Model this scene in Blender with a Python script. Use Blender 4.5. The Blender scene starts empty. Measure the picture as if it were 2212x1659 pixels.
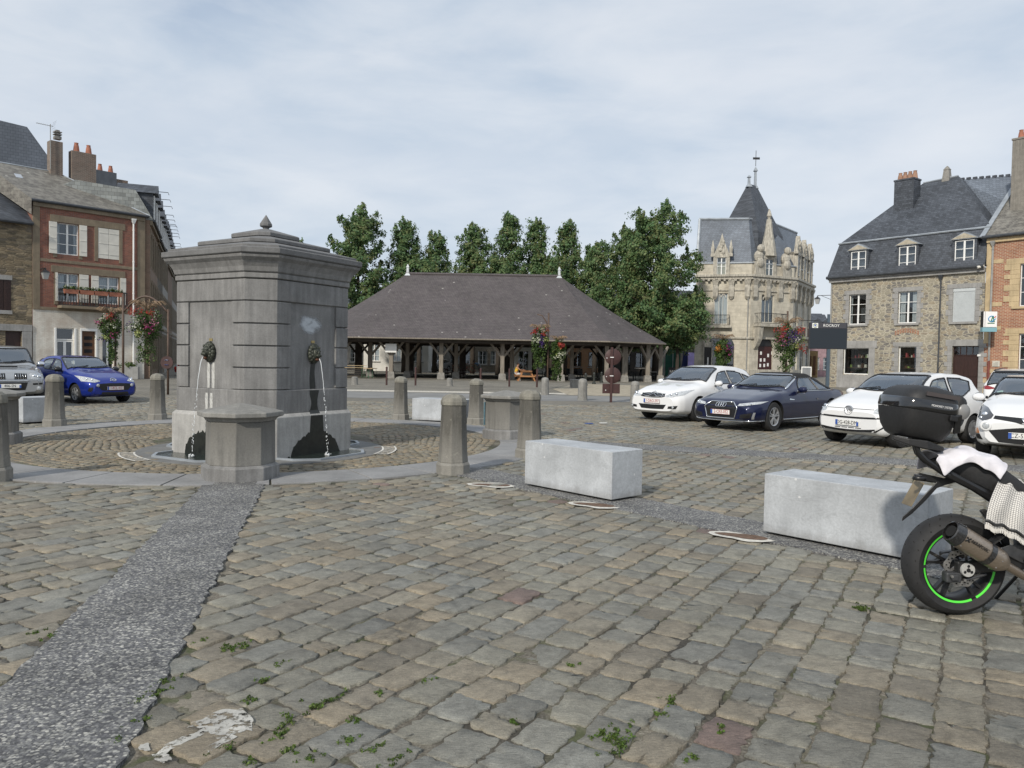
import bpy, bmesh, math, random
import numpy as np
from mathutils import Vector, Matrix
from mathutils.bvhtree import BVHTree

R = math.radians
PI = math.pi
rnd = random.Random(7)
scene = bpy.context.scene
COL = scene.collection

# ------------------------------------------------------------------ camera
F = 1661.0; CX = 1106.0; CY = 829.5; HC = 1.6          # focal length / centre in a 2212 x 1659 frame
PITCH = R(-1.86); ROLL = R(1.0)
c_f = Vector((0, math.cos(PITCH), math.sin(PITCH)))
c_r0 = Vector((1, 0, 0)); c_u0 = c_r0.cross(c_f)
c_r = math.cos(ROLL) * c_r0 + math.sin(ROLL) * c_u0
c_u = -math.sin(ROLL) * c_r0 + math.cos(ROLL) * c_u0
cam = bpy.data.cameras.new('camera'); cam_o = bpy.data.objects.new('camera', cam); COL.objects.link(cam_o)
cam.sensor_width = 36.0; cam.lens = 36.0 * F / 2212.0; cam.clip_end = 3000; cam.clip_start = 0.05
mw = Matrix((c_r, c_u, -c_f)).transposed().to_4x4(); mw.translation = Vector((0, 0, HC))
cam_o.matrix_world = mw
scene.camera = cam_o

# ------------------------------------------------------------------ world, sun, exposure
SUN_TO = Vector((-0.42, -0.80, 0.62)).normalized()       # towards the sun: behind the camera, a little left
EXPO = 0.16
world = bpy.data.worlds.new('World'); scene.world = world; world.use_nodes = True
def build_world():
    nt = world.node_tree; N = nt.nodes; L = nt.links
    N.clear()
    out = N.new('ShaderNodeOutputWorld')
    sky = N.new('ShaderNodeTexSky'); sky.sky_type = 'NISHITA'; sky.sun_disc = False
    sky.sun_elevation = math.asin(SUN_TO.z); sky.sun_rotation = math.atan2(SUN_TO.x, SUN_TO.y)
    sky.air_density = 1.0; sky.dust_density = 1.5
    b1 = N.new('ShaderNodeBackground'); b1.inputs[1].default_value = 0.10
    L.new(sky.outputs[0], b1.inputs[0])
    tc = N.new('ShaderNodeTexCoord')
    mp = N.new('ShaderNodeMapping'); mp.inputs['Rotation'].default_value = (0, R(-16), R(20)); mp.inputs['Scale'].default_value = (1.0, 1.0, 3.6)
    L.new(tc.outputs['Generated'], mp.inputs[0])
    n1 = N.new('ShaderNodeTexNoise'); n1.inputs['Scale'].default_value = 1.5; n1.inputs['Detail'].default_value = 6; n1.inputs['Roughness'].default_value = 0.5; n1.inputs['Distortion'].default_value = 0.35
    L.new(mp.outputs[0], n1.inputs[0])
    r1 = N.new('ShaderNodeValToRGB'); e = r1.color_ramp.elements
    e[0].position = 0.33; e[0].color = (0.40, 0.49, 0.62, 1); e[1].position = 0.68; e[1].color = (0.69, 0.73, 0.79, 1)
    m = e.new(0.48); m.color = (0.53, 0.61, 0.71, 1)
    L.new(n1.outputs['Fac'], r1.inputs[0])
    mp2 = N.new('ShaderNodeMapping'); mp2.inputs['Location'].default_value = (3.1, 1.7, 0.4); mp2.inputs['Rotation'].default_value = (0, R(-20), R(40)); mp2.inputs['Scale'].default_value = (1.0, 1.0, 3.2)
    L.new(tc.outputs['Generated'], mp2.inputs[0])
    n2 = N.new('ShaderNodeTexNoise'); n2.inputs['Scale'].default_value = 5.0; n2.inputs['Detail'].default_value = 8; n2.inputs['Roughness'].default_value = 0.55; n2.inputs['Distortion'].default_value = 0.3
    L.new(mp2.outputs[0], n2.inputs[0])
    r2 = N.new('ShaderNodeValToRGB'); e = r2.color_ramp.elements
    e[0].position = 0.40; e[0].color = (0, 0, 0, 1); e[1].position = 0.70; e[1].color = (0.65, 0.65, 0.65, 1)
    L.new(n2.outputs['Fac'], r2.inputs[0])
    mx = N.new('ShaderNodeMix'); mx.data_type = 'RGBA'
    L.new(r2.outputs[0], mx.inputs[0]); L.new(r1.outputs[0], mx.inputs[6]); mx.inputs[7].default_value = (0.76, 0.79, 0.83, 1)
    b2 = N.new('ShaderNodeBackground'); b2.inputs[1].default_value = 1.0
    L.new(mx.outputs[2], b2.inputs[0])
    ms = N.new('ShaderNodeMixShader'); ms.inputs[0].default_value = 0.88
    L.new(b1.outputs[0], ms.inputs[1]); L.new(b2.outputs[0], ms.inputs[2]); L.new(ms.outputs[0], out.inputs[0])
build_world()
sun = bpy.data.lights.new('sun', 'SUN'); sun.energy = 2.9; sun.angle = R(2.5); sun.color = (1.0, 0.93, 0.82)
sun_o = bpy.data.objects.new('sun', sun); COL.objects.link(sun_o)
sun_o.rotation_euler = (-SUN_TO).to_track_quat('-Z', 'Y').to_euler()
scene.view_settings.view_transform = 'Standard'; scene.view_settings.look = 'None'
scene.view_settings.exposure = EXPO; scene.view_settings.gamma = 1
try: scene.view_settings.use_curve_mapping = False
except Exception: pass
try:
    scene.cycles.max_bounces = 6; scene.cycles.transparent_max_bounces = 12; scene.cycles.sample_clamp_indirect = 4.0
except Exception: pass

# ------------------------------------------------------------------ photo-to-world helpers (surveying the photograph)
def ray(px, py):
    return c_f + c_r * ((px - CX) / F) + c_u * ((CY - py) / F)
def G(px, py, z=0.0):
    d = ray(px, py); t = (z - HC) / d.z
    return Vector((d.x * t, d.y * t, z))
def at(px, py, Y):
    d = ray(px, py); t = Y / d.y
    return Vector((d.x * t, Y, HC + d.z * t))
class Frame:
    """local frame of a facade: x along it to the viewer's right, y inwards, z up"""
    def __init__(s, A, B):
        s.O = Vector((A[0], A[1], 0)); d = Vector((B[0] - A[0], B[1] - A[1], 0)); s.len = d.length
        s.u = d.normalized(); s.v = Vector((-s.u.y, s.u.x, 0)); s.rz = math.atan2(s.u.y, s.u.x)
    def at(s, px, py, y=0.0):
        d = ray(px, py); cam_p = Vector((0, 0, HC))
        t = (s.O + s.v * y - cam_p).dot(s.v) / d.dot(s.v)
        P = cam_p + d * t; q = P - s.O
        return q.dot(s.u), P.z
    def rect(s, px0, py0, px1, py1, y=0.0):
        pts = [s.at(a, b, y) for a, b in ((px0, py0), (px1, py1))]
        return pts[0][0], pts[1][0], pts[1][1], pts[0][1]     # x0 x1 z0 z1
    def world(s, x, y, z=0): return s.O + s.u * x + s.v * y + Vector((0, 0, z))

# ------------------------------------------------------------------ object helpers
def tag(o, label=None, cat=None, group=None, kind=None):
    if label: o['label'] = label
    if cat: o['category'] = cat
    if group: o['group'] = group
    if kind: o['kind'] = kind
    return o
def thing(name, label, cat, loc=(0, 0, 0), rz=0.0, group=None):
    o = bpy.data.objects.new(name, None); COL.objects.link(o); o.empty_display_size = 0.2
    o.location = loc; o.rotation_euler = (0, 0, rz)
    return tag(o, label, cat, group)
def dup(root, loc=None, rz=None, label=None, group=None, scale=None):
    def cp(o, par):
        c = o.copy(); COL.objects.link(c)
        if par is not None: c.parent = par
        for ch in list(o.children): cp(ch, c)
        return c
    r = cp(root, None)
    if loc is not None: r.location = loc
    if rz is not None: r.rotation_euler = (0, 0, rz)
    if label: r['label'] = label
    if group: r['group'] = group
    if scale is not None: r.scale = (scale,) * 3 if not hasattr(scale, '__len__') else scale
    return r

class MB:
    """collects simple solids and links them as ONE mesh object"""
    def __init__(s): s.v = []; s.f = []; s.m = []
    def add(s, vs, fs, mi=0):
        b = len(s.v); s.v += [tuple(p) for p in vs]; s.f += [tuple(b + i for i in f) for f in fs]; s.m += [mi] * len(fs); return s
    def box(s, x0, x1, y0, y1, z0, z1, mi=0):
        return s.add([(x0, y0, z0), (x1, y0, z0), (x1, y1, z0), (x0, y1, z0), (x0, y0, z1), (x1, y0, z1), (x1, y1, z1), (x0, y1, z1)],
                     [(0, 3, 2, 1), (4, 5, 6, 7), (0, 1, 5, 4), (1, 2, 6, 5), (2, 3, 7, 6), (3, 0, 4, 7)], mi)
    def bar(s, a, b, w, h=None, up=(0, 0, 1), mi=0, w2=None, h2=None):
        a = Vector(a); b = Vector(b); h = w if h is None else h; w2 = w if w2 is None else w2; h2 = h if h2 is None else h2
        d = (b - a).normalized(); up = Vector(up)
        if abs(d.dot(up)) > 0.98: up = Vector((0, 1, 0))
        r = d.cross(up).normalized(); u = r.cross(d)
        vs = []
        for p, ww, hh in ((a, w, h), (b, w2, h2)):
            for sx, sy in ((-1, -1), (1, -1), (1, 1), (-1, 1)): vs.append(p + r * (sx * ww / 2) + u * (sy * hh / 2))
        return s.add(vs, [(0, 1, 2, 3), (7, 6, 5, 4), (0, 4, 5, 1), (1, 5, 6, 2), (2, 6, 7, 3), (3, 7, 4, 0)], mi)
    def loft(s, secs, cap0=True, cap1=True, closed=True, mi=0):
        n = len(secs[0]); vs = [p for sec in secs for p in sec]; fs = []
        for i in range(len(secs) - 1):
            for j in range(n if closed else n - 1):
                k = (j + 1) % n; fs.append((i * n + j, i * n + k, (i + 1) * n + k, (i + 1) * n + j))
        if cap0: fs.append(tuple(reversed(range(n))))
        if cap1: fs.append(tuple(range((len(secs) - 1) * n, len(secs) * n)))
        return s.add(vs, fs, mi)
    def prism(s, poly, z0, z1, mi=0):
        return s.loft([[(x, y, z0) for x, y in poly], [(x, y, z1) for x, y in poly]], mi=mi)
    def tube(s, pts, r, n=8, mi=0, cap=True):
        pts = [Vector(p) for p in pts]; secs = []; prev = None
        for i, p in enumerate(pts):
            d = (pts[min(i + 1, len(pts) - 1)] - pts[max(i - 1, 0)]).normalized()
            if prev is None:
                a = Vector((0, 0, 1)) if abs(d.z) < 0.9 else Vector((1, 0, 0)); x = d.cross(a).normalized()
            else:
                x = (prev - d * prev.dot(d)).normalized()
            prev = x; y = d.cross(x); rr = r[i] if hasattr(r, '__len__') else r
            secs.append([p + (x * math.cos(2 * PI * k / n) + y * math.sin(2 * PI * k / n)) * rr for k in range(n)])
        return s.loft(secs, cap, cap, mi=mi)
    def lathe(s, prof, n=16, c=(0, 0, 0), axis='z', cap=True, mi=0, rot=0.0):
        secs = []
        for r, h in prof:
            sec = []
            for k in range(n):
                a = 2 * PI * k / n + rot; x, y = r * math.cos(a), r * math.sin(a)
                if axis == 'z': p = (c[0] + x, c[1] + y, c[2] + h)
                elif axis == 'y': p = (c[0] + x, c[1] + h, c[2] - y)
                else: p = (c[0] + h, c[1] + x, c[2] + y)
                sec.append(p)
            secs.append(sec)
        return s.loft(secs, cap, cap, mi=mi)
    def grid(s, P, mi=0, flip=False):
        n = len(P[0]); vs = [p for row in P for p in row]; fs = []
        for i in range(len(P) - 1):
            for j in range(n - 1):
                q = (i * n + j, i * n + j + 1, (i + 1) * n + j + 1, (i + 1) * n + j)
                fs.append(tuple(reversed(q)) if flip else q)
        return s.add(vs, fs, mi)
    def xf(s, M, start=0):
        for i in range(start, len(s.v)): s.v[i] = tuple(M @ Vector(s.v[i]))
        return s
    def build(s, name, mat, parent=None, smooth=False, bevel=0.0, loc=None, rz=None, segs=2, subsurf=0, fix=True, angle=None):
        me = bpy.data.meshes.new(name); me.from_pydata(s.v, [], s.f)
        mats = mat if isinstance(mat, (list, tuple)) else [mat]
        for m_ in mats: me.materials.append(m_)
        if len(mats) > 1: me.polygons.foreach_set('material_index', s.m)
        if fix:
            bm = bmesh.new(); bm.from_mesh(me); bmesh.ops.recalc_face_normals(bm, faces=bm.faces); bm.to_mesh(me); bm.free()
        if smooth or angle:
            me.polygons.foreach_set('use_smooth', [True] * len(me.polygons))
            if angle:
                try: me.set_sharp_from_angle(angle=R(angle))
                except Exception: pass
        o = bpy.data.objects.new(name, me); COL.objects.link(o)
        if parent is not None: o.parent = parent
        if loc is not None: o.location = loc
        if rz is not None: o.rotation_euler = (0, 0, rz)
        if bevel > 0:
            md = o.modifiers.new('bevel', 'BEVEL'); md.width = bevel; md.segments = segs; md.limit_method = 'ANGLE'; md.angle_limit = R(35)
            if not smooth and segs > 1:
                pass
        if subsurf:
            md = o.modifiers.new('sub', 'SUBSURF'); md.levels = subsurf; md.render_levels = subsurf
        return o
def fast_mesh(name, verts, faces_flat, nper, mat, parent=None, col=None, mats=None, mi=None, smooth=False):
    """big mesh from numpy arrays; faces_flat: loop indices, nper: verts per face (array)"""
    me = bpy.data.meshes.new(name); nv = len(verts); nf = len(nper); nl = len(faces_flat)
    me.vertices.add(nv); me.vertices.foreach_set('co', np.asarray(verts, dtype=np.float32).ravel())
    me.loops.add(nl); me.loops.foreach_set('vertex_index', np.asarray(faces_flat, dtype=np.int32))
    me.polygons.add(nf)
    st = np.concatenate([[0], np.cumsum(nper)[:-1]]).astype(np.int32)
    me.polygons.foreach_set('loop_start', st); me.polygons.foreach_set('loop_total', np.asarray(nper, dtype=np.int32))
    for m_ in (mats or [mat]): me.materials.append(m_)
    if mi is not None: me.polygons.foreach_set('material_index', np.asarray(mi, dtype=np.int32))
    if smooth: me.polygons.foreach_set('use_smooth', np.ones(nf, dtype=bool))
    me.update(calc_edges=True)
    if col is not None:
        a = me.color_attributes.new('col', 'FLOAT_COLOR', 'POINT')
        c4 = np.ones((nv, 4), dtype=np.float32); c4[:, :3] = col; a.data.foreach_set('color', c4.ravel())
    o = bpy.data.objects.new(name, me); COL.objects.link(o)
    if parent is not None: o.parent = parent
    return o
def text_mesh(name, txt, size, mat, parent, M, extrude=0.002, align='CENTER', squeeze=1.0):
    cu = bpy.data.curves.new(name, 'FONT'); cu.body = txt; cu.size = size; cu.extrude = extrude; cu.align_x = align; cu.align_y = 'CENTER'; cu.resolution_u = 2
    t = bpy.data.objects.new('tmp_text', cu); COL.objects.link(t)
    dg = bpy.context.evaluated_depsgraph_get()
    me = bpy.data.meshes.new_from_object(t.evaluated_get(dg)); bpy.data.objects.remove(t); bpy.data.curves.remove(cu)
    me.transform(Matrix.Diagonal((squeeze, 1, 1, 1))); me.transform(M)
    me.materials.clear(); me.materials.append(mat); me.name = name
    o = bpy.data.objects.new(name, me); COL.objects.link(o)
    if parent is not None: o.parent = parent
    return o

# ------------------------------------------------------------------ materials
MATS = {}
class NT:
    def __init__(s, name):
        s.m = bpy.data.materials.new(name); s.m.use_nodes = True; s.t = s.m.node_tree; s.N = s.t.nodes; s.L = s.t.links
        s.b = s.N['Principled BSDF']
    def n(s, typ, **kw):
        nd = s.N.new('ShaderNode' + typ)
        for k, v in kw.items():
            if k in nd.inputs: nd.inputs[k].default_value = v
            else: setattr(nd, k, v)
        return nd
    def l(s, a, b): s.L.new(a, b)
    def obj(s, scale=(1, 1, 1), rot=(0, 0, 0), loc=(0, 0, 0)):
        tc = s.n('TexCoord'); mp = s.n('Mapping'); mp.inputs['Scale'].default_value = scale; mp.inputs['Rotation'].default_value = rot; mp.inputs['Location'].default_value = loc
        s.l(tc.outputs['Object'], mp.inputs[0]); return mp.outputs[0]
    def noise(s, vec, scale, detail=4, rough=0.55, dist=0.0):
        nd = s.n('TexNoise'); nd.inputs['Scale'].default_value = scale; nd.inputs['Detail'].default_value = detail; nd.inputs['Roughness'].default_value = rough; nd.inputs['Distortion'].default_value = dist
        if vec is not None: s.l(vec, nd.inputs['Vector'])
        return nd.outputs['Fac']
    def ramp(s, fac, stops, interp='LINEAR'):
        nd = s.n('ValToRGB'); e = nd.color_ramp.elements; nd.color_ramp.interpolation = interp
        while len(e) < len(stops): e.new(0.5)
        for el, (p, c) in zip(e, stops):
            el.position = p; el.color = (c[0], c[1], c[2], 1) if hasattr(c, '__len__') else (c, c, c, 1)
        s.l(fac, nd.inputs[0]); return nd.outputs[0]
    def mix(s, fac, a, b, mode='MIX'):
        nd = s.n('Mix'); nd.data_type = 'RGBA'; nd.blend_type = mode
        for v, i in ((fac, 0), (a, 6), (b, 7)):
            if hasattr(v, 'is_output') or hasattr(v, 'links'): s.l(v, nd.inputs[i])
            else: nd.inputs[i].default_value = (v[0], v[1], v[2], 1) if hasattr(v, '__len__') else v
        return nd.outputs[2]
    def math(s, op, a, b=0.0, clamp=False):
        nd = s.n('Math'); nd.operation = op; nd.use_clamp = clamp
        for v, i in ((a, 0), (b, 1)):
            if hasattr(v, 'links'): s.l(v, nd.inputs[i])
            else: nd.inputs[i].default_value = v
        return nd.outputs[0]
    def bump(s, h, strength=0.3, dist=0.01):
        nd = s.n('Bump'); nd.inputs['Strength'].default_value = strength; nd.inputs['Distance'].default_value = dist
        s.l(h, nd.inputs['Height']); s.l(nd.outputs[0], s.b.inputs['Normal']); return nd
    def col(s, c):
        if hasattr(c, 'links'): s.l(c, s.b.inputs['Base Color'])
        else: s.b.inputs['Base Color'].default_value = (c[0], c[1], c[2], 1)
    def facade(s):
        """(x+y, z) of the object: lies along any upright wall of a house"""
        tc = s.n('TexCoord'); sp = s.n('SeparateXYZ'); s.l(tc.outputs['Object'], sp.inputs[0])
        a = s.math('ADD', sp.outputs[0], sp.outputs[1]); cb = s.n('CombineXYZ'); s.l(a, cb.inputs[0]); s.l(sp.outputs[2], cb.inputs[1]); return cb.outputs[0], sp.outputs[2]
def mat(name, c, rough=0.6, var=0.12, scale=5.0, bump=0.15, metal=0.0, coat=0.0, bscale=None, spec=None, stretch=(1, 1, 1), dist=0.004):
    if name in MATS: return MATS[name]
    t = NT(name); b = t.b
    b.inputs['Roughness'].default_value = rough; b.inputs['Metallic'].default_value = metal; b.inputs['Coat Weight'].default_value = coat; b.inputs['Coat Roughness'].default_value = 0.03
    if spec is not None: b.inputs['Specular IOR Level'].default_value = spec
    v = t.obj(stretch)
    if var > 0:
        n = t.noise(v, scale, 5, 0.6)
        lo = [x * (1 - 2 * var) for x in c]; hi = [min(1, x * (1 + 2 * var)) for x in c]
        t.col(t.ramp(n, [(0.28, lo), (0.72, hi)]))
    else: t.col(c)
    if bump > 0: t.bump(t.noise(v, bscale or scale * 6, 4), bump, dist)
    MATS[name] = t.m; return t.m
# ------------------------------------------------------------------ special materials
def m_sett():
    t = NT('sett_stone'); b = t.b; b.inputs['Roughness'].default_value = 0.78
    at_ = t.n('Attribute'); at_.attribute_name = 'col'
    v = t.obj()
    n1 = t.noise(v, 9.0, 7, 0.7, 0.5); v2 = t.obj((1, 4.5, 1), (0, 0, R(15))); n2 = t.noise(v2, 26, 6, 0.7, 0.8)
    k1 = t.ramp(n1, [(0.25, 0.60), (0.5, 1.0), (0.78, 1.36)]); k2 = t.ramp(n2, [(0.28, 0.58), (0.48, 1.0), (0.74, 1.28)])
    c = t.mix(1.0, at_.outputs[0], k1, 'MULTIPLY'); c = t.mix(1.0, c, k2, 'MULTIPLY')
    n3 = t.noise(v, 3.2, 5, 0.6); spot = t.ramp(n3, [(0.58, 0.0), (0.75, 0.4)])
    c = t.mix(spot, c, (0.30, 0.275, 0.225)); c = t.mix(1.0, c, t.ramp(t.noise(v, 170, 4, 0.75), [(0.3, 0.72), (0.7, 1.3)]), 'MULTIPLY'); c = t.mix(t.ramp(t.noise(v, 2.1, 6, 0.75, 1.5), [(0.60, 0.0), (0.66, 0.55)]), c, (0.10, 0.09, 0.07))
    n5 = t.noise(v, 0.5, 3, 0.55); c = t.mix(1.0, c, t.ramp(n5, [(0.3, 0.78), (0.7, 1.14)]), 'MULTIPLY')
    t.col(c)
    h = t.math('ADD', t.math('MULTIPLY', n2, 0.8), t.math('MULTIPLY', t.noise(v, 90, 3), 0.35))
    t.bump(h, 1.0, 0.011)
    return t.m
def m_joint():
    t = NT('sandy_joint'); t.b.inputs['Roughness'].default_value = 0.95
    v = t.obj(); n = t.noise(v, 70, 4, 0.7); n2 = t.noise(v, 0.9, 4, 0.6); n3 = t.noise(v, 11, 4, 0.6)
    c = t.ramp(n, [(0.3, (0.075, 0.066, 0.05)), (0.55, (0.19, 0.17, 0.135)), (0.75, (0.36, 0.33, 0.28))])
    mo = t.math('MULTIPLY', t.ramp(n2, [(0.45, 0.0), (0.62, 1.0)]), t.ramp(n3, [(0.42, 0.0), (0.58, 0.8)]))
    c = t.mix(1.0, c, t.ramp(t.noise(v, 1.7, 4, 0.6), [(0.38, 0.30), (0.60, 1.05)]), 'MULTIPLY'); c = t.mix(mo, c, (0.055, 0.07, 0.02)); t.col(c); t.bump(n, 0.6, 0.01); return t.m  # dark patches put gap shadow into the joint colour; the green is moss
def m_farsett():
    t = NT('far_setts'); t.b.inputs['Roughness'].default_value = 0.9
    v = t.obj((1, 1, 1), (0, 0, R(58)))
    br = t.n('TexBrick'); br.inputs['Scale'].default_value = 1.0; br.inputs['Brick Width'].default_value = 0.27; br.inputs['Row Height'].default_value = 0.19; br.inputs['Mortar Size'].default_value = 0.014
    br.inputs['Color1'].default_value = (0.20, 0.185, 0.15, 1); br.inputs['Color2'].default_value = (0.155, 0.145, 0.125, 1); br.inputs['Mortar'].default_value = (0.12, 0.11, 0.09, 1)
    t.l(v, br.inputs[0]); n = t.noise(t.obj(), 0.45, 5, 0.6)
    t.col(t.mix(1.0, br.outputs[0], t.ramp(n, [(0.3, 0.8), (0.7, 1.25)]), 'MULTIPLY')); return t.m
def m_gravel():
    t = NT('exposed_aggregate'); t.b.inputs['Roughness'].default_value = 0.85
    v = t.obj(); vo = t.n('TexVoronoi'); vo.inputs['Scale'].default_value = 72; t.l(v, vo.inputs['Vector'])
    sp = t.n('SeparateColor'); t.l(vo.outputs['Color'], sp.inputs[0])
    c = t.ramp(sp.outputs[0], [(0.0, (0.075, 0.076, 0.08)), (0.45, (0.14, 0.14, 0.145)), (0.72, (0.22, 0.22, 0.21)), (0.90, (0.33, 0.325, 0.30)), (1.0, (0.44, 0.43, 0.39))], 'LINEAR')
    n = t.noise(v, 2.0, 4, 0.6); c = t.mix(1.0, c, t.ramp(n, [(0.3, 0.75), (0.72, 1.3)]), 'MULTIPLY')
    d = t.ramp(vo.outputs['Distance'], [(0.3, 1.0), (0.8, 0.55)]); c = t.mix(1.0, c, d, 'MULTIPLY')
    t.col(c); t.bump(vo.outputs['Distance'], -0.9, 0.008); return t.m
def m_stone(name, c, streak=0.25, dark_top=None, rough=0.8, spots=0.0, bump=0.3, scale=3.0, lichen=0.0, vein=0.0):
    """weathered cut stone with rain streaks; dark_top=(z0,z1,amount): dark biological crust above z1"""
    t = NT(name); t.b.inputs['Roughness'].default_value = rough
    v = t.obj(); n1 = t.noise(v, scale, 6, 0.62, 0.3); vs = t.obj((9, 9, 0.9)); n2 = t.noise(vs, 1.3, 5, 0.6)
    cc = t.ramp(n1, [(0.25, [x * 0.72 for x in c]), (0.55, c), (0.8, [min(1, x * 1.3) for x in c])])
    cc = t.mix(1.0, cc, t.ramp(n2, [(0.28, 1 - streak), (0.7, 1 + streak)]), 'MULTIPLY')
    if dark_top:
        z0, z1, am = dark_top; tc = t.n('TexCoord'); sp = t.n('SeparateXYZ'); t.l(tc.outputs['Object'], sp.inputs[0])
        mr = t.n('MapRange'); mr.inputs[1].default_value = z0; mr.inputs[2].default_value = z1; t.l(sp.outputs[2], mr.inputs[0])
        k = t.math('ADD', mr.outputs[0], t.math('MULTIPLY', t.math('SUBTRACT', n2, 0.5), 2.2)); k = t.math('ADD', k, t.math('MULTIPLY', t.math('SUBTRACT', n1, 0.5), 1.2), clamp=True)
        cc = t.mix(t.math('MULTIPLY', k, am), cc, (0.045, 0.042, 0.034))
    if vein > 0:
        vv = t.math('ABSOLUTE', t.math('SUBTRACT', t.noise(t.obj((1, 1, 2.6), (0, R(12), 0)), 1.3, 6, 0.6, 0.6), 0.5)); cc = t.mix(t.ramp(vv, [(0.002, vein), (0.009, 0.0)]), cc, (0.12, 0.12, 0.125)); bl = t.noise(v, 0.9, 5, 0.65, 1.0); cc = t.mix(t.ramp(bl, [(0.50, 0.0), (0.66, 0.25)]), cc, (0.27, 0.275, 0.28))
        gz = t.n('SeparateXYZ'); tcz = t.n('TexCoord'); t.l(tcz.outputs['Object'], gz.inputs[0]); dz = t.math('ADD', gz.outputs[2], t.math('MULTIPLY', n2, 0.16)); cc = t.mix(t.ramp(dz, [(0.10, 0.45), (0.20, 0.0)]), cc, (0.15, 0.14, 0.12))
    if lichen > 0:
        n4 = t.noise(v, 14, 5, 0.7); cc = t.mix(t.ramp(n4, [(0.60, 0.0), (0.68, lichen)]), cc, (0.36, 0.35, 0.29))
    if spots > 0:
        vo = t.n('TexVoronoi'); vo.inputs['Scale'].default_value = 7.0; t.l(v, vo.inputs['Vector'])
        cc = t.mix(t.ramp(vo.outputs['Distance'], [(0.07, spots), (0.10, 0.0)]), cc, (0.75, 0.75, 0.74))
    nf = t.noise(v, 45, 4, 0.7); cc = t.mix(1.0, cc, t.ramp(nf, [(0.3, 0.86), (0.7, 1.13)]), 'MULTIPLY'); t.col(cc); h = t.math('ADD', n1, t.math('MULTIPLY', t.noise(v, 60, 3), 0.4)); t.bump(h, bump, 0.01); return t.m
def m_brick(name, c1, c2, mortar, bw=0.23, rh=0.068, ms=0.011, var=0.25, rough=0.85, stain=None):
    t = NT(name); t.b.inputs['Roughness'].default_value = rough
    v, z = t.facade(); br = t.n('TexBrick'); br.inputs['Scale'].default_value = 1.0
    br.inputs['Brick Width'].default_value = bw; br.inputs['Row Height'].default_value = rh; br.inputs['Mortar Size'].default_value = ms; br.inputs['Mortar Smooth'].default_value = 0.3
    br.inputs['Color1'].default_value = (*c1, 1); br.inputs['Color2'].default_value = (*c2, 1); br.inputs['Mortar'].default_value = (*mortar, 1)
    t.l(v, br.inputs[0]); vo = t.obj(); n = t.noise(vo, 1.1, 6, 0.65)
    cc = t.mix(1.0, br.outputs[0], t.ramp(n, [(0.25, 1 - var), (0.75, 1 + var)]), 'MULTIPLY')
    if stain: cc = t.mix(t.ramp(t.noise(vo, 0.8, 6, 0.7), [(0.45, 0.0), (0.7, stain[1])]), cc, stain[0])
    t.col(cc); t.bump(br.outputs['Fac'], -0.5, 0.012); return t.m
def m_rubble(name, cols, mortar, sx=3.0, sz=6.5, edge=0.06, rough=0.9):
    t = NT(name); t.b.inputs['Roughness'].default_value = rough
    v, z = t.facade(); mp = t.n('Mapping'); mp.inputs['Scale'].default_value = (sx, sz, 1); t.l(v, mp.inputs[0])
    nz = t.n('TexNoise'); nz.inputs['Scale'].default_value = 1.2; t.l(mp.outputs[0], nz.inputs['Vector'])
    ad = t.n('Vector' + 'Math'); ad.operation = 'MULTIPLY_ADD'; t.l(nz.outputs['Color'], ad.inputs[0]); ad.inputs[1].default_value = (0.7, 0.7, 0); t.l(mp.outputs[0], ad.inputs[2])
    vo = t.n('TexVoronoi'); vo.voronoi_dimensions = '2D'; vo.distance = 'CHEBYCHEV'; vo.inputs['Scale'].default_value = 1.0; vo.inputs['Randomness'].default_value = 0.85; t.l(ad.outputs[0], vo.inputs['Vector'])
    ve = t.n('TexVoronoi'); ve.voronoi_dimensions = '2D'; ve.feature = 'DISTANCE_TO_EDGE'; ve.inputs['Scale'].default_value = 1.0; ve.inputs['Randomness'].default_value = 0.85; t.l(ad.outputs[0], ve.inputs['Vector'])
    sp = t.n('SeparateColor'); t.l(vo.outputs['Color'], sp.inputs[0])
    k = len(cols); cc = t.ramp(sp.outputs[0], [(i / k, cols[i]) for i in range(k)], 'CONSTANT')
    vv = t.obj(); cc = t.mix(1.0, cc, t.ramp(t.noise(vv, 9, 5, 0.65), [(0.25, 0.65), (0.75, 1.35)]), 'MULTIPLY')
    e = t.ramp(ve.outputs['Distance'], [(edge * 0.6, 1.0), (edge * 1.4, 0.0)])
    cc = t.mix(e, cc, mortar); cc = t.mix(1.0, cc, t.ramp(t.noise(vv, 0.7, 4), [(0.3, 0.8), (0.7, 1.18)]), 'MULTIPLY')
    t.col(cc); t.bump(t.ramp(ve.outputs['Distance'], [(0.0, 0.0), (0.16, 1.0)]), 0.6, 0.03); return t.m
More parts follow.
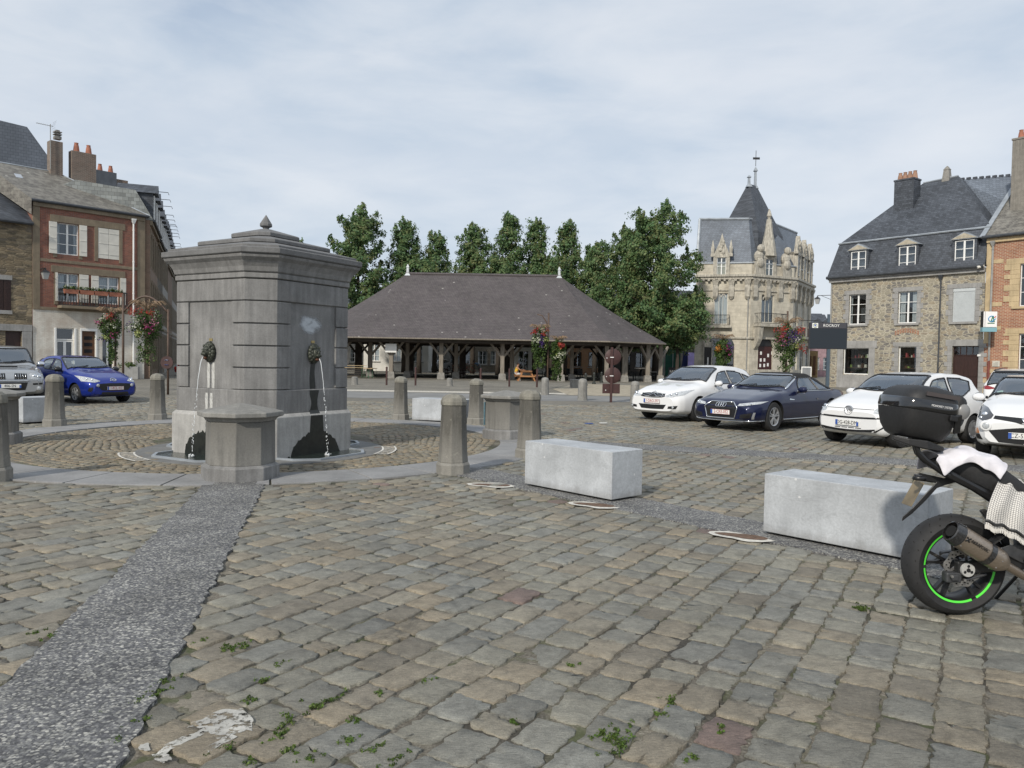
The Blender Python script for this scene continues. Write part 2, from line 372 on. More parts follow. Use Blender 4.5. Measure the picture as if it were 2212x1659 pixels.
def m_slate(name, c, rh=0.14, bw=0.22, var=0.3, rough=0.55, lichen=0.0, lc=(0.30, 0.29, 0.25), tint=None):
    t = NT(name); t.b.inputs['Roughness'].default_value = rough
    v, z = t.facade(); br = t.n('TexBrick'); br.inputs['Scale'].default_value = 1.0
    br.inputs['Brick Width'].default_value = bw; br.inputs['Row Height'].default_value = rh; br.inputs['Mortar Size'].default_value = 0.008; br.inputs['Bias'].default_value = 0.0
    br.inputs['Color1'].default_value = (*[x * (1 - var) for x in c], 1); br.inputs['Color2'].default_value = (*[x * (1 + var) for x in c], 1); br.inputs['Mortar'].default_value = (*[x * 0.35 for x in c], 1)
    t.l(v, br.inputs[0]); vo = t.obj(); n = t.noise(vo, 0.6, 5, 0.6)
    cc = t.mix(1.0, br.outputs[0], t.ramp(n, [(0.25, 0.78), (0.75, 1.25)]), 'MULTIPLY')
    if lichen > 0:
        cc = t.mix(t.math('MULTIPLY', t.ramp(t.noise(vo, 3.5, 6, 0.72), [(0.42, 0.0), (0.66, 1.0)]), lichen), cc, lc)
        vp = t.n('TexVoronoi'); vp.inputs['Scale'].default_value = 1.1; t.l(vo, vp.inputs['Vector'])
        cc = t.mix(t.ramp(vp.outputs['Distance'], [(0.06, 0.6), (0.10, 0.0)]), cc, (0.42, 0.41, 0.38))
    t.col(cc); t.bump(br.outputs['Fac'], -0.6, 0.02); return t.m
def m_glass(name='window_glass', tint=(0.75, 0.8, 0.8), base=0.10):
    t = NT(name); t.N.remove(t.b); out = [n for n in t.N if n.type == 'OUTPUT_MATERIAL'][0]
    tr = t.n('BsdfTransparent'); tr.inputs[0].default_value = (*tint, 1); gl = t.n('BsdfGlossy'); gl.inputs['Roughness'].default_value = 0.02; gl.inputs[0].default_value = (0.9, 0.95, 1, 1)
    lw = t.n('LayerWeight'); lw.inputs[0].default_value = 0.22
    f = t.math('ADD', t.math('MULTIPLY', lw.outputs['Fresnel'], 1.0), base, clamp=True)
    ms = t.n('MixShader'); t.l(f, ms.inputs[0]); t.l(tr.outputs[0], ms.inputs[1]); t.l(gl.outputs[0], ms.inputs[2]); t.l(ms.outputs[0], out.inputs[0]); return t.m
def m_paint(name, c, flake=0.0, rough=0.28):
    t = NT(name); b = t.b; b.inputs['Roughness'].default_value = rough; b.inputs['Coat Weight'].default_value = 1.0; b.inputs['Coat Roughness'].default_value = 0.04
    b.inputs['Metallic'].default_value = flake; t.col(c)
    return t.m
def m_leaf(name, c, var=0.5, trans=0.0, rough=0.55):
    t = NT(name); b = t.b; b.inputs['Roughness'].default_value = rough
    a = t.n('Attribute'); a.attribute_name = 'col'; t.l(a.outputs[0], b.inputs['Base Color']); b.inputs['Specular IOR Level'].default_value = 0.3
    out = [n for n in t.N if n.type == 'OUTPUT_MATERIAL'][0]; tr = t.n('BsdfTranslucent'); t.l(a.outputs[0], tr.inputs[0]); ms = t.n('MixShader'); ms.inputs[0].default_value = 0.35
    t.l(b.outputs[0], ms.inputs[1]); t.l(tr.outputs[0], ms.inputs[2]); t.l(ms.outputs[0], out.inputs[0]); return t.m
def m_check():
    t = NT('checked_cloth'); t.b.inputs['Roughness'].default_value = 0.95
    tc = t.n('TexCoord'); sp = t.n('SeparateXYZ'); t.l(tc.outputs['UV'], sp.inputs[0])
    def line(o, n):
        f = t.math('FRACT', t.math('MULTIPLY', o, n)); return t.math('LESS_THAN', f, 0.16)
    k = t.math('MAXIMUM', line(sp.outputs[0], 26), line(sp.outputs[1], 30))
    t.col(t.mix(k, (0.62, 0.60, 0.56), (0.03, 0.03, 0.045))); return t.m

WHITE = mat('white_paint', (0.78, 0.78, 0.76), 0.5, 0.03, 3, 0.05)
IVORY = mat('ivory_shutter_paint', (0.62, 0.60, 0.54), 0.6, 0.06, 2, 0.05)
BLACK = mat('black_iron', (0.018, 0.018, 0.02), 0.5, 0.1, 8, 0.1)
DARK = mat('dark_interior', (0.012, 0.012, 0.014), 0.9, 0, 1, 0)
RUST = mat('rust_brown_paint', (0.055, 0.024, 0.022), 0.55, 0.15, 6, 0.08)
WOOD_BR = mat('brown_wood', (0.10, 0.045, 0.02), 0.6, 0.2, 4, 0.2, stretch=(1, 1, 6))
DARKWOOD = mat('dark_brown_door', (0.032, 0.013, 0.010), 0.5, 0.2, 5, 0.2, stretch=(6, 6, 1))
OAK = mat('weathered_oak', (0.215, 0.19, 0.158), 0.85, 0.22, 3.0, 0.35, stretch=(6, 6, 0.6))
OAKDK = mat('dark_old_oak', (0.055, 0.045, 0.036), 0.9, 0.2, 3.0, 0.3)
CONC = mat('pale_stone_base', (0.23, 0.22, 0.20), 0.85, 0.15, 5, 0.3)
ZINC = mat('zinc_sheet', (0.34, 0.37, 0.40), 0.45, 0.12, 2, 0.08, metal=0.35)
PIPE = mat('grey_downpipe', (0.28, 0.28, 0.27), 0.5, 0.1, 4, 0.05)
LEAD = mat('dark_gutter', (0.045, 0.05, 0.058), 0.5, 0.15, 4, 0.1)
TERRA = mat('terracotta', (0.34, 0.135, 0.085), 0.8, 0.15, 5, 0.1)
CURTAIN = mat('net_curtain', (0.55, 0.56, 0.58), 0.9, 0.08, 5, 0.1, stretch=(8, 8, 0.4))
GLASS = m_glass()
CHROME = mat('chrome', (0.75, 0.76, 0.78), 0.15, 0, 1, 0, metal=1.0)
RUBBER = mat('black_rubber', (0.022, 0.022, 0.023), 0.75, 0.15, 12, 0.15)
BLACKP = mat('black_plastic', (0.016, 0.016, 0.017), 0.45, 0.1, 20, 0.1)
SETT = m_sett(); JOINT = m_joint(); FARSETT = m_farsett(); GRAVEL = m_gravel()
FLAG = m_stone('bluestone_flag', (0.25, 0.25, 0.25), 0.06, spots=0.25, bump=0.12, scale=1.6)
FOUNT = m_stone('fountain_bluestone', (0.200, 0.198, 0.194), 0.22, bump=0.3, scale=2.2)
FOUNTLT = m_stone('pale_worn_bluestone', (0.36, 0.355, 0.34), 0.18, bump=0.25, scale=2.2)
FOUNTDK = m_stone('cap_bluestone', (0.150, 0.150, 0.150), 0.12, bump=0.35, scale=3.4)
BOLL = m_stone('bollard_stone', (0.25, 0.24, 0.215), 0.25, dark_top=(0.05, 0.75, 0.80), lichen=0.3)
GRAN = m_stone('sawn_grey_stone', (0.42, 0.44, 0.46), 0.05, spots=0.6, bump=0.12, scale=2.6, vein=0.16, rough=0.6)

# ------------------------------------------------------------------ ground
RDIR = Vector((0.525, 0.851, 0)); QDIR = Vector((0.851, -0.525, 0))
RING_C = Vector((-4.6, 14.5, 0)); RING_I = 4.4; RING_O = 5.3
gs = MB(); gs.grid([[(-400, -40, -0.010), (400, -40, -0.010)], [(-400, 900, -0.010), (400, 900, -0.010)]])
tag(gs.build('ground', JOINT), kind='structure')

def seg_poly(a, b, w0, w1=None):
    a = Vector(a); b = Vector(b); w1 = w0 if w1 is None else w1
    n = Vector((-(b - a).y, (b - a).x, 0)).normalized()
    return [a + n * w0 / 2, b + n * w1 / 2, b - n * w1 / 2, a - n * w0 / 2]
STRIPS = [((-3.42, 9.55), (-0.35, -3.5), 0.72, 0.72), ((-0.75, 11.0), (3.6, 5.9), 0.72, 0.78), ((0.2, 15.15), (14.0, 9.9), 0.85, 0.85)]
def in_strips(x, y, pad=0.0):
    m = np.zeros(x.shape, bool)
    for a, b, w0, w1 in STRIPS:
        dx, dy = b[0] - a[0], b[1] - a[1]; L_ = math.hypot(dx, dy); tt = ((x - a[0]) * dx + (y - a[1]) * dy) / L_
        dd = np.abs((x - a[0]) * dy - (y - a[1]) * dx) / L_
        m |= (tt > -0.1) & (tt < L_ + 0.1) & (dd < w0 / 2 + pad)
    return m
FAR0 = 27.5
def stones_mesh(name, cx, cy, hx, hy, rot, near, colr, label_kind='structure'):
    """one rounded, worn stone per entry; near: bool array for ragged detailed stones"""
    rs = np.random.RandomState(5)
    V = []; Fl = []; NP = []; C = []; base = 0
    for flag, nseg, ring2 in ((True, 28, True), (False, 8, False)):
        idx = np.where(near == flag)[0]
        if len(idx) == 0: continue
        n = len(idx); th = (np.arange(nseg) + 0.5) / nseg * 2 * PI
        p = 26.0 if flag else 16.0
        ca, sa = np.cos(th), np.sin(th); rr = (np.abs(ca) ** p + np.abs(sa) ** p) ** (-1 / p)
        ux = np.clip(rr * ca * 1.0, -1, 1); uy = np.clip(rr * sa * 1.0, -1, 1)
        jit = rs.normal(0, 0.0065 if flag else 0.005, (n, nseg, 2))
        skew = rs.normal(0, 0.05, (n, 2))
        lx = ux[None] * hx[idx, None] + jit[..., 0] + skew[:, :1] * uy[None] * hy[idx, None]
        ly = uy[None] * hy[idx, None] + jit[..., 1] + skew[:, 1:] * ux[None] * hx[idx, None]
        c_, s_ = np.cos(rot[idx])[:, None], np.sin(rot[idx])[:, None]
        top = rs.normal(0, 0.0035, (n, 1)) + 0.0
        tl = rs.normal(0, 0.013, (n, 2))
        def lay(sc, z, jz=0.0):
            a, b_ = lx * sc, ly * sc
            X = cx[idx, None] + a * c_ - b_ * s_; Y = cy[idx, None] + a * s_ + b_ * c_
            Z = z + top + tl[:, :1] * a + tl[:, 1:] * b_ + (rs.normal(0, jz, a.shape) if jz else 0)
            return np.stack([X, Y, np.broadcast_to(Z, X.shape)], -1)
        layers = [lay(1.02, -0.035), lay(1.0, -0.0018, 0.0012 if flag else 0)]
        if ring2: layers += [lay(0.985, 0.0, 0.0010), lay(0.5, 0.0015, 0.001)]
        else: layers += [lay(0.94, 0.0)]
        A = np.stack(layers, 1).reshape(n, -1, 3); nl = len(layers); per = nl * nseg
        V.append(A.reshape(-1, 3)); C.append(np.repeat(colr[idx], per, axis=0))
        j = np.arange(nseg); k = (j + 1) % nseg; q = []
        for a in range(nl - 1): q.append(np.stack([a * nseg + j, a * nseg + k, (a + 1) * nseg + k, (a + 1) * nseg + j], 1))
        q = np.concatenate(q).ravel(); cap = (nl - 1) * nseg + j
        off = base + np.arange(n) * per
        loops = np.concatenate([q, cap]); Fl.append((off[:, None] + loops[None]).ravel())
        NP.append(np.tile(np.concatenate([np.full(len(q) // 4, 4), [nseg]]), n)); base += n * per
    o = fast_mesh(name, np.concatenate(V), np.concatenate(Fl), np.concatenate(NP), SETT, col=np.concatenate(C))
    return tag(o, kind=label_kind)
def palette(n, rs, warm=0.0):
    P = np.array([(0.205, 0.200, 0.172), (0.185, 0.185, 0.168), (0.225, 0.195, 0.150), (0.19, 0.195, 0.185), (0.225, 0.205, 0.165), (0.175, 0.155, 0.125), (0.245, 0.205, 0.15), (0.165, 0.17, 0.165), (0.15, 0.098, 0.092)])
    w = np.array([.24, .19, .16, .13, .10, .09, .045, .035, .004]); w /= w.sum()
    c = P[rs.choice(len(P), n, p=w)] * rs.normal(1.0, 0.10, (n, 1)); c = c * .70 + c.mean(0) * .30; c *= np.array([1.10, 1.09, 1.05]); return np.clip(c, 0.05, 0.6)
def build_setts():
    rs = np.random.RandomState(3)
    X = []; Y = []; HX = []; HY = []
    q0, q1 = -36.0, 24.0; i = 0; q = q0
    while q < q1:
        w = 0.213 + rs.normal(0, 0.010); qc = q + w / 2
        lens = np.clip(rs.normal(0.255, 0.06, 900), 0.14, 0.42); pos = np.cumsum(lens) - 60 + rs.rand() * 0.3
        ctr = pos - lens / 2; x = ctr * RDIR.x + qc * QDIR.x; y = ctr * RDIR.y + qc * QDIR.y
        wob = 0.02 * np.sin(ctr * 0.6 + q)
        X.append(x + wob * QDIR.x); Y.append(y + wob * QDIR.y); HX.append(lens / 2 - 0.005 - rs.rand(len(lens)) ** 2 * 0.012); HY.append(np.full(len(lens), w / 2 - 0.006) - rs.rand(len(lens)) * 0.008)
        q += w
    X = np.concatenate(X); Y = np.concatenate(Y); HX = np.concatenate(HX); HY = np.concatenate(HY)
    keep = (Y > 0.8) & (Y < FAR0) & (X > -0.74 * Y - 3.6) & (X < 0.74 * Y + 3.6)
    keep &= np.hypot(X - RING_C.x, Y - RING_C.y) > RING_O + 0.02
    keep &= ~in_strips(X, Y, -0.03)
    X, Y, HX, HY = X[keep], Y[keep], HX[keep], HY[keep]
    rot = np.full(len(X), math.atan2(RDIR.y, RDIR.x)) + rs.normal(0, 0.02, len(X))
    stones_mesh('cobblestones', X, Y, HX, HY, rot, Y < 8.5, palette(len(X), rs))
    # small setts laid in rings round the fountain
    X = []; Y = []; HX = []; HY = []; RT = []
    r = 2.0
    while r < RING_I - 0.05:
        w = 0.125; n = int(2 * PI * r / 0.155); th = (np.arange(n) + rs.rand() + rs.normal(0, 0.08, n)) / n * 2 * PI
        rr = r + 0.06 * np.sin(th * 9 + 1.3 * r)
        X.append(RING_C.x + rr * np.cos(th)); Y.append(RING_C.y + rr * np.sin(th)); HX.append(np.full(n, PI * r / n - 0.009)); HY.append(np.full(n, w / 2 - 0.008)); RT.append(th + PI / 2)
        r += w
    X, Y, HX, HY, RT = map(np.concatenate, (X, Y, HX, HY, RT))
    pal = palette(len(X), rs) * np.array([0.98, 0.90, 0.80])
    stones_mesh('fountain_setts', X, Y, HX, HY, RT, np.zeros(len(X), bool), pal)
build_setts()
# gravel-faced concrete strips
for a, b, w0, w1 in STRIPS:
    m = MB(); P = []; a_, b_ = Vector((*a, 0)), Vector((*b, 0)); d = (b_ - a_); n = int(d.length / 0.06); nn = Vector((-d.y, d.x, 0)).normalized(); r2 = random.Random(11)
    for i in range(n + 1):
        c = a_ + d * i / n; P.append([c + nn * (w0 / 2 + r2.uniform(-0.02, 0.02)) + Vector((0, 0, 0.009)), c + nn * w0 * 0.3 + Vector((0, 0, 0.013)), c - nn * w0 * 0.3 + Vector((0, 0, 0.013)), c - nn * (w0 / 2 + r2.uniform(-0.02, 0.02)) + Vector((0, 0, 0.009))])
    m.grid(P); Pb = [[P[i][0], P[i][0] + Vector((0, 0, -0.03))] for i in range(n + 1)]; m.grid(Pb); m.grid([[P[i][3], P[i][3] + Vector((0, 0, -0.03))] for i in range(n + 1)])
    tag(m.build('gravel_strip', GRAVEL), kind='structure')
# flagstone ring
m = MB(); a = 0.03; rr_ = random.Random(4)
while a < 2 * PI:
    st = rr_.uniform(0.17, 0.25); e = min(a + st, 2 * PI + 0.02); k = 5; secs = []
    for i in range(k + 1):
        t_ = a + 0.0025 + (e - a - 0.005) * i / k; c, s = math.cos(t_), math.sin(t_)
        secs.append([(RING_C.x + RING_I * c, RING_C.y + RING_I * s, -0.03), (RING_C.x + RING_O * c, RING_C.y + RING_O * s, -0.03), (RING_C.x + RING_O * c, RING_C.y + RING_O * s, 0.012), (RING_C.x + RING_I * c, RING_C.y + RING_I * s, 0.012)])
    m.loft(secs); a = e
tag(m.build('flagstone_ring', FLAG, bevel=0.004, segs=1), kind='structure')
# far paving, ring road, pale cobbled edge
def sheet(name, poly, z, mt): 
    m = MB(); m.add([(x, y, z) for x, y in poly], [tuple(range(len(poly)))]); return tag(m.build(name, mt), kind='structure')
sheet('far_paving', [(-60, FAR0 - 0.05), (60, FAR0 - 0.05), (90, 140), (-90, 140)], -0.004, FARSETT)
ASPH = mat('pale_worn_road', (0.20, 0.20, 0.195), 0.9, 0.12, 0.8, 0.3, bscale=60)
sheet('road', [(-9.5, 29.5), (22, 30.5), (22, 34.0), (-9.5, 35.0)], 0.003, ASPH)
WEDGE = mat('white_cobble_edge', (0.50, 0.47, 0.41), 0.9, 0.25, 9, 0.5)
sheet('pale_cobble_edge', [(-9.5, 35.2), (6.0, 35.6), (6.0, 37.0), (-9.5, 36.8)], 0.003, WEDGE)
SAND = mat('sunny_sandy_setts', (0.33, 0.29, 0.22), 0.9, 0.2, 3, 0.4)
sheet('sandy_paving', [(2.6, 35.0), (16, 34.3), (22, 46), (4.5, 52), (2.2, 42)], 0.005, SAND)
# ------------------------------------------------------------------ fountain
def sq(h, c, z): return [(h, -(h - c), z), (h, h - c, z), (h - c, h, z), (-(h - c), h, z), (-h, h - c, z), (-h, -(h - c), z), (-(h - c), -h, z), (h - c, -h, z)]
def m_patch(name, c, lo, hi, scale, rough=0.8, soft=0.35):
    """a soft-edged stain or paint smear lying on a wall (has its own irregular outline)"""
    t = NT(name); b = t.b; b.inputs['Roughness'].default_value = rough; t.col(c)
    tc = t.n('TexCoord'); mp = t.n('Mapping'); t.l(tc.outputs['UV'], mp.inputs[0]); mp.inputs['Location'].default_value = (-0.5, -0.5, 0)
    ln = t.n('VectorMath'); ln.operation = 'LENGTH'; t.l(mp.outputs[0], ln.inputs[0])
    e = t.ramp(ln.outputs['Value'], [(0.5 - soft, 1.0), (0.5, 0.0)])
    n = t.noise(tc.outputs['UV'], scale, 5, 0.65, 0.5)
    t.l(t.ramp(t.math('MULTIPLY', t.math('ADD', n, 0.1), e), [(lo, 0.0), (hi, 1.0)]), b.inputs['Alpha']); return t.m
def uv_quad(name, P, mt, parent):
    """P: grid rows of points; UVs 0..1 over it"""
    me = bpy.data.meshes.new(name); nr, nc = len(P), len(P[0]); vs = [tuple(p) for r in P for p in r]
    fs = [(i * nc + j, i * nc + j + 1, (i + 1) * nc + j + 1, (i + 1) * nc + j) for i in range(nr - 1) for j in range(nc - 1)]
    me.from_pydata(vs, [], fs); me.materials.append(mt); uv = me.uv_layers.new(name='UVMap')
    for p in me.polygons:
        for li in p.loop_indices:
            k = me.loops[li].vertex_index; uv.data[li].uv = ((k % nc) / (nc - 1), (k // nc) / (nr - 1))
    o = bpy.data.objects.new(name, me); COL.objects.link(o); o.parent = parent; return o
WET = mat('wet_black_algae', (0.012, 0.014, 0.011), 0.35, 0.3, 12, 0.3)
BRONZE = mat('green_bronze', (0.045, 0.05, 0.038), 0.5, 0.35, 22, 0.4, metal=0.3)
LIME = m_patch('lime_streak', (0.50, 0.50, 0.48), 0.18, 0.6, 5.0)
def _streak():
    nt = LIME.node_tree; N = nt.nodes; mp = [n for n in N if n.type == 'MAPPING'][0]; mp.inputs['Scale'].default_value = (1.0, 0.35, 1.0); mp.inputs['Location'].default_value = (-0.5, -0.18, 0)
_streak()
CHALK = m_patch('pale_paint_smear', (0.46, 0.49, 0.52), 0.30, 0.60, 4.5, soft=0.35)
WATERJ = NT('falling_water'); WATERJ.b.inputs['Base Color'].default_value = (0.85, 0.88, 0.9, 1); WATERJ.b.inputs['Roughness'].default_value = 0.08; WATERJ.b.inputs['Alpha'].default_value = 0.6; WATERJ = WATERJ.m
WATERB = NT('basin_water'); WATERB.b.inputs['Base Color'].default_value = (0.018, 0.026, 0.02, 1); WATERB.b.inputs['Roughness'].default_value = 0.06; WATERB.bump(WATERB.noise(WATERB.obj(), 26, 3, 0.6, 1.0), 0.35, 0.02); WATERB = WATERB.m
FOAM = mat('white_foam', (0.75, 0.78, 0.78), 0.6, 0.2, 30, 0.5)
BRASS = mat('brass_plate', (0.42, 0.33, 0.15), 0.4, 0.1, 8, 0.05, metal=0.6)
FC = Vector((-4.17, 12.97, 0)); FRZ = R(-30)
ft = thing('fountain', 'square grey stone fountain house with chamfered corners, stepped roof, lion spouts and an algae-black arch', 'fountain', FC, FRZ)
def stack(prof): return [sq(h, 0.30 * h, z) for h, z in prof]
m = MB(); m.loft(stack([(1.175, -0.05), (1.175, 0.64), (1.13, 0.69)])); m.build('plinth', FOUNTLT, ft, bevel=0.008)
m = MB(); m.loft(stack([(1.12, 0.69), (1.12, 1.05), (1.105, 1.06)])); m.loft(stack([(1.085, 1.06), (1.085, 2.42)]))
m.loft(stack([(1.105, 2.42), (1.12, 2.43), (1.12, 2.74), (1.10, 2.75)])); m.build('wall', FOUNT, ft, bevel=0.006)
def rot4(p, k):
    x, y = p
    for _ in range(k): x, y = -y, x
    return (x, y)
m = MB(); h = 1.12; c = 0.30 * h
for k in range(4):
    for z0, z1 in ((1.06, 1.40), (1.40, 1.735), (1.735, 2.075), (2.075, 2.42)):
        poly = [(h, -(h - c) + 0.28), (h, -(h - c)), (h - c, -h), (h - c - 0.28, -h), (h - c - 0.28, -h + 0.09), (h - 0.09, -(h - c) + 0.28)]
        m = MB(); m.prism([rot4(p, k) for p in poly], z0 + 0.011, z1 - 0.011); m.build('quoin_block', FOUNT, ft, bevel=0.006)
m = MB(); m.loft(stack([(1.12, 2.755), (1.14, 2.765), (1.14, 2.83), (1.12, 2.84), (1.15, 2.86), (1.17, 2.93), (1.215, 3.01), (1.27, 3.06), (1.285, 3.10)]))
m.build('cornice', FOUNT, ft, bevel=0.005)
m = MB(); m.loft(stack([(1.29, 3.105), (1.31, 3.12), (1.31, 3.195), (1.23, 3.215), (1.23, 3.25), (0.85, 3.345), (0.87, 3.35), (0.87, 3.40), (0.84, 3.415), (0.42, 3.515), (0.45, 3.52), (0.45, 3.575), (0.43, 3.59), (0.07, 3.70)]))
m.build('roof_slabs', FOUNTDK, ft, bevel=0.006)
m = MB(); m.lathe([(0.05, 3.68), (0.055, 3.725), (0.105, 3.75), (0.105, 3.785), (0.004, 3.94)], 8, rot=PI / 8); m.build('finial', FOUNTDK, ft)
def blob(m, c, r, seg=10, rings=7, mi=0, rot=None):
    secs = []
    for i in range(rings + 1):
        a = PI * i / rings - PI / 2; secs.append([(max(math.cos(a), 0.02) * math.cos(2 * PI * k / seg), max(math.cos(a), 0.02) * math.sin(2 * PI * k / seg), math.sin(a)) for k in range(seg)])
    st = len(m.v); m.loft(secs, mi=mi)
    M_ = Matrix.Translation(c) @ (rot.to_4x4() if rot is not None else Matrix()) @ Matrix.Diagonal((r[0], r[1], r[2], 1)); m.xf(M_, st)
def fface(p, k):                                   # (t along face, out, z) on face k (0: right face x=+h)
    t_, o_, z = p; x, y = o_, t_
    x, y = rot4((x, y), k); return (x, y, z)
for k in (0, 3, 1, 2):
    hh = 1.085
    W = lambda t_, o_, z: Vector(fface((t_, hh + o_, z), k))
    rz = k * PI / 2
    # lion mask
    m = MB(); r2 = random.Random(k)
    for i in range(14):
        a = 2 * PI * i / 14; blob(m, W(0.085 * math.cos(a), 0.035, 1.63 + 0.115 * math.sin(a)), (0.045, 0.045, 0.05), 7, 5)
    for i in range(12):
        a = 2 * PI * (i + 0.5) / 12; blob(m, W(0.065 * math.cos(a), 0.065, 1.63 + 0.09 * math.sin(a)), (0.035, 0.035, 0.04), 7, 5)
    blob(m, W(0, 0.07, 1.63), (0.075, 0.075, 0.095)); blob(m, W(0, 0.125, 1.60), (0.042, 0.05, 0.035)); blob(m, W(0, 0.14, 1.635), (0.022, 0.03, 0.045), 8, 5)
    for s in (-1, 1):
        blob(m, W(0.037 * s, 0.12, 1.665), (0.028, 0.02, 0.014), 8, 5); blob(m, W(0.028 * s, 0.14, 1.597), (0.026, 0.028, 0.024), 8, 5); blob(m, W(0.07 * s, 0.08, 1.72), (0.022, 0.015, 0.025), 7, 5)
    lion = m.build('lion_head', BRONZE, ft, smooth=True)
    m = MB(); blob(m, W(0, 0.11, 1.535), (0.032, 0.04, 0.022), 8, 5); m.build('spout', mat('rusty_lip', (0.09, 0.035, 0.018), 0.7, 0.2, 20, 0.3), lion, smooth=True)
    m = MB(); a = W(-0.035, 0.0, 1.80); b = W(0.035, 0.012, 1.84); m.box(min(a.x, b.x), max(a.x, b.x), min(a.y, b.y), max(a.y, b.y), 1.80, 1.84); m.build('brass_plaque', BRASS, ft)
    # falling water: a thread breaking into drops
    m = MB(); pts = []; n = 26
    for i in range(n):
        s = i / (n - 1); pts.append(W(r2.uniform(-0.004, 0.004), 0.15 + 0.28 * math.sqrt(s) * 0.55 + 0.05 * s, 1.55 - 1.54 * s))
    m.tube(pts[:10], [0.007 - 0.0003 * i for i in range(10)], 6)
    for i in range(8, n):
        for _ in range(3 if i > 14 else 2):
            p = pts[i] + Vector((r2.uniform(-.012, .012), r2.uniform(-.012, .012), r2.uniform(-.03, .03))); s_ = r2.uniform(0.003, 0.0075); blob(m, p, (s_, s_, s_ * r2.uniform(1.5, 3.5)), 6, 4)
    m.build('water_jet', WATERJ, ft, smooth=True)
    # algae arch and streak
    def decal(t0, t1, o_, fn_lo, fn_hi, name, n=24):
        m = MB(); P = [[], []]
        for i in range(n + 1):
            t_ = t0 + (t1 - t0) * i / n; P[0].append(W(t_, o_, fn_lo(t_))); P[1].append(W(t_, o_, fn_hi(t_)))
        m.grid(P); return m.build(name, WET, ft)
    j = lambda t_: 0.012 * math.sin(t_ * 61) + 0.008 * math.sin(t_ * 143 + 1)
    if k == 0:
        m = MB(); P = [[W(-0.05 + 0.015 * math.sin(z * 9), o, z), W(0.06 + 0.012 * math.sin(z * 13), o, z)] for z, o in [(1.06 + 0.04 * i, 0.002) for i in range(12)]]; m.grid(P)
        P = [[W(-0.075 + 0.02 * math.sin(z * 17), 0.037, z), W(0.10 + 0.02 * math.sin(z * 13), 0.037, z)] for z in [0.69 + 0.035 * i for i in range(11)]]; m.grid(P); m.build('algae_streak', WET, ft)
        arch = lambda t_: 0.02 + 0.34 * math.sqrt(max(0.0, 1 - (abs(t_ - 0.03) / (0.56 if t_ < 0.03 else 0.50)) ** 2)) + 0.9 * max(0.0, 1 - (abs(t_ - 0.02) / 0.15) ** 4) + 0.10 * math.exp(-((t_ - 0.02) / 0.16) ** 2) + j(t_)
        decal(-0.60, 0.56, 0.092, lambda t_: 0.0, lambda t_: min(arch(t_), 0.64), 'algae_arch', 60)
        m = MB(); m.grid([[W(-0.12, 0.094, 0.63), W(0.13, 0.094, 0.63)], [W(-0.10, 0.046, 0.694), W(0.11, 0.046, 0.694)], [W(-0.10, 0.037, 0.72), W(0.11, 0.037, 0.72)]]); m.build('algae_lip', WET, ft)
        P = [[W(-0.46 + 0.80 * i / 6, 0.003, 1.82 + 0.54 * q / 6) for i in range(7)] for q in range(7)]; uv_quad('paint_smear', P, CHALK, ft)
    else:
        arch = lambda t_: 0.03 + 0.36 * math.sqrt(max(0, 1 - (abs(t_) / 0.5) ** 2)) + j(t_) * 1.6
        decal(-0.5, 0.5, 0.092, lambda t_: 0.0, arch, 'algae_arch', 40)
        for s in (-1, 1):
            P = [[W(s * 0.055 + (-0.06 + 0.12 * i / 3), 0.038 if z < 1.06 else 0.003, z) for i in range(4)] for z in [0.72 + 0.09 * q for q in range(4)] + [1.065 + 0.1 * q for q in range(5)]]
            uv_quad('lime_streak', P[:4], LIME, ft); uv_quad('lime_streak', P[4:], LIME, ft)
    # basin let into the paving
    out = [(-0.84, 0.085), (-0.80, 0.40), (-0.5, 0.68), (0.5, 0.68), (0.80, 0.40), (0.84, 0.085)]
    inn = [(-0.79, 0.085), (-0.755, 0.38), (-0.48, 0.63), (0.48, 0.63), (0.755, 0.38), (0.79, 0.085)]
    m = MB(); secs = [[W(a[0], a[1], -0.02), W(a[0], a[1], 0.035), W(b[0], b[1], 0.035), W(b[0], b[1], -0.02)] for a, b in zip(out, inn)]; m.loft(secs)
    bas = m.build('basin', ZINC, ft)
    m = MB(); m.add([W(a[0], a[1], 0.012) for a in inn], [tuple(range(6))]); m.build('water', WATERB, bas)
    m = MB()
    for _ in range(10): s_ = r2.uniform(0.008, 0.022); blob(m, W(r2.gauss(0, 0.035), 0.36 + r2.gauss(0, 0.03), 0.015 + abs(r2.gauss(0, 0.02))), (s_, s_, s_), 6, 4)
    m.build('splash', WATERJ, bas, smooth=True)
# stone apron under the fountain
m = MB(); m.lathe([(2.0, -0.03), (2.0, 0.006), (0.5, 0.008)], 40, (FC.x, FC.y, 0)); tag(m.build('fountain_apron', m_stone('wet_apron_stone', (0.16, 0.16, 0.155), 0.1, bump=0.1)), kind='structure')
# white painted setts on the apron edge
for a0 in (R(203), R(-12)):
    m = MB()
    for i in range(11):
        a = a0 + i * 0.052; p = [(FC.x + r * math.cos(a + d), FC.y + r * math.sin(a + d), 0.012) for r, d in ((1.98, -0.008), (2.2, -0.008), (2.2, 0.008), (1.98, 0.008))]; m.add(p, [(0, 1, 2, 3)])
    for r in (1.98, 2.2):
        P = [[(FC.x + rr * math.cos(a0 - 0.01 + 0.54 * i / 20), FC.y + rr * math.sin(a0 - 0.01 + 0.54 * i / 20), 0.0125) for i in range(21)] for rr in (r - 0.015, r + 0.015)]; m.grid(P)
    tag(m.build('painted_joint_marks', mat('worn_white_line_paint', (0.60, 0.58, 0.53), 0.9, 0.2, 14, 0.2)), kind='structure')

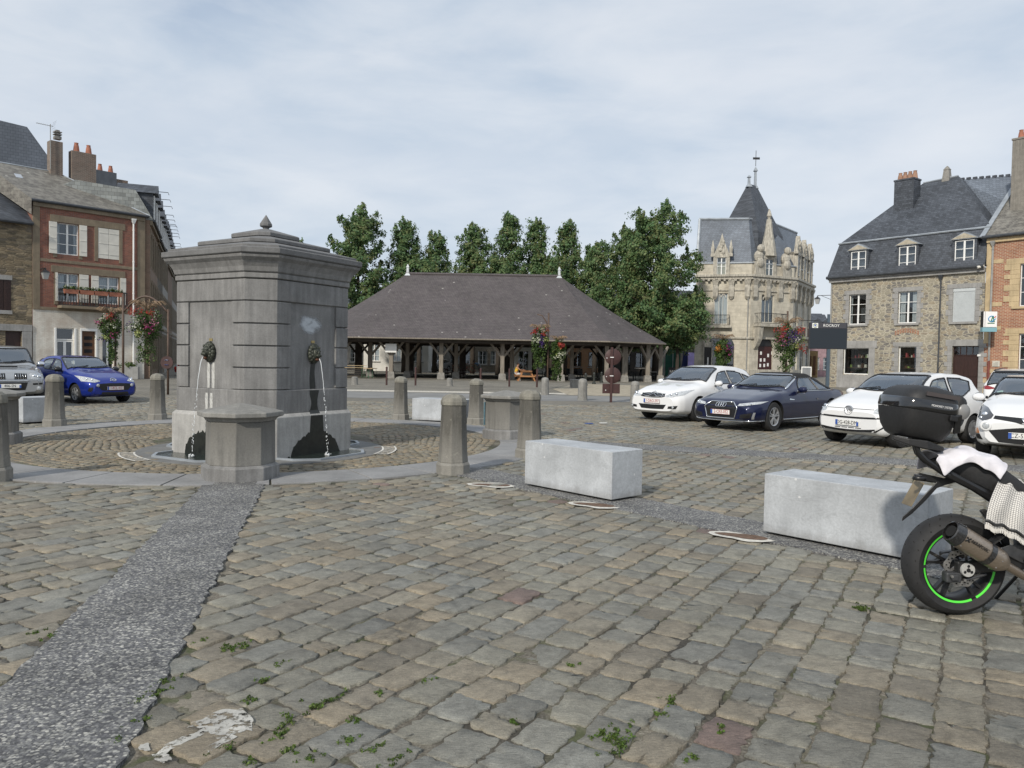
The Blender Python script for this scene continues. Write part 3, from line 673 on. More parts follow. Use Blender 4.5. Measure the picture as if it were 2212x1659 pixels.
# ------------------------------------------------------------------ stone cabinets (chamfered) round the fountain
def cabinet(label, loc, rz, hatch=False):
    t = thing('stone_pedestal', label, 'pedestal', loc, rz, 'stone pedestals on the flagstone ring')
    S = lambda prof: [sq(h, 0.62 * h, z) for h, z in prof]
    m = MB(); m.loft(S([(0.455, -0.03), (0.455, 0.17), (0.41, 0.20)])); m.build('base', FOUNT, t, bevel=0.006)
    m = MB(); m.loft(S([(0.405, 0.20), (0.400, 0.74), (0.39, 0.75)])); m.build('body', m_stone('pedestal_stone', (0.20, 0.195, 0.18), 0.4, bump=0.3, dark_top=(0.25, 0.9, 0.55)) if 'ped_m' not in MATS else MATS['ped_m'], t, bevel=0.006)
    MATS['ped_m'] = t.children[1].data.materials[0]
    m = MB(); m.loft(S([(0.405, 0.75), (0.43, 0.79), (0.49, 0.81), (0.50, 0.815), (0.50, 0.865), (0.48, 0.875), (0.05, 0.965)])); m.build('cap', m_stone('pedestal_cap', (0.22, 0.215, 0.20), 0.15, bump=0.4, lichen=0.3) if 'cap_m' not in MATS else MATS['cap_m'], t, bevel=0.006)
    MATS['cap_m'] = t.children[2].data.materials[0]
    if hatch:
        m = MB(); m.box(-0.405 - 0.02, -0.405, -0.16, 0.16, 0.26, 0.72); hd = m.build('hatch', mat('weathered_blue_paint', (0.05, 0.12, 0.16), 0.6, 0.3, 6, 0.2), t, bevel=0.004)
        m = MB()
        for z0, z1, y0, y1 in ((0.26, 0.30, -.16, .16), (0.68, 0.72, -.16, .16), (0.30, 0.68, -.16, -.12), (0.30, 0.68, .12, .16)): m.box(-0.437, -0.425, y0, y1, z0, z1)
        m.build('hatch_frame', mat('faded_blue_paint', (0.13, 0.22, 0.26), 0.6, 0.2, 6, 0.2), hd)
    return t
cabinet('tan-capped stone pedestal at the head of the wide gravel strip before the fountain', (-3.50, 9.93, 0), R(45 - 12))
cabinet('dark-topped stone pedestal with blue hatch, between two bollards right of the fountain', (-0.10, 15.55, 0), R(-12), True)
cabinet('stone pedestal cut by the left edge of the photo, beside the pale block', (-8.95, 13.15, 0), R(12), True)

# ------------------------------------------------------------------ bollards
def octa(r, z, n=8): return [(r * math.cos(2 * PI * (k + .5) / n), r * math.sin(2 * PI * (k + .5) / n), z) for k in range(n)]
_b = thing('stone_bollard', '', 'bollard', (0, 0, 0), 0, 'octagonal bollards round the flagstone ring')
m = MB(); m.loft([octa(0.235, -0.03), octa(0.235, 0.13), octa(0.215, 0.165)]); m.build('base', BOLL, _b, bevel=0.008)
m = MB(); m.loft([octa(0.212, 0.165), octa(0.20, 0.30), octa(0.172, 0.95)]); m.build('shaft', BOLL, _b, bevel=0.008)
m = MB(); m.loft([octa(0.178, 0.945), octa(0.185, 0.955), octa(0.185, 1.0), octa(0.165, 1.05), octa(0.115, 1.09), octa(0.05, 1.108)]); m.build('cap', m_stone('bollard_cap', (0.20, 0.19, 0.16), 0.2, bump=0.6, lichen=0.5), _b, bevel=0.008)
for i, (px, py, s, lab) in enumerate([
    (978, 1027, 1.0, 'tall stone bollard at the near end of the right-hand gravel strip'),
    (1143, 992, 1.0, 'chipped stone bollard half hidden behind the nearest pale block'),
    (1028, 917, 1.0, 'stone bollard behind the blue-hatched pedestal, right of the far pale block'),
    (865, 908, 1.0, 'stone bollard just right of the fountain, left of the far pale block'),
    (340, 908, 1.0, 'stone bollard in front of the hanging baskets, right of the blue car'),
    (118, 922, 1.0, 'stone bollard in front of the blue car, beside the pale block on the left'),
    (-20, 1042, 1.0, 'stone bollard cut off by the left edge of the photo')]):
    g = G(px, py); g = g + Vector((g.x, g.y, 0)).normalized() * 0.2
    if i == 0: o = _b; o.location = g; o.rotation_euler = (0, 0, R(20)); o['label'] = lab
    else: o = dup(_b, g, R(20 + 13 * i), lab)
    if i in (3, 4): o.scale = (0.96, 0.96, 1.0)
m_sb = m_stone('short_bollard_stone', (0.22, 0.215, 0.20), 0.2, bump=0.4, lichen=0.4)
def simple_bollard(px, py, hgt, w, label, group, shape='round'):
    g = G(px, py)
    t = thing('bollard', label, 'bollard', g, R(30), group)
    n = 12 if shape == 'round' else 8; r = w / 2
    m = MB(); m.lathe([(r * 1.08, -0.02), (r, 0.2 * hgt), (r * 0.92, hgt * 0.8)], n); m.build('shaft', m_sb, t, smooth=True, angle=40)
    m = MB(); m.lathe([(r * 0.94, hgt * 0.8), (r * 0.9, hgt * 0.9), (r * 0.62, hgt * 0.975), (r * 0.1, hgt)], n); m.build('dome', m_sb, t, smooth=True, angle=40)
    return t
for px, py, h_, w_, lab in ((1177, 853, 0.80, 0.36, 'round-topped grey bollard below the hanging flowers by the hall'), (1258, 865, 0.88, 0.38, 'round-topped grey bollard left of the brown double road sign'),
                            (1371, 870, 0.84, 0.36, 'round-topped grey bollard beside the nose of the white hatchback'), (766, 831, 0.46, 0.38, 'stumpy stone bollard at the right edge of the fountain'), (971, 834, 0.46, 0.36, 'stumpy stone bollard before the middle of the hall'),
                            (1424, 812, 0.95, 0.45, 'pale stone bollard on the hall corner behind the white hatchback'), (1445, 812, 0.95, 0.45, 'pale stone bollard nearest the green shopfront'), (1470, 811, 0.95, 0.45, 'pale stone bollard under the big tree by the blue parasol')):
    simple_bollard(px, py, h_, w_, lab, 'round topped bollards near the hall')
m = MB(); m.box(-.27, .27, -.25, .25, -.02, .5); g = G(1243, 838); tag(m.build('stone_cube', m_sb, None, bevel=0.02, loc=g, rz=0.2), 'dark square stone block on the paving in front of the hall', 'stone block')
for px, py in ((835, 831.7), (897.5, 832.5), (1038, 834), (1100, 835), (1159.7, 836.4)):
    t = thing('thin_post', {835: 'slim brown post before the white notice board', 897.5: 'slim brown post between two hall pillars, second from the fountain', 1038: 'slim brown post behind the stone bollard in mid view', 1100: 'slim brown post left of the picnic table', 1159.7: 'slim brown post right of the picnic table'}[px], 'post', G(px, py), 0, 'slim brown posts along the hall front')
    m = MB(); m.lathe([(0.055, 0), (0.055, 1.0)], 10); m.build('tube', RUST, t, smooth=True, angle=40); m = MB(); m.lathe([(0.06, 1.0), (0.06, 1.02), (0.02, 1.05)], 10); m.build('cap', RUST, t, smooth=True, angle=40)
IRON = mat('cast_iron_green', (0.03, 0.034, 0.03), 0.5, 0.1, 5, 0.1)
for px, py, lab in ((1265, 833, 'dark iron bollard directly behind the grey bollard left of the road sign'), (1283, 830, 'dark iron bollard left of the brown road sign'), (1299, 826.6, 'dark iron bollard just behind the brown road sign')):
    t = thing('iron_bollard', lab, 'bollard', G(px, py), 0, 'cast iron bollards by the hall')
    m = MB(); m.lathe([(0.13, 0), (0.13, 0.1), (0.085, 0.14), (0.07, 0.55), (0.10, 0.6), (0.06, 0.64)], 12); m.build('shaft', IRON, t, smooth=True, angle=40); m = MB(); m.lathe([(0.06, 0.64), (0.085, 0.70), (0.05, 0.78), (0.01, 0.80)], 12); m.build('knob', IRON, t, smooth=True)

# ------------------------------------------------------------------ pale sawn blocks
def stone_block(label, A, ang, L_, W_, H_):
    t = thing('stone_block', label, 'stone block', (A[0], A[1], 0), ang, 'pale sawn stone blocks')
    m = MB(); m.box(0, L_, 0, W_, 0.035, 0.035 + H_); m.build('slab', GRAN, t, bevel=0.006)
    for x, y in ((0.2, 0.1), (L_ - 0.3, 0.1), (0.2, W_ - 0.15), (L_ - 0.3, W_ - 0.15)):
        m = MB(); m.box(x, x + 0.1, y, y + 0.06, -0.01, 0.035); m.build('foot', GRAN, t)
    return t
ang1 = math.atan2(-1.06, 0.96)
stone_block('long pale stone block lying on the gravel strip in the centre', (0.18, 9.66), ang1, 1.43, 0.545, 0.54)
stone_block('long pale stone block with the motorcycle parked in front of it', (2.37, 7.14), ang1, 1.43, 0.545, 0.54)
stone_block('far pale stone block between bollards right of the fountain', (-2.5, 19.3), math.atan2(-0.5, 1.42), 1.43, 0.545, 0.54)
stone_block('short pale stone block in front of the silver car', (-11.05, 16.95), math.atan2(-0.3, 0.45), 0.545, 0.80, 0.54)

# ------------------------------------------------------------------ painted footprints
PAINT = m_stone('worn_white_road_paint', (0.42, 0.41, 0.375), 0.15, bump=0.5, scale=9)
def _wear():
    nt = PAINT.node_tree; N = nt.nodes; b = N['Principled BSDF']; tc = N.new('ShaderNodeTexCoord'); n = N.new('ShaderNodeTexNoise'); n.inputs['Scale'].default_value = 22; n.inputs['Detail'].default_value = 6; n.inputs['Roughness'].default_value = .7
    nt.links.new(tc.outputs['Object'], n.inputs['Vector']); r = N.new('ShaderNodeValToRGB'); r.color_ramp.elements[0].position = .42; r.color_ramp.elements[1].position = .50; nt.links.new(n.outputs['Fac'], r.inputs[0]); nt.links.new(r.outputs[0], b.inputs['Alpha'])
_wear()
PAINT2 = mat('rust_paint_fill', (0.12, 0.075, 0.05), 0.9, 0.3, 18, 0.3)
def footprint(c, ang, L_, label, bare=False):
    t = thing('footprint_marking', label, 'footprint', (c.x, c.y, 0.011), ang, 'painted footprints on the setts')
    def outline(sc, n=36):
        P = []
        for i in range(n):
            a = 2 * PI * i / n; x = math.cos(a) * 0.5; y = math.sin(a) * (0.27 + 0.07 * math.cos(a) - 0.05 * math.exp(-((x + 0.1) / 0.15) ** 2)); P.append((x * L_ * sc[0] + sc[2], y * L_ * sc[1]))
        return P
    r2 = random.Random(int(L_ * 1000)); o_ = outline((1.0, 1.15, 0)); i_ = outline((0.80, 0.62, 0))
    o_ = [(x + r2.uniform(-.012, .012), y + r2.uniform(-.012, .012)) for x, y in o_]
    m = MB(); n = len(o_); m.add([(x, y, 0) for x, y in o_] + [(x, y, 0.0) for x, y in i_], [(k, (k + 1) % n, n + (k + 1) % n, n + k) for k in range(n)]); m.build('outline', mat('footprint_white', (0.55, 0.53, 0.48), 0.9, 0.2, 16, 0.4), t)
    if not bare:
        m = MB(); m.add([(x, y, 0.001) for x, y in i_], [tuple(range(n))]); m.build('fill', PAINT2, t)
footprint(G(1060, 1049), R(-8), 0.62, 'white-edged painted footprint near the bollard, left of the central block')
footprint(G(1283, 1092), R(-20), 0.60, 'white-edged painted footprint below the right end of the central block')
footprint(G(1600, 1160), R(-28), 0.60, 'white-edged painted footprint left of the block behind the motorcycle')
# big worn white patch bottom left
m = MB(); r2 = random.Random(2)
for pts in ([(400, 1575), (470, 1538), (520, 1533), (548, 1555), (545, 1580), (490, 1590), (470, 1600), (440, 1575)], [(330, 1640), (355, 1612), (440, 1578), (450, 1586), (370, 1622), (345, 1648)], [(440, 1625), (500, 1588), (510, 1595), (450, 1632)], [(300, 1615), (325, 1612), (322, 1628), (302, 1626)], [(330, 1638), (360, 1632), (372, 1648), (345, 1656)]):
    ZL = 0.008 + 0.0012 * len(m.f); P = [G(a + r2.uniform(-3.5, 3.5), b + r2.uniform(-2.5, 2.5)) + Vector((0, 0, ZL)) for a, b in [(pts[k][0] + (pts[(k + 1) % len(pts)][0] - pts[k][0]) * q / 4, pts[k][1] + (pts[(k + 1) % len(pts)][1] - pts[k][1]) * q / 4) for k in range(len(pts)) for q in range(4)]]; m.add(P, [tuple(range(len(P)))])
_o = m.build('worn_footprint_marking', PAINT); tag(_o, 'large cracked white patch of an old painted footprint, bottom left beside the gravel strip', 'footprint', 'painted footprints on the setts')
# ------------------------------------------------------------------ house building kit
BRICK_L = m_brick('old_dark_red_brick', (0.27, 0.088, 0.055), (0.18, 0.058, 0.040), (0.19, 0.15, 0.12), stain=((0.10, 0.075, 0.055), 0.4))
BRICK_R = m_brick('sunny_red_brick', (0.34, 0.135, 0.07), (0.25, 0.085, 0.05), (0.42, 0.33, 0.24), bw=0.25, rh=0.085, ms=0.016)
BRICK_W = m_brick('whitewashed_brick', (0.60, 0.58, 0.52), (0.66, 0.64, 0.58), (0.50, 0.45, 0.38), ms=0.007, stain=((0.36, 0.25, 0.18), 0.55))
BRICK_C = m_brick('chimney_brick', (0.17, 0.115, 0.09), (0.11, 0.08, 0.065), (0.26, 0.22, 0.18), stain=((0.22, 0.20, 0.17), 0.5))
BUFF = m_stone('buff_sandstone', (0.205, 0.165, 0.115), 0.12, bump=0.3, scale=1.5)
YELL = m_stone('yellow_ashlar', (0.50, 0.39, 0.235), 0.1, bump=0.3, scale=1.2)
GREYST = m_stone('grey_dressed_stone', (0.30, 0.295, 0.285), 0.12, bump=0.25, scale=1.6)
RUB_L = m_rubble('brown_rubble_stone', [(0.17, 0.135, 0.09), (0.23, 0.18, 0.115), (0.12, 0.10, 0.07), (0.26, 0.21, 0.14), (0.15, 0.125, 0.095)], (0.20, 0.165, 0.11), 2.2, 8.5)
RUB_R = m_rubble('golden_rubble_stone', [(0.29, 0.265, 0.205), (0.33, 0.30, 0.235), (0.17, 0.16, 0.145), (0.25, 0.215, 0.165), (0.29, 0.265, 0.21), (0.20, 0.185, 0.165), (0.31, 0.265, 0.195)], (0.42, 0.385, 0.305), 2.9, 6.2, edge=0.10)
ASHLAR = m_brick('cream_ashlar', (0.50, 0.465, 0.385), (0.56, 0.52, 0.43), (0.40, 0.37, 0.31), bw=0.85, rh=0.36, ms=0.012, var=0.18, stain=((0.25, 0.225, 0.185), 0.75))
CARVE = m_stone('carved_cream_stone', (0.40, 0.375, 0.32), 0.45, bump=0.9, scale=3.5)
SLATE = m_slate('blue_slate', (0.060, 0.068, 0.082))
SLATE_B = m_slate('lit_blue_slate', (0.125, 0.145, 0.175), rh=0.18, bw=0.25, var=0.14)  # paler copy of the blue slate, with sunlight put into its colour
SLATE_L = m_slate('lichen_slate', (0.135, 0.125, 0.110), rh=0.20, bw=0.3, lichen=0.55)
SLATE_P = m_slate('pale_slate', (0.20, 0.215, 0.21), rh=0.22, bw=0.3, lichen=0.2)
SLATEH = m_slate('slate_hung_wall', (0.11, 0.125, 0.15), rh=0.2, bw=0.3, var=0.08)
HALLT = m_slate('hall_roof_tile', (0.080, 0.069, 0.072), rh=0.125, bw=0.19, var=0.10, lichen=0.10, rough=0.8)
STREETW = m_brick('street_row_brick', (0.22, 0.13, 0.085), (0.17, 0.10, 0.07), (0.22, 0.18, 0.14), stain=((0.22, 0.185, 0.14), 0.7))
RENDER = mat('white_render', (0.66, 0.65, 0.61), 0.9, 0.06, 1.2, 0.15)
STUCCO_G = mat('grey_render', (0.34, 0.325, 0.30), 0.9, 0.1, 1.5, 0.2)

def wall_mesh(m, x0, x1, z0, z1, ops, y=0.0, depth=0.45, mi=0, mdark=1):
    """upright wall with real openings (reveals and a dark room behind each)"""
    xs = sorted({x0, x1, *[v for o in ops for v in o[:2] if x0 < v < x1]}); zs = sorted({z0, z1, *[v for o in ops for v in o[2:4] if z0 < v < z1]})
    ins = lambda a, b: any(o[0] - 1e-6 < a < o[1] + 1e-6 and o[2] - 1e-6 < b < o[3] + 1e-6 for o in ops)
    for i in range(len(xs) - 1):
        for j in range(len(zs) - 1):
            a, b, c, d = xs[i], xs[i + 1], zs[j], zs[j + 1]
            if not ins((a + b) / 2, (c + d) / 2): m.add([(a, y, c), (b, y, c), (b, y, d), (a, y, d)], [(0, 1, 2, 3)], mi)
    for o in ops:
        a, b, c, d = o[:4]; Y = y + depth
        m.add([(a, y, c), (a, y + .22, c), (a, y + .22, d), (a, y, d)], [(0, 1, 2, 3)], mi); m.add([(b, y, c), (b, y + .22, c), (b, y + .22, d), (b, y, d)], [(3, 2, 1, 0)], mi)
        m.add([(a, y, c), (b, y, c), (b, y + .22, c), (a, y + .22, c)], [(0, 1, 2, 3)], mi); m.add([(a, y, d), (b, y, d), (b, y + .22, d), (a, y + .22, d)], [(3, 2, 1, 0)], mi)
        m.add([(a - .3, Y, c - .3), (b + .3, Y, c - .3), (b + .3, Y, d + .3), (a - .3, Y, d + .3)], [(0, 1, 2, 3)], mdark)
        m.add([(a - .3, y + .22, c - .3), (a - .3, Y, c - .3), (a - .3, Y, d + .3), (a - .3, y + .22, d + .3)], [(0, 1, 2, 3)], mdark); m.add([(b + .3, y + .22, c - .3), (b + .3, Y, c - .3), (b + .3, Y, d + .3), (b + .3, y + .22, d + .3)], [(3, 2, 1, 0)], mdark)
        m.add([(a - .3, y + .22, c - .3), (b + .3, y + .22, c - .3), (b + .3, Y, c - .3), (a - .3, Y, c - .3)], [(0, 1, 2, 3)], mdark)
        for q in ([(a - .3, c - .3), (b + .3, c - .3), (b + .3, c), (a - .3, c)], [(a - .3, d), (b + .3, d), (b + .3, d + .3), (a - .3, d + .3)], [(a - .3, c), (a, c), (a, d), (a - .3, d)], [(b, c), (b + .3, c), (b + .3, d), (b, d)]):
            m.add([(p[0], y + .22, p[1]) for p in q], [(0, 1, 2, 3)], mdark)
def window(par, x0, x1, z0, z1, y=0.12, cols=2, rows=3, fm=WHITE, curtain=0.0, fw=0.05, name='window', glass=GLASS, mid=0.10):
    m = MB(); d0, d1 = y, y + 0.06
    m.box(x0, x0 + fw, d0, d1, z0, z1); m.box(x1 - fw, x1, d0, d1, z0, z1); m.box(x0 + fw, x1 - fw, d0, d1, z0, z0 + fw * 1.3); m.box(x0 + fw, x1 - fw, d0, d1, z1 - fw, z1)
    w = (x1 - x0 - 2 * fw)
    for c in range(1, cols):
        xc = x0 + fw + w * c / cols; t = mid if cols == 2 else 0.035; m.box(xc - t / 2, xc + t / 2, d0 - 0.004, d1 + 0.004, z0 + fw * 1.3, z1 - fw)
    for r in range(1, rows):
        zc = z0 + (z1 - z0) * r / rows; m.box(x0 + fw, x1 - fw, d0 + 0.012, d1 - 0.008, zc - 0.016, zc + 0.016)
    o = m.build(name, fm, par)
    g = MB(); yy = (d0 + d1) / 2; g.add([(x0 + fw * .5, yy, z0 + fw * .5), (x1 - fw * .5, yy, z0 + fw * .5), (x1 - fw * .5, yy, z1 - fw * .5), (x0 + fw * .5, yy, z1 - fw * .5)], [(0, 1, 2, 3)]); g.build('pane', glass, o)
    if curtain:
        for s in (0, 1):
            a = x0 + fw + (0 if s == 0 else w * (1 - curtain / 2)); b = a + w * curtain / 2; P = [[], []]; n = 14
            for i in range(n + 1):
                xx = a + (b - a) * i / n; yv = y + 0.13 + 0.015 * math.sin(i * 1.9); P[0].append((xx, yv, z0 + fw)); P[1].append((xx, yv, z1 - fw))
            g = MB(); g.grid(P); g.build('curtain', CURTAIN, o)
    return o
def shutter(par, x0, x1, z0, z1, y=-0.05, m_=IVORY, slats=False, name='shutter'):
    m = MB(); m.box(x0, x1, y, y + 0.035, z0, z1)
    if slats:
        n = int((z1 - z0) / 0.08)
        for i in range(n): m.box(x0 + .05, x1 - .05, y - 0.015, y, z0 + .06 + i * (z1 - z0 - .1) / n, z0 + .06 + (i + .55) * (z1 - z0 - .1) / n)
    else:
        for k in (0.15, 0.5, 0.85): m.box(x0 + 0.03, x1 - 0.03, y - 0.014, y, z0 + (z1 - z0) * k - 0.03, z0 + (z1 - z0) * k + 0.03)
    return m.build(name, m_, par, bevel=0.004, segs=1)
def trim(par, name, boxes, mt, bevel=0.008):
    m = MB()
    for b in boxes: m.box(*b)
    return m.build(name, mt, par, bevel=bevel, segs=1)
def surround(par, x0, x1, z0, z1, mt, w=0.2, proud=0.035, toothed=True, seed=1, sill=True, lintel=0.28):
    m = MB(); r2 = random.Random(seed); m.box(x0 - w * 1.2, x1 + w * 1.2, -proud, 0.05, z1, z1 + lintel)
    for s in (-1, 1):
        z = z0; k = 0
        while z < z1 - 1e-3:
            h_ = min(r2.uniform(0.26, 0.4), z1 - z); ww = w * (1.35 if k % 2 else 0.85) if toothed else w; xa = x0 - ww if s < 0 else x1; m.box(xa, xa + ww, -proud - 0.002 * (k % 3), 0.05, z + 0.003, z + h_ - 0.003); z += h_; k += 1
    if sill: m.box(x0 - w * 0.6, x1 + w * 0.6, -proud - 0.07, 0.06, z0 - 0.14, z0)
    return m.build('window_surround', mt, par, bevel=0.008, segs=1)
def pipe(par, x, z0, z1, mt, y=-0.09, r=0.05, hopper=True, name='downpipe'):
    m = MB(); m.tube([(x, y, z0), (x, y, z1)], r, 8)
    z = z0 + 1.0
    while z < z1 - 0.3: m.tube([(x, y, z), (x, y, z + 0.07)], r * 1.25, 8); z += 1.9
    if hopper: m.loft([[(x + a * q, y + b * q, z1 + h_) for a, b in ((-1, -1), (1, -1), (1, 1), (-1, 1))] for q, h_ in ((0.06, -0.12), (0.12, 0.08), (0.13, 0.16))])
    return m.build(name, mt, par)
def chimney(par, x0, x1, y0, y1, z0, z1, mt, pots=2, cap=True, pm=TERRA):
    m = MB(); m.box(x0, x1, y0, y1, z0, z1)
    if cap: m.box(x0 - .04, x1 + .04, y0 - .04, y1 + .04, z1, z1 + .12)
    c = m.build('chimney', mt, par, bevel=0.01, segs=1); zt = z1 + (0.12 if cap else 0)
    for i in range(pots):
        m = MB(); xx = x0 + (x1 - x0) * (i + .5) / pots; m.lathe([(0.19, 0), (0.15, 0.32), (0.11, 0.48), (0.13, 0.54), (0.10, 0.55)], 10, (xx, (y0 + y1) / 2, zt)); m.build('chimney_pot', pm, c, smooth=True, angle=40)
    return c
def rail(par, x0, x1, z0, z1, y, mt=BLACK, n=None, name='balcony_rail', depth=0.0, bulge=True):
    m = MB(); L_ = x1 - x0; n = n or int(L_ / 0.14)
    m.box(x0, x1, y - .025, y + .025, z1 - .05, z1); m.box(x0, x1, y - .02, y + .02, z0, z0 + .04)
    for i in range(n + 1):
        xx = x0 + L_ * i / n; m.lathe([(0.016, 0), (0.03, (z1 - z0) * .28), (0.012, (z1 - z0) * .5), (0.016, (z1 - z0 - .05))] if bulge else [(0.012, 0), (0.012, z1 - z0 - .05)], 6, (xx, y, z0))
    if depth:
        for xx in (x0, x1): m.box(xx - .02, xx + .02, y, y + depth, z1 - .05, z1); m.box(xx - .02, xx + .02, y, y + depth, z0, z0 + .04); [m.box(xx - .012, xx + .012, y + depth * k / 4, y + depth * k / 4 + .02, z0, z1 - .05) for k in (1, 2, 3)]
    return m.build(name, mt, par)
def lantern(label, loc, rz, reach=0.6, drop=0.0):
    t = thing('wall_lantern', label, 'lantern', loc, rz)
    m = MB(); m.bar((0, 0, 0.3), (0, -reach, 0.3), 0.04); m.bar((0, 0, 0.0), (0, -reach * .7, 0.28), 0.03); m.build('bracket', BLACK, t)
    m = MB(); y = -reach; m.loft([[(a * q, y + b * q, z) for a, b in ((-1, -1), (1, -1), (1, 1), (-1, 1))] for q, z in ((.19, .05), (.11, .16), (.04, .20), (.03, .3))]); m.build('hood', BLACK, t)
    m = MB(); m.loft([[(a * q, y + b * q, z) for a, b in ((-1, -1), (1, -1), (1, 1), (-1, 1))] for q, z in ((.10, -.30), (.17, .05))]); m.build('lamp_glass', mat('lantern_glass', (0.35, 0.36, 0.36), 0.2, 0.05, 3, 0), t)
    return t

# ------------------------------------------------------------------ brick house on the left
FB = Frame((-26.5, 42.5), (-22.5, 47.0)); LB = FB.len; HB = 9.9
hb = thing('brick_house', 'red brick corner house with cream shutters, whitewashed ground floor and iron balcony', 'house', FB.O, FB.rz)
w1 = FB.rect(123, 480, 170, 553); w2 = FB.rect(212, 491, 257, 564); w3 = FB.rect(125, 589, 170, 653); w4 = FB.rect(213, 596, 257, 655)
g1 = FB.rect(122, 708, 160, 812); g2 = FB.rect(177, 715, 206, 815); g3 = FB.rect(221, 717, 246, 790)
zf = 4.05
for w_ in (w1, w2): pass
w2 = (w2[0], w2[1], w1[2], w1[3]); w4 = (w4[0], w4[1], w3[2], w3[3]); g1 = (g1[0], g1[1], 0.15, g1[3]); g2 = (g2[0], g2[1], 0.1, g2[3]); g3 = (g3[0], g3[1], 0.15, g1[3])
m = MB(); wall_mesh(m, 0, LB, zf, HB, [w1, w2, w3, w4]); m.add([(LB, 0, zf), (LB, 7, zf), (LB, 7, HB), (LB, 0, HB)], [(0, 1, 2, 3)]); m.add([(0, 0, 0), (0, 7, 0), (0, 7, HB), (0, 0, HB)], [(0, 1, 2, 3)])
m.build('brick_wall', [BRICK_L, DARK], hb, fix=False)
m = MB(); wall_mesh(m, 0, LB, 0, zf - 0.16, [g1, g2, g3]); m.build('whitewashed_wall', [BRICK_W, DARK], hb, fix=False)
bx = [(0, LB, -.05, .05, zf - .16, zf + .0), (0, 0.36, -.04, .05, zf, HB), (LB - .42, LB + .03, -.04, .3, zf, HB), (0, LB, -.10, .05, HB - .34, HB - .10), (0, LB, -.03, .05, w1[2] - .5, w1[2] - .32)]
bx += [(w1[0] - .35, w2[1] + .35, -.035, .05, w1[3] + .02, w1[3] + .40), (w3[0] - .35, w4[1] + .35, -.035, .05, w3[3] + .02, w3[3] + .40)]
for w_ in (w1, w2, w3, w4): bx += [(w_[0] - .2, w_[0] - .0, -.033, .05, w_[2] - .2, w_[3] + .02), (w_[1], w_[1] + .2, -.033, .05, w_[2] - .2, w_[3] + .02)]
trim(hb, 'stone_dressings', bx, BUFF, 0.01)
window(hb, *w1, cols=2, rows=3, curtain=0.3); window(hb, *w3, cols=2, rows=3, curtain=0.7); window(hb, *w4, cols=2, rows=3, curtain=0.95)
for a, b, c in ((w1[0] - .42, w1[0] - .02, w1), (w1[1] + .02, w1[1] + .42, w1), (w3[1] + .02, w3[1] + .5, w3), (w4[0] - .42, w4[0] - .02, w4), (w4[1] + .05, w4[1] + .38, w4), (w3[0] - .14, w3[0] - .02, w3)): shutter(hb, a, b, c[2], c[3], y=-0.085)
mid_ = (w2[0] + w2[1]) / 2; shutter(hb, w2[0], mid_ - .008, w2[2], w2[3], y=-.02); shutter(hb, mid_ + .008, w2[1], w2[2], w2[3], y=-.02)
window(hb, g1[0], g1[1], g1[2], g1[3] - 0.7, cols=2, rows=1, name='glazed_door', mid=.14, fw=.08); window(hb, g1[0], g1[1], g1[3] - 0.68, g1[3], cols=1, rows=1); window(hb, *g3, cols=2, rows=1)
trim(hb, 'door_frames', [(g1[0] - .12, g1[0] - .005, -.03, .08, 0, g1[3]), (g1[1] + .005, g1[1] + .12, -.03, .08, 0, g1[3]), (g2[0] - .1, g2[0] - .005, -.03, .08, 0, g2[3]), (g2[1] + .005, g2[1] + .1, -.03, .08, 0, g2[3]), (g2[0] - .1, g2[1] + .1, -.032, .08, g2[3] + .005, g2[3] + .15)], WHITE)
m = MB(); m.box(g2[0], g2[1], .1, .16, .1, g2[3]); dr = m.build('front_door', WOOD_BR, hb)
for k in range(4): m = MB(); m.box(g2[0] + .15, g2[1] - .15, .085, .1, 1.15 + k * .38, 1.35 + k * .38); m.build('door_glass', DARK, dr)
m = MB(); trim(dr, 'letterbox', [((g2[0] + g2[1]) / 2 - .15, (g2[0] + g2[1]) / 2 + .15, .08, .1, .85, .92)], WHITE)
b0 = FB.at(122.7, 650)[0]; b1 = FB.at(266, 650)[0]; trim(hb, 'balcony_slab', [(b0, b1, -.75, -.05, zf - .03, zf + .12)], BUFF); rail(hb, b0 + .05, b1 - .05, zf + .13, zf + 1.05, -.7, depth=.62)
pipe(hb, FB.at(287, 600)[0], 0.3, HB - .45, WHITE)
m = MB(); m.tube([(-.1, -.16, HB - .04), (LB + .2, -.16, HB - .04)], .09, 8); m.build('gutter', LEAD, hb)
# roof: slates covered in lichen, hipped to the street corner
m = MB(); e0 = (-.1, -.2, HB); e1 = (LB + .25, -.2, HB); r0 = (-1.6, 3.6, 12.35); r1 = (2.3, 3.6, 12.35); k0 = (-.1, 7.4, HB); k1 = (LB + .25, 7.4, HB)
m.add([e0, e1, r1, r0, k0, k1], [(0, 1, 2, 3), (1, 5, 2), (5, 4, 3, 2)]); m.add([e0, r0, (-1.6, 3.6, 11.3), (-.1, -.2, 9.05)], [(0, 1, 2, 3)]); rf = m.build('roof', SLATE_L, hb)
m = MB(); m.tube([r0, r1], .06, 6); m.tube([r1, e1], .05, 6); m.build('ridge_flashing', ZINC, rf)
sk = (1.0, 1.45); z_at = lambda b: HB + (b + .2) * (12.35 - HB) / 3.8
m = MB(); m.box(-.25, .1, 0, 0.03, 0, 0.5); 
o = m.build('skylight', mat('skylight_glass', (0.35, 0.38, 0.42), 0.15, 0, 1, 0), rf); o.location = (0.05, 2.05, z_at(2.05) + .02); o.rotation_euler = (R(-57), 0, 0)
def fch(fr, par, px0, px1, pyt, pyb, y, dy, mt, **kw):
    x0, zt = fr.at(px0, pyt, y); x1, zb = fr.at(px1, pyb, y); return chimney(par, x0, x1, y, y + dy, zb - .6, zt, mt, **kw)
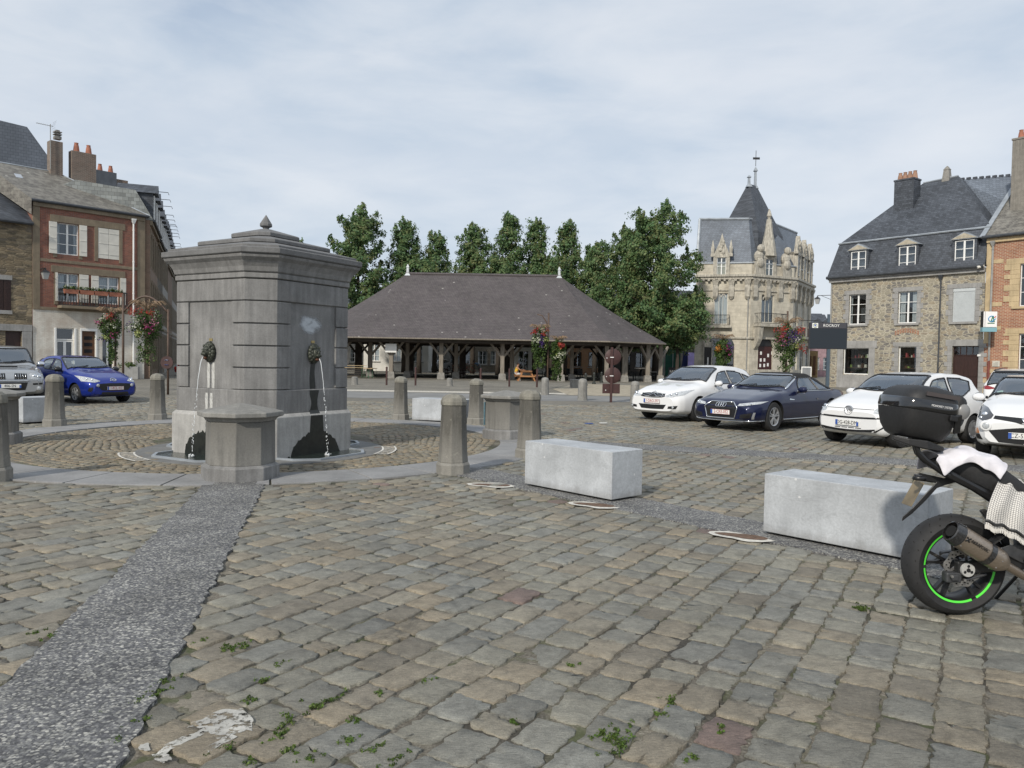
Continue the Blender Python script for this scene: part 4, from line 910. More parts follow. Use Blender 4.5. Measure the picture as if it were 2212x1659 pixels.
fch(FB, hb, 109, 136, 302, 366, 3.2, .6, BRICK_C, pots=0, cap=False); fch(FB, hb, 155, 208, 324, 407, 3.2, .55, BRICK_C, pots=2, cap=False)
x_, z_ = FB.at(123, 302, 3.5); trim(hb, 'chimney_cowl', [(x_ - .18, x_ + .18, 3.25, 3.6, z_, z_ + .18), (x_ - .2, x_ + .2, 3.23, 3.62, z_ + .26, z_ + .32), (x_ - .2, x_ + .2, 3.23, 3.62, z_ + .40, z_ + .46), (x_ - .1, x_ + .1, 3.3, 3.5, z_ + .18, z_ + .55)], CONC)
t = thing('tv_antenna', 'television aerial on a mast beside the slim brick chimney', 'antenna', FB.world(FB.at(109, 365, 3.1)[0], 3.1, FB.at(109, 365, 3.1)[1]), FB.rz)
zt = FB.at(108, 268, 3.1)[1] - FB.at(109, 365, 3.1)[1]; m = MB(); m.tube([(0, 0, 0), (0, 0, zt)], .025, 6); m.build('mast', PIPE, t)
m = MB(); m.tube([(-.75, 0, zt - .1), (.15, 0, zt - .1)], .014, 6)
for k in range(8): m.tube([(-.7 + k * .1, -.16, zt - .1), (-.7 + k * .1, .16, zt - .1)], .006, 5)
m.build('boom', PIPE, t); m = MB()
for k in range(7): m.tube([(.15 + abs(k - 3) * .03, -.3, zt - .4 + k * .1), (.15 + abs(k - 3) * .03, .3, zt - .4 + k * .1)], .006, 4)
m.build('reflector', PIPE, t)
p = FB.at(88, 583); lantern('grey lantern on a bracket at the left of the brick house front', FB.world(p[0], -.05, p[1] - .25), FB.rz, .7)
for i, (px, lab) in enumerate(((153, 'terracotta flower trough at the left end of the iron balcony'), (187, 'terracotta flower trough second from left on the iron balcony'), (218, 'terracotta flower trough third from left on the iron balcony'), (249, 'terracotta flower trough at the right end of the iron balcony'))):
    s = FB.at(px, 660, -.75)[0]; t = thing('flower_box', lab, 'flower box', FB.world(s, -.78, zf + .78), FB.rz, 'flower boxes on the iron balcony')
    m = MB(); m.loft([[(-.34, -.08, 0), (.34, -.08, 0), (.34, .08, 0), (-.34, .08, 0)], [(-.38, -.11, .24), (.38, -.11, .24), (.38, .11, .24), (-.38, .11, .24)]]); m.build('trough', TERRA, t)
    FLOWER_TODO.append((t, .36, .3, .24)) if 'FLOWER_TODO' in globals() else globals().__setitem__('FLOWER_TODO', [(t, .36, .3, .24)])
# rubble house further left
FA = Frame((-30.5, 38.0), (-26.5, 42.5)); LA = FA.len; HA = 8.55
ha = thing('rubble_house', 'brown rubble stone house with dark shutters, cut by the left edge of the photo', 'house', FA.O, FA.rz)
wa = FA.rect(-8, 603, 24, 671); da = FA.rect(12, 715, 47, 815); da = (da[0], da[1], 0.1, da[3])
m = MB(); wall_mesh(m, 0, LA - .02, 0, HA, [wa, da], y=.03); m.build('rubble_wall', [RUB_L, DARK], ha, fix=False)
shutter(ha, wa[0], (wa[0] + wa[1]) / 2 - .01, wa[2], wa[3], .0, DARKWOOD, True); shutter(ha, (wa[0] + wa[1]) / 2 + .01, wa[1], wa[2], wa[3], .0, DARKWOOD, True)
trim(ha, 'stone_portal', [(da[0] - 2.2, LA - .04, -.06, .1, da[3] + .02, da[3] + .38), (da[1] + .02, LA - .05, -.05, .1, 0, da[3] + .021)], GREYST)
trim(ha, 'window_lintel', [(wa[0] - .05, wa[1] + .05, -.05, .08, wa[3], wa[3] + .25)], GREYST)
trim(ha, 'window_sill', [(wa[0] - .05, wa[1] + .05, -.05, .08, wa[2] - .2, wa[2])], GREYST)
m = MB(); m.box(da[0], da[1], .15, .2, .1, da[3]); m.build('front_door', DARKWOOD, ha)
m = MB(); m.add([(-.3, -.25, HA), (LA, -.25, HA), (LA, 3.6, 11.1), (-.3, 3.6, 11.1)], [(0, 1, 2, 3)]); m.build('roof', SLATE, ha); m = MB(); m.tube([(-.3, -.3, HA - .02), (LA - .05, -.3, HA - .02)], .10, 8); m.build('gutter', LEAD, ha)
# tall slate-hung gable behind
t = thing('slate_gable_house', 'tall house with a blue slate-hung gable rising behind the brick house roof', 'house', (-33, 52, 0), R(40))
m = MB(); m.loft([[(-5, y, 0), (2.6, y, 0), (2.6, y, 13.2), (0.2, y, 16.6), (-5, y, 17.0)] for y in (0, 6)]); m.build('slate_gable', SLATEH, t); chimney(t, -2.9, -1.5, 1, 1.6, 16.0, 17.3, SLATEH, pots=2)

# ------------------------------------------------------------------ terrace of the side street
FS = Frame((-22.3, 47.3), (-28.9, 64.0)); u_ = FS.u
def street_house(name, label, s0, s1, H, wm, n, roof_m, dorm, seed, slate_z=1.75, hook=True):
    O = FS.world(s0, 0); t = thing(name, label, 'house', O, FS.rz, 'terraced houses of the side street'); L_ = s1 - s0; ops = []; r2 = random.Random(seed); k = L_ / n
    for i in range(n):
        for z0, z1 in ((0.5, 2.9), (3.9, 6.0), (7.0, 9.0)):
            if z1 < H - .4: ops.append((k * (i + .5) - .5, k * (i + .5) + .5, z0 if not (i == 0 and z0 < 1) else .1, z1))
    m = MB(); wall_mesh(m, 0, L_, 0, H, ops); m.add([(0, 0, 0), (0, 7, 0), (0, 7, H), (0, 0, H)], [(0, 1, 2, 3)]); m.add([(L_, 0, 0), (L_, 7, 0), (L_, 7, H), (L_, 0, H)], [(0, 1, 2, 3)]); m.build('wall', [wm, DARK], t, fix=False)
    for o in ops: window(t, *o, cols=2, rows=3, curtain=.5)
    trim(t, 'stone_dressings', [(0, L_, -.06, .04, 3.3, 3.5), (0, L_, -.15, .04, H - .3, H - .02)] + [b for o in ops for b in ((o[0] - .2, o[0], -.03, .04, o[2] - .15, o[3] + .2), (o[1], o[1] + .2, -.03, .04, o[2] - .15, o[3] + .2))], BUFF)
    m = MB(); b0, b1 = (0, .9), (H, H + slate_z); m.add([(0, -.2, H), (L_, -.2, H), (L_, .8, H + slate_z), (0, .8, H + slate_z), (0, 4, H + slate_z + .3), (L_, 4, H + slate_z + .3), (0, 8, H), (L_, 8, H)], [(0, 1, 2, 3), (3, 2, 5, 4), (4, 5, 7, 6), (0, 3, 4, 6), (1, 7, 5, 2)]); rf = m.build('mansard_roof', roof_m, t)
    m = MB(); m.tube([(0, -.24, H - .02), (L_, -.24, H - .02)], .08, 8); m.build('gutter', LEAD, t)
    for i in range(dorm):
        xc = L_ * (i + .5) / dorm; m = MB(); m.box(xc - .55, xc + .55, -.12, 1.0, H + .1, H + 1.75); m.loft([[(xc - .75, y, H + 1.75), (xc + .75, y, H + 1.75), (xc, y, H + 2.35)] for y in (-.4, 1.9)])
        d = m.build('dormer', SLATE, t); window(d, xc - .42, xc + .42, H + .2, H + 1.65, y=-.2, cols=2, rows=2)
        if hook: m = MB(); m.tube([(xc, -.4, H + 2.0), (xc, -.95, H + 2.0), (xc, -1.0, H + 1.85)], .02, 5); m.build('hoist_hook', BLACK, d)
    return t
s1_ = street_house('terraced_house', 'nearest brick terrace house of the side street, beside the corner downpipe', 0.0, 7.5, 9.7, STREETW, 4, SLATE_P, 3, 1)
street_house('terraced_house', 'second terrace house along the side street, dark stone with narrow windows', 7.52, 14, 9.5, m_rubble('dark_street_stone', [(0.13, 0.115, 0.095), (0.17, 0.15, 0.12), (0.11, 0.10, 0.09)], (0.15, 0.135, 0.11), 2, 6), 3, SLATE, 3, 2)
street_house('terraced_house', 'third terrace house along the side street, seen edge-on beside the fountain cornice', 14.02, 22, 9.7, STUCCO_G, 4, SLATE_P, 4, 3)
street_house('terraced_house', 'fifth terrace house of the side street, hidden behind the fountain cornice', 31.02, 44, 9.6, STUCCO_G, 5, SLATE_P, 4, 5)
street_house('terraced_house', 'last terrace house at the far end of the side street', 44.02, 62, 9.6, STREETW, 6, SLATE, 4, 6)
street_house('terraced_house', 'fourth terrace house of the side street, mostly behind the fountain', 22.02, 31, 9.4, STREETW, 4, SLATE, 4, 4)
x_, z_ = FS.at(230, 366, 3); 
t = thing('chimney_stack', 'zinc-clad chimney stack with two clay pots behind the wide brick chimney', 'chimney', FB.world(FB.at(208, 409, 5)[0], 5, FB.at(208, 420, 5)[1] - .5), FB.rz)
a_ = FB.at(208, 366, 5); b_ = FB.at(252, 409, 5); m = MB(); m.box(0, b_[0] - a_[0], 0, .7, -1.5, a_[1] - FB.at(208, 420, 5)[1] + .5); m.build('zinc_cladding', mat('dark_zinc', (0.09, 0.10, 0.115), 0.5, 0.15, 2, 0.1), t)
m = MB(); W_ = b_[0] - a_[0]; H_ = a_[1] - FB.at(208, 420, 5)[1] + .5; m.box(W_, W_ + .75, .1, .6, -1.5, H_ - .35); m.build('brick_shaft', BRICK_C, t)
for k in (.28, .8): m = MB(); m.lathe([(0.17, 0), (0.13, .3), (.10, .42), (.12, .46)], 10, (W_ * k, .35, H_)); m.build('chimney_pot', TERRA, t, smooth=True, angle=40)

# ------------------------------------------------------------------ stone house on the right
FR_ = Frame((22.6, 55.0), (28.7, 47.0)); LR = FR_.len; HR = 7.6
cx = lambda c: 1728.1 + .31419 * c
cy = lambda c: 274.3 + .31419 * c
hr = thing('stone_house', 'golden rubble stone house with dark slate mansard roof and three dormers', 'house', FR_.O, FR_.rz)
def rr(a, b, c, d): return FR_.rect(cx(a), cy(b), cx(c), cy(d))
f1 = rr(340, 1158, 450, 1355); f2 = rr(678, 1135, 800, 1345); f3 = rr(1055, 1105, 1200, 1340); q1 = rr(300, 1520, 470, 1659); q2 = rr(680, 1478, 797, 1659); q3 = rr(1050, 1470, 1220, 1815)
zm = (f1[2] + f2[2] + f3[2]) / 3; zt_ = (f1[3] + f2[3] + f3[3]) / 3; f1 = (f1[0], f1[1], zm, zt_); f2 = (f2[0], f2[1], zm, zt_); f3 = (f3[0], f3[1], zm, zt_)
q1 = (q1[0], q1[1], .95, q1[3]); q2 = (q2[0], q2[1], .95, q1[3] + .1); q3 = (q3[0], q3[1], .1, q1[3] + .12)
m = MB(); wall_mesh(m, 0, LR, 0, HR, [f1, f2, f3, q1, q2, q3], depth=1.1); m.add([(0, 0, 0), (0, 9, 0), (0, 9, HR), (0, 0, HR)], [(0, 1, 2, 3)]); m.build('rubble_wall', [RUB_R, DARK], hr, fix=False)
for i, f in enumerate((f1, f2, f3)): surround(hr, *f, GREYST, w=.3, seed=i)
surround(hr, q2[0], q2[1], q2[2], q2[3], GREYST, w=.32, seed=7); surround(hr, q3[0], q3[1], 0.02, q3[3], GREYST, w=.34, seed=8, sill=False, lintel=.4)
trim(hr, 'shop_surround', [(q1[0] - .45, q1[0], -.04, .06, 0, q1[3]), (q1[1], q1[1] + .42, -.04, .06, 0, q1[3]), (q1[0] - .6, q1[1] + .55, -.05, .06, q1[3], q1[3] + .5), (q1[0], q1[1], -.05, .06, 0, .9)], GREYST)
window(hr, *f1, cols=2, rows=3, curtain=.15); window(hr, *f2, cols=2, rows=3, curtain=.6); window(hr, *q1, cols=1, rows=1, name='shop_window'); window(hr, *q2, cols=1, rows=1, name='shop_window')
m = MB(); m.box(f3[0], f3[1], .04, .08, f3[2], f3[3]); n = int((f3[3] - f3[2]) / .055)
for i in range(n): m.box(f3[0] + .04, f3[1] - .04, .028, .04, f3[2] + .01 + i * .055, f3[2] + .045 + i * .055)
m.box(f3[0], f3[1], .0, .04, f3[3] - .2, f3[3]); m.build('roller_shutter', mat('pale_grey_shutter', (0.50, 0.53, 0.54), 0.5, 0.03, 2, 0.03), hr)
m = MB(); m.box(q3[0], q3[1], .14, .2, .1, q3[3] - .62)
xm = (q3[0] + q3[1]) / 2
for s0, s1 in ((q3[0] + .06, xm - .05), (xm + .05, q3[1] - .06)):
    for z0, z1 in ((.25, .9), (1.0, q3[3] - .75)): m.box(s0 + .06, s1 - .06, .115, .14, z0, z1)
dr = m.build('double_door', DARKWOOD, hr, bevel=.01, segs=1); window(dr, q3[0], q3[1], q3[3] - .6, q3[3], y=.14, cols=4, rows=1, fm=DARKWOOD)
dsp = [mat('display_red', (0.35, 0.05, 0.06), .6, 0, 1, 0), mat('display_cream', (0.6, 0.56, 0.48), .6, 0, 1, 0), mat('display_green', (0.25, 0.35, 0.08), .6, 0, 1, 0), WOOD_BR]
def display(par, q, seed):
    r2 = random.Random(seed); m = MB(); w = q[1] - q[0]
    for zz in (.25, .62): m.box(q[0] + .05, q[1] - .05, .5, .9, q[2] + (q[3] - q[2]) * zz, q[2] + (q[3] - q[2]) * zz + .03, 3)
    for i in range(14):
        xx = q[0] + .1 + r2.random() * (w - .3); zz = q[2] + (q[3] - q[2]) * r2.choice((.02, .265, .635)) ; s_ = r2.uniform(.06, .16); m.box(xx, xx + s_, .5 + r2.random() * .2, .8, zz, zz + r2.uniform(.1, .3), r2.randrange(4))
    m.build('window_display', dsp, par)
display(hr, q1, 3); display(hr, q2, 5)
trim(hr, 'brick_relieving_arch', [(f2[0] - .15 + i * .16, f2[0] - .15 + i * .16 + .11, -.03, .04, q2[3] + .75 + .16 * math.sin(PI * i / 9), q2[3] + 1.05 + .16 * math.sin(PI * i / 9)) for i in range(10)], BRICK_R, .004)
trim(hr, 'cornice', [(-.1, LR, -.28, .1, HR - .02, HR + .08), (-.06, LR, -.18, .08, HR - .2, HR - .02)], GREYST); m = MB(); m.tube([(-.15, -.34, HR + .14), (LR, -.34, HR + .14)], .11, 8); m.build('gutter', LEAD, hr)
pipe(hr, FR_.at(cx(965), cy(1300))[0], .2, HR - .35, LEAD); pipe(hr, .12, .2, HR - .3, PIPE, hopper=False); 
ZB = 10.2; r0 = (4.0, 4.7, 14.5); r1 = (6.3, 4.7, 14.6)
m = MB(); V = [(-.2, -.25, HR + .12), (LR, -.25, HR + .12), (LR, .55, ZB), (.25, .55, ZB), r0, r1, (.25, 9, ZB), (LR, 9, ZB), (-.2, 9.4, HR + .12), (LR, 9.4, HR + .12)]
m.add(V, [(0, 1, 2, 3), (3, 2, 5, 4), (3, 4, 6), (2, 7, 5), (7, 6, 4, 5), (0, 3, 6, 8), (1, 9, 7, 2)]); rf = m.build('mansard_roof', SLATE, hr)
m = MB(); m.tube([(.2, .5, ZB), (LR, .5, ZB)], .07, 6); m.build('zinc_break', ZINC, rf); m = MB(); m.tube([r0, r1], .07, 6); m.build('zinc_ridge', ZINC, rf)
for a, b, c, d in ((355, 862, 452, 1010), (685, 820, 795, 980), (1070, 770, 1195, 945)):
    x0, x1, z0, z1 = FR_.rect(cx(a), cy(b), cx(c), cy(d), -.05); z0 = HR + .25; z1 = HR + 1.85; m = MB(); m.box(x0 - .16, x0 - .01, -.10, 1.0, z0 - .15, z1 + .06); m.box(x1 + .01, x1 + .16, -.10, 1.0, z0 - .15, z1 + .06); m.box(x0, x1, .2, .25, z0, z1, 0); m.box(x0 - .1, x1 + .1, -.12, .3, z0 - .18, z0 - .02); dm = m.build('dormer', SLATE, hr)
    xc = (x0 + x1) / 2; m = MB(); m.loft([[(x0 - .28, y, z1 + .06), (x1 + .28, y, z1 + .06), (xc, y, z1 + .52)] for y in (-.2, 1.6)]); m.build('pediment_roof', ZINC, dm); m = MB(); m.loft([[(x0 - .18, y, z1 + .10), (x1 + .18, y, z1 + .10), (xc, y, z1 + .43)] for y in (-.225, -.19)]); m.build('pediment', mat('weathered_cream_board', (0.40, 0.36, 0.28), .8, .15, 4, .1), dm)
    window(dm, x0, x1, z0, z1, y=-.09, cols=2, rows=3)
x0, z1 = FR_.at(cx(668), cy(385), 3.0); x1, z0 = FR_.at(cx(795), cy(580), 3.0); chimney(hr, x0, x1, 2.6, 3.6, z0 - .3, z1, SLATE, pots=4, pm=mat('tan_clay_pots', (.32, .19, .13), .85, .2, 5, .1))
x0, z0 = FR_.at(cx(1010), cy(365), 4.7); m = MB(); m.loft([[(x0 + a * q, 4.7 + b * q, z) for a, b in ((-1, -1), (1, -1), (1, 1), (-1, 1))] for q, z in ((.25, 14.3), (.17, 15.1), (.19, 15.15), (.03, 15.4))]); m.build('vent_stack', CONC, hr)
# rear wing whose ridge runs off to the right
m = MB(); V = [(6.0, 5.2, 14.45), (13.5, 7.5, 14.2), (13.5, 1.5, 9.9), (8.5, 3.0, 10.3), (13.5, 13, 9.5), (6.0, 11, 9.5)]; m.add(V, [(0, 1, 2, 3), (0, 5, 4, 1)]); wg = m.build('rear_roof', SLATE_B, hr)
m = MB(); [m.box(6.2 + i * .36, 6.45 + i * .36, 5.2 + i * .11, 5.35 + i * .11, 14.4 - i * .012, 14.55 - i * .012) for i in range(20)]; m.build('ridge_tiles', SLATE, wg); m = MB(); m.lathe([(.2, 14.2), (.17, 14.9), (.2, 15.0)], 10, (10.0, 7.0, 0)); m.build('chimney_pot', TERRA, wg)
# ------------------------------------------------------------------ brick house right
FK = Frame((28.72, 46.97), (33.4, 40.85)); LK = FK.len; HK = 9.45
kx = lambda c: 1920 + .347 * c
ky = lambda c: 246.9 + .347 * c
hk = thing('brick_house', 'sunlit red brick house with pale stone bands, cut by the right edge of the photo', 'house', FK.O, FK.rz)
a1 = FK.rect(kx(820), ky(930), kx(960), ky(1190)); a2 = FK.rect(kx(812), ky(1365), kx(950), ky(1610)); b1 = (a1[0] + 2.6, a1[1] + 2.6, a1[2], a1[3]); b2 = (a2[0] + 2.6, a2[1] + 2.6, a2[2], a2[3])
m = MB(); wall_mesh(m, 0, LK, 0, HK, [a1, a2, b1, b2]); m.build('brick_wall', [BRICK_R, DARK], hk, fix=False)
for w_ in (a1, a2, b1, b2): window(hk, *w_, cols=2, rows=3); surround(hk, *w_, YELL, w=.62, seed=3, lintel=.32, proud=.03)
bz = [FK.at(kx(680), ky(c))[1] for c in (915, 1182, 1330, 1600)]
trim(hk, 'stone_bands', [(0.0, .28, -.05, .06, 3.05, HK - .3)] + [(.30, a1[0] - .9, -.028, .05, z - .12, z + .12) for z in bz] + [(0, LK, -.02, .05, 0, .9), (0, LK, -.14, .06, HK - .32, HK - .05)], YELL)
pipe(hk, .36, 2.0, HK - .4, PIPE, y=-.11, r=.06); m = MB(); m.tube([(.36, -.11, .05), (.36, -.11, 2.0)], .07, 8); m.build('pipe_guard', mat('red_pipe_guard', (0.17, 0.045, 0.035), .6, .1, 4, .1), hk)
m = MB(); m.tube([(-.2, -.28, HK + .02), (LK, -.28, HK + .02)], .10, 8); m.build('gutter', LEAD, hk)
m = MB(); m.add([(-.15, -.25, HK), (LK + .3, -.25, HK), (LK + .3, 5.5, 14.2), (-.15, 5.5, 14.2), (-.15, 11, HK), (LK + .3, 11, HK)], [(0, 1, 2, 3), (3, 2, 5, 4), (0, 3, 4)]); rf = m.build('roof', SLATE_L, hk); m = MB(); m.box(-.3, -.05, -.1, .08, -.04, .07); m = MB(); m.bar((-.2, -.3, HK + .05), (-.2, 5.5, 14.27), .28, .07); m.build('verge_flashing', ZINC, rf)
x0, z1 = FK.at(2190, 305, 2.2); chimney(hk, x0, x0 + 1.25, 2.0, 2.9, 10.6, z1, m_stone('rendered_chimney', (0.21, 0.195, 0.17), .2, bump=.5), pots=2)
x0, z0 = FK.at(kx(645), ky(1570)); x1, z1 = FK.at(kx(692), ky(1535)); m = MB(); m.box(x0, x1, -.04, 0, z0, z1); o = m.build('wall_plaque', mat('cream_plaque', (0.55, 0.53, 0.46), .6, .04, 6, .03), hk)
m = MB(); [m.box(x0 + .06 + (.1 if i == 0 else 0), x1 - .08, -.043, -.04, z1 - .1 - i * .05, z1 - .085 - i * .05) for i in range(6)]; m.build('plaque_lines', mat('plaque_ink', (0.2, 0.19, 0.17), .7, 0, 1, 0), o)
x0, z0 = FR_.at(2084, 772); p = FR_.at(cx(1233), cy(1570)); m = MB(); m.box(p[0] - .09, p[0] + .09, -.06, -.03, p[1] - .06, p[1] + .06); hn = m.build('house_number', WHITE, hr)
# bank sign box hung on the corner
d_ = 45.6; pa = at(2122, 673, d_); pb = at(2151, 717, d_); cs = (pa + pb) / 2; sgn = thing('bank_sign', 'white projecting sign box with CA letters and a blue-green base on the brick house corner', 'sign', (cs.x, cs.y, cs.z), R(-8))
w_ = .76; h_ = (pa.z - pb.z); m = MB(); m.box(-w_ / 2, w_ / 2, -.14, .14, -h_ / 2 + .27, h_ / 2); m.build('lightbox', mat('white_sign_face', (0.80, 0.79, 0.78), .35, 0, 1, 0), sgn, bevel=.01); m = MB(); m.box(-w_ / 2 - .03, w_ / 2, -.15, .15, -h_ / 2, -h_ / 2 + .25); m.build('base_panel', mat('sign_teal', (0.20, 0.38, 0.44), .4, 0, 1, 0), sgn); m = MB(); m.box(-w_ / 2 - .02, -w_ / 2 + .0, -.16, .16, -h_ / 2 + .27, h_ / 2); m.box(-w_ / 2 + .09, -w_ / 2 + .105, -.146, .146, -h_ / 2 + .27, h_ / 2 + .003); m.build('seam', BLACK, sgn); m = MB(); m.tube([(.1, .1, 0), (.5, .9, 0)], .04, 6); m.build('arm', BLACK, sgn)
m = MB(); m.tube([(.06 + .19 * math.cos(a) + .03, -.146, .16 + .17 * math.sin(a)) for a in [R(60 + i * 12) for i in range(21)]] + [(.10, -.146, .03), (.30, -.146, .18)], .026, 6); m.build('letter_c', mat('sign_blue', (0.03, 0.25, 0.50), .4, 0, 1, 0), sgn)
m = MB(); m.bar((.04, -.143, .0), (.14, -.143, .33), .05, .02, up=(0, 1, 0)); m.bar((.14, -.148, .33), (.22, -.148, -.02), .06, .02, up=(0, 1, 0)); m.box(-.14, .24, -.15, -.142, -.12, -.07); m.build('letter_a', mat('sign_green', (0.015, 0.16, 0.07), .4, 0, 1, 0), sgn); m = MB(); m.bar((.22, -.146, .24), (.30, -.146, .31), .05, .02, up=(0, 1, 0)); m.build('accent', mat('sign_red', (0.5, 0.02, 0.02), .4, 0, 1, 0), sgn)
t = thing('security_camera', 'cream security camera under the gutter between the two right-hand houses', 'camera', FK.world(-.05, -.25, FK.at(kx(595), ky(945))[1]), FK.rz); m = MB(); m.tube([(0, 0, 0), (-.28, -.22, -.1)], .085, 8); m.build('housing', IVORY, t); m = MB(); m.tube([(0, 0, 0), (.1, .25, .05)], .03, 6); m.build('bracket', BLACK, t)
# ------------------------------------------------------------------ market hall
HX0, HX1, HY0, HY1 = -12.1, 7.1, 56.0, 72.0; HE = 3.02; RZ = 8.5; RX0, RX1 = -8.9, 3.85
hall = thing('market_hall', 'open timber market hall with a huge brown tiled hipped roof on posts', 'market hall', ((HX0 + HX1) / 2, 64, 0), 0)
ox = (HX0 + HX1) / 2
def hp(e=0.0): 
    a = [(HX0, HY0), (HX1, HY0), (HX1 + 5.0, HY0 + 4.6), (HX1 + 5.0, HY1 - 4.6), (HX1, HY1), (HX0, HY1), (HX0 - 5.0, HY1 - 4.6), (HX0 - 5.0, HY0 + 4.6)]
    return [(x - ox, y - 64) for x, y in a]
m = MB(); P = [(x, y, HE) for x, y in hp()]; mid = []
rl, rr_ = (RX0 - ox, 0, RZ), (RX1 - ox, 0, RZ)
# gently sagging slopes: each eave edge is led to the ridge in steps
def slope(a, b, ra, rb, n=8):
    P_ = []
    for i in range(n + 1):
        t_ = i / n; sag = -0.22 * math.sin(PI * t_); k = 13; row = []
        for j in range(k): s = j / (k - 1); A = Vector(a).lerp(Vector(b), s); B = Vector(ra).lerp(Vector(rb), s); q = A.lerp(B, t_); q.z += sag + 0.03 * math.sin(s * 9 + t_ * 4) * math.sin(PI * s); row.append(q)
        P_.append(row)
    return P_
E = P
for a, b, c, d in ((E[0], E[1], rl, rr_), (E[1], E[2], rr_, rr_), (E[2], E[3], rr_, rr_), (E[3], E[4], rr_, rr_), (E[4], E[5], rr_, rl), (E[5], E[6], rl, rl), (E[6], E[7], rl, rl), (E[7], E[0], rl, rl)): m.grid(slope(a, b, c, d))
rf = m.build('roof', HALLT, hall, fix=False)
m = MB(); m.loft([[(x * k, y * k, z) for x, y in hp()] for k, z in ((1.0, HE + .01), (1.0, HE - .07), (.96, HE - .10))], False, False); m.build('eaves_board', OAK, rf)
m = MB(); m.tube([(rl[0] - .1, 0, RZ + .02), (rr_[0] + .1, 0, RZ + .02)], .13, 8); m.build('ridge', HALLT, rf)
for x in (rl[0] + .1, rr_[0] - .1):
    m = MB(); m.loft([[(x + a * q, b * q, z) for a, b in ((-1, -1), (1, -1), (1, 1), (-1, 1))] for q, z in ((.24, RZ - .15), (.10, RZ + .08), (.09, RZ + .5), (.12, RZ + .55), (.03, RZ + .8))]); m.build('zinc_finial', mat('pale_zinc', (0.50, 0.53, 0.55), .5, .08, 3, .05), rf)
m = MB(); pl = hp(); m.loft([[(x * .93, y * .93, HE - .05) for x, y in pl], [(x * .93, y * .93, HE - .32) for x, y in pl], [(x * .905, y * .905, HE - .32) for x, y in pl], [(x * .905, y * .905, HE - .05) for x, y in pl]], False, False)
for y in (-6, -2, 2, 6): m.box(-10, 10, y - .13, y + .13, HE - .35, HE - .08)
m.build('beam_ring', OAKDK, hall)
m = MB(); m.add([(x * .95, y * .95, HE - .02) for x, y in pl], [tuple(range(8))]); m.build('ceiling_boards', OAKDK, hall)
def post(x, y, wood, w=.30, braces=True, base=True, base_m=CONC, along=(1, 0), h=HE - .1):
    m = MB(); m.box(x - w / 2, x + w / 2, y - w / 2, y + w / 2, .45, h); p = m.build('post', wood, hall, bevel=.015, segs=1)
    if base: m = MB(); m.loft([[(x + a * q, y + b * q, z) for a, b in ((-1, -1), (1, -1), (1, 1), (-1, 1))] for q, z in ((.29, -.02), (.25, .46), (.2, .5))]); m.build('stone_base', base_m, p)
    if braces:
        for s in (-1, 1): m = MB(); m.bar((x + s * .1 * along[0], y + s * .1 * along[1], 1.75), (x + s * .95 * along[0], y + s * .95 * along[1], h - .12), .15, .15); m.build('brace', wood, p)
for px, yw in ((845, 57.6), (953, 57.6), (1085, 57.6), (1212, 57.6), (1310, 57.6)):
    q = at(px, 800, yw); post(q.x - ox, q.y - 64, OAK)
for px, yw in ((1349, 59.3), (1399, 60.3), (1426, 61.8)):
    q = at(px, 800, yw); post(q.x - ox, q.y - 64, OAK, .42 if px < 1380 else .32, along=(.74, .67))
for x in (-16.2, -13.2): post(x - ox, 58.6 - 64, OAK)
for px in (800, 880, 985, 1105, 1235): q = at(px, 800, 60.4); post(q.x - ox, q.y - 64, OAK, .28)
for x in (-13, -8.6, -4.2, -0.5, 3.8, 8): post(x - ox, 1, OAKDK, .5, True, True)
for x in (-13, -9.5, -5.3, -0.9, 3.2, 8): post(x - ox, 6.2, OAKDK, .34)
q = at(845, 752, 57.3); t = thing('notice_board', 'white notice board fixed to the hall post nearest the fountain', 'notice board', q, 0); m = MB(); m.box(-.42, .42, -.14, -.02, -.33, .33); m.build('panel', WHITE, t, bevel=.02); m = MB(); m.box(-.34, .34, -.02, .1, -.05, .05); m.build('bracket', BLACK, t)

# ------------------------------------------------------------------ corner bank building with pointed tower
P0, P1, P2, P3 = (17.95, 76.0), (22.95, 74.6), (27.95, 77.0), (32.6, 84.4)
bk = thing('corner_mansion', 'ornate cream stone corner building with slate mansard, gothic dormers and a pointed tower', 'mansion', (P0[0], P0[1], 0), 0)
bx_ = lambda c: 1426.4 + .29768 * c
by_ = lambda c: 329.2 + .29768 * c
def sub(fr):                     # matrix from facade frame to the building's own frame
    return Matrix.Translation(fr.O - Vector((P0[0], P0[1], 0))) @ Matrix.Rotation(fr.rz, 4, 'Z')
F1, F2, F3 = Frame(P0, P1), Frame(P1, P2), Frame(P2, P3)
HC_ = 9.95
def place(o, fr): o.matrix_local = sub(fr); return o
def brect(fr, a, b, c, d, y=0): return fr.rect(bx_(a), by_(b), bx_(c), by_(d), y)
o1 = brect(F1, 390, 1022, 487, 1250); o1a = brect(F1, 348, 1320, 534, 1510); o1a = (o1a[0], o1a[1], 1.2, o1a[3]); 
o2 = brect(F2, 737, 1030, 822, 1240); o2d = brect(F2, 712, 1340, 812, 1580); o2d = (o2d[0], o2d[1], .35, o2d[3])
L3 = F3.len; o3 = [(L3 * (i + .5) / 3 - .6, L3 * (i + .5) / 3 + .6, o1[2] + .1, o1[3] - .1) for i in range(3)]; o3g = [(L3 * (i + .5) / 3 - .9, L3 * (i + .5) / 3 + .9, .9, 3.6) for i in range(3)]
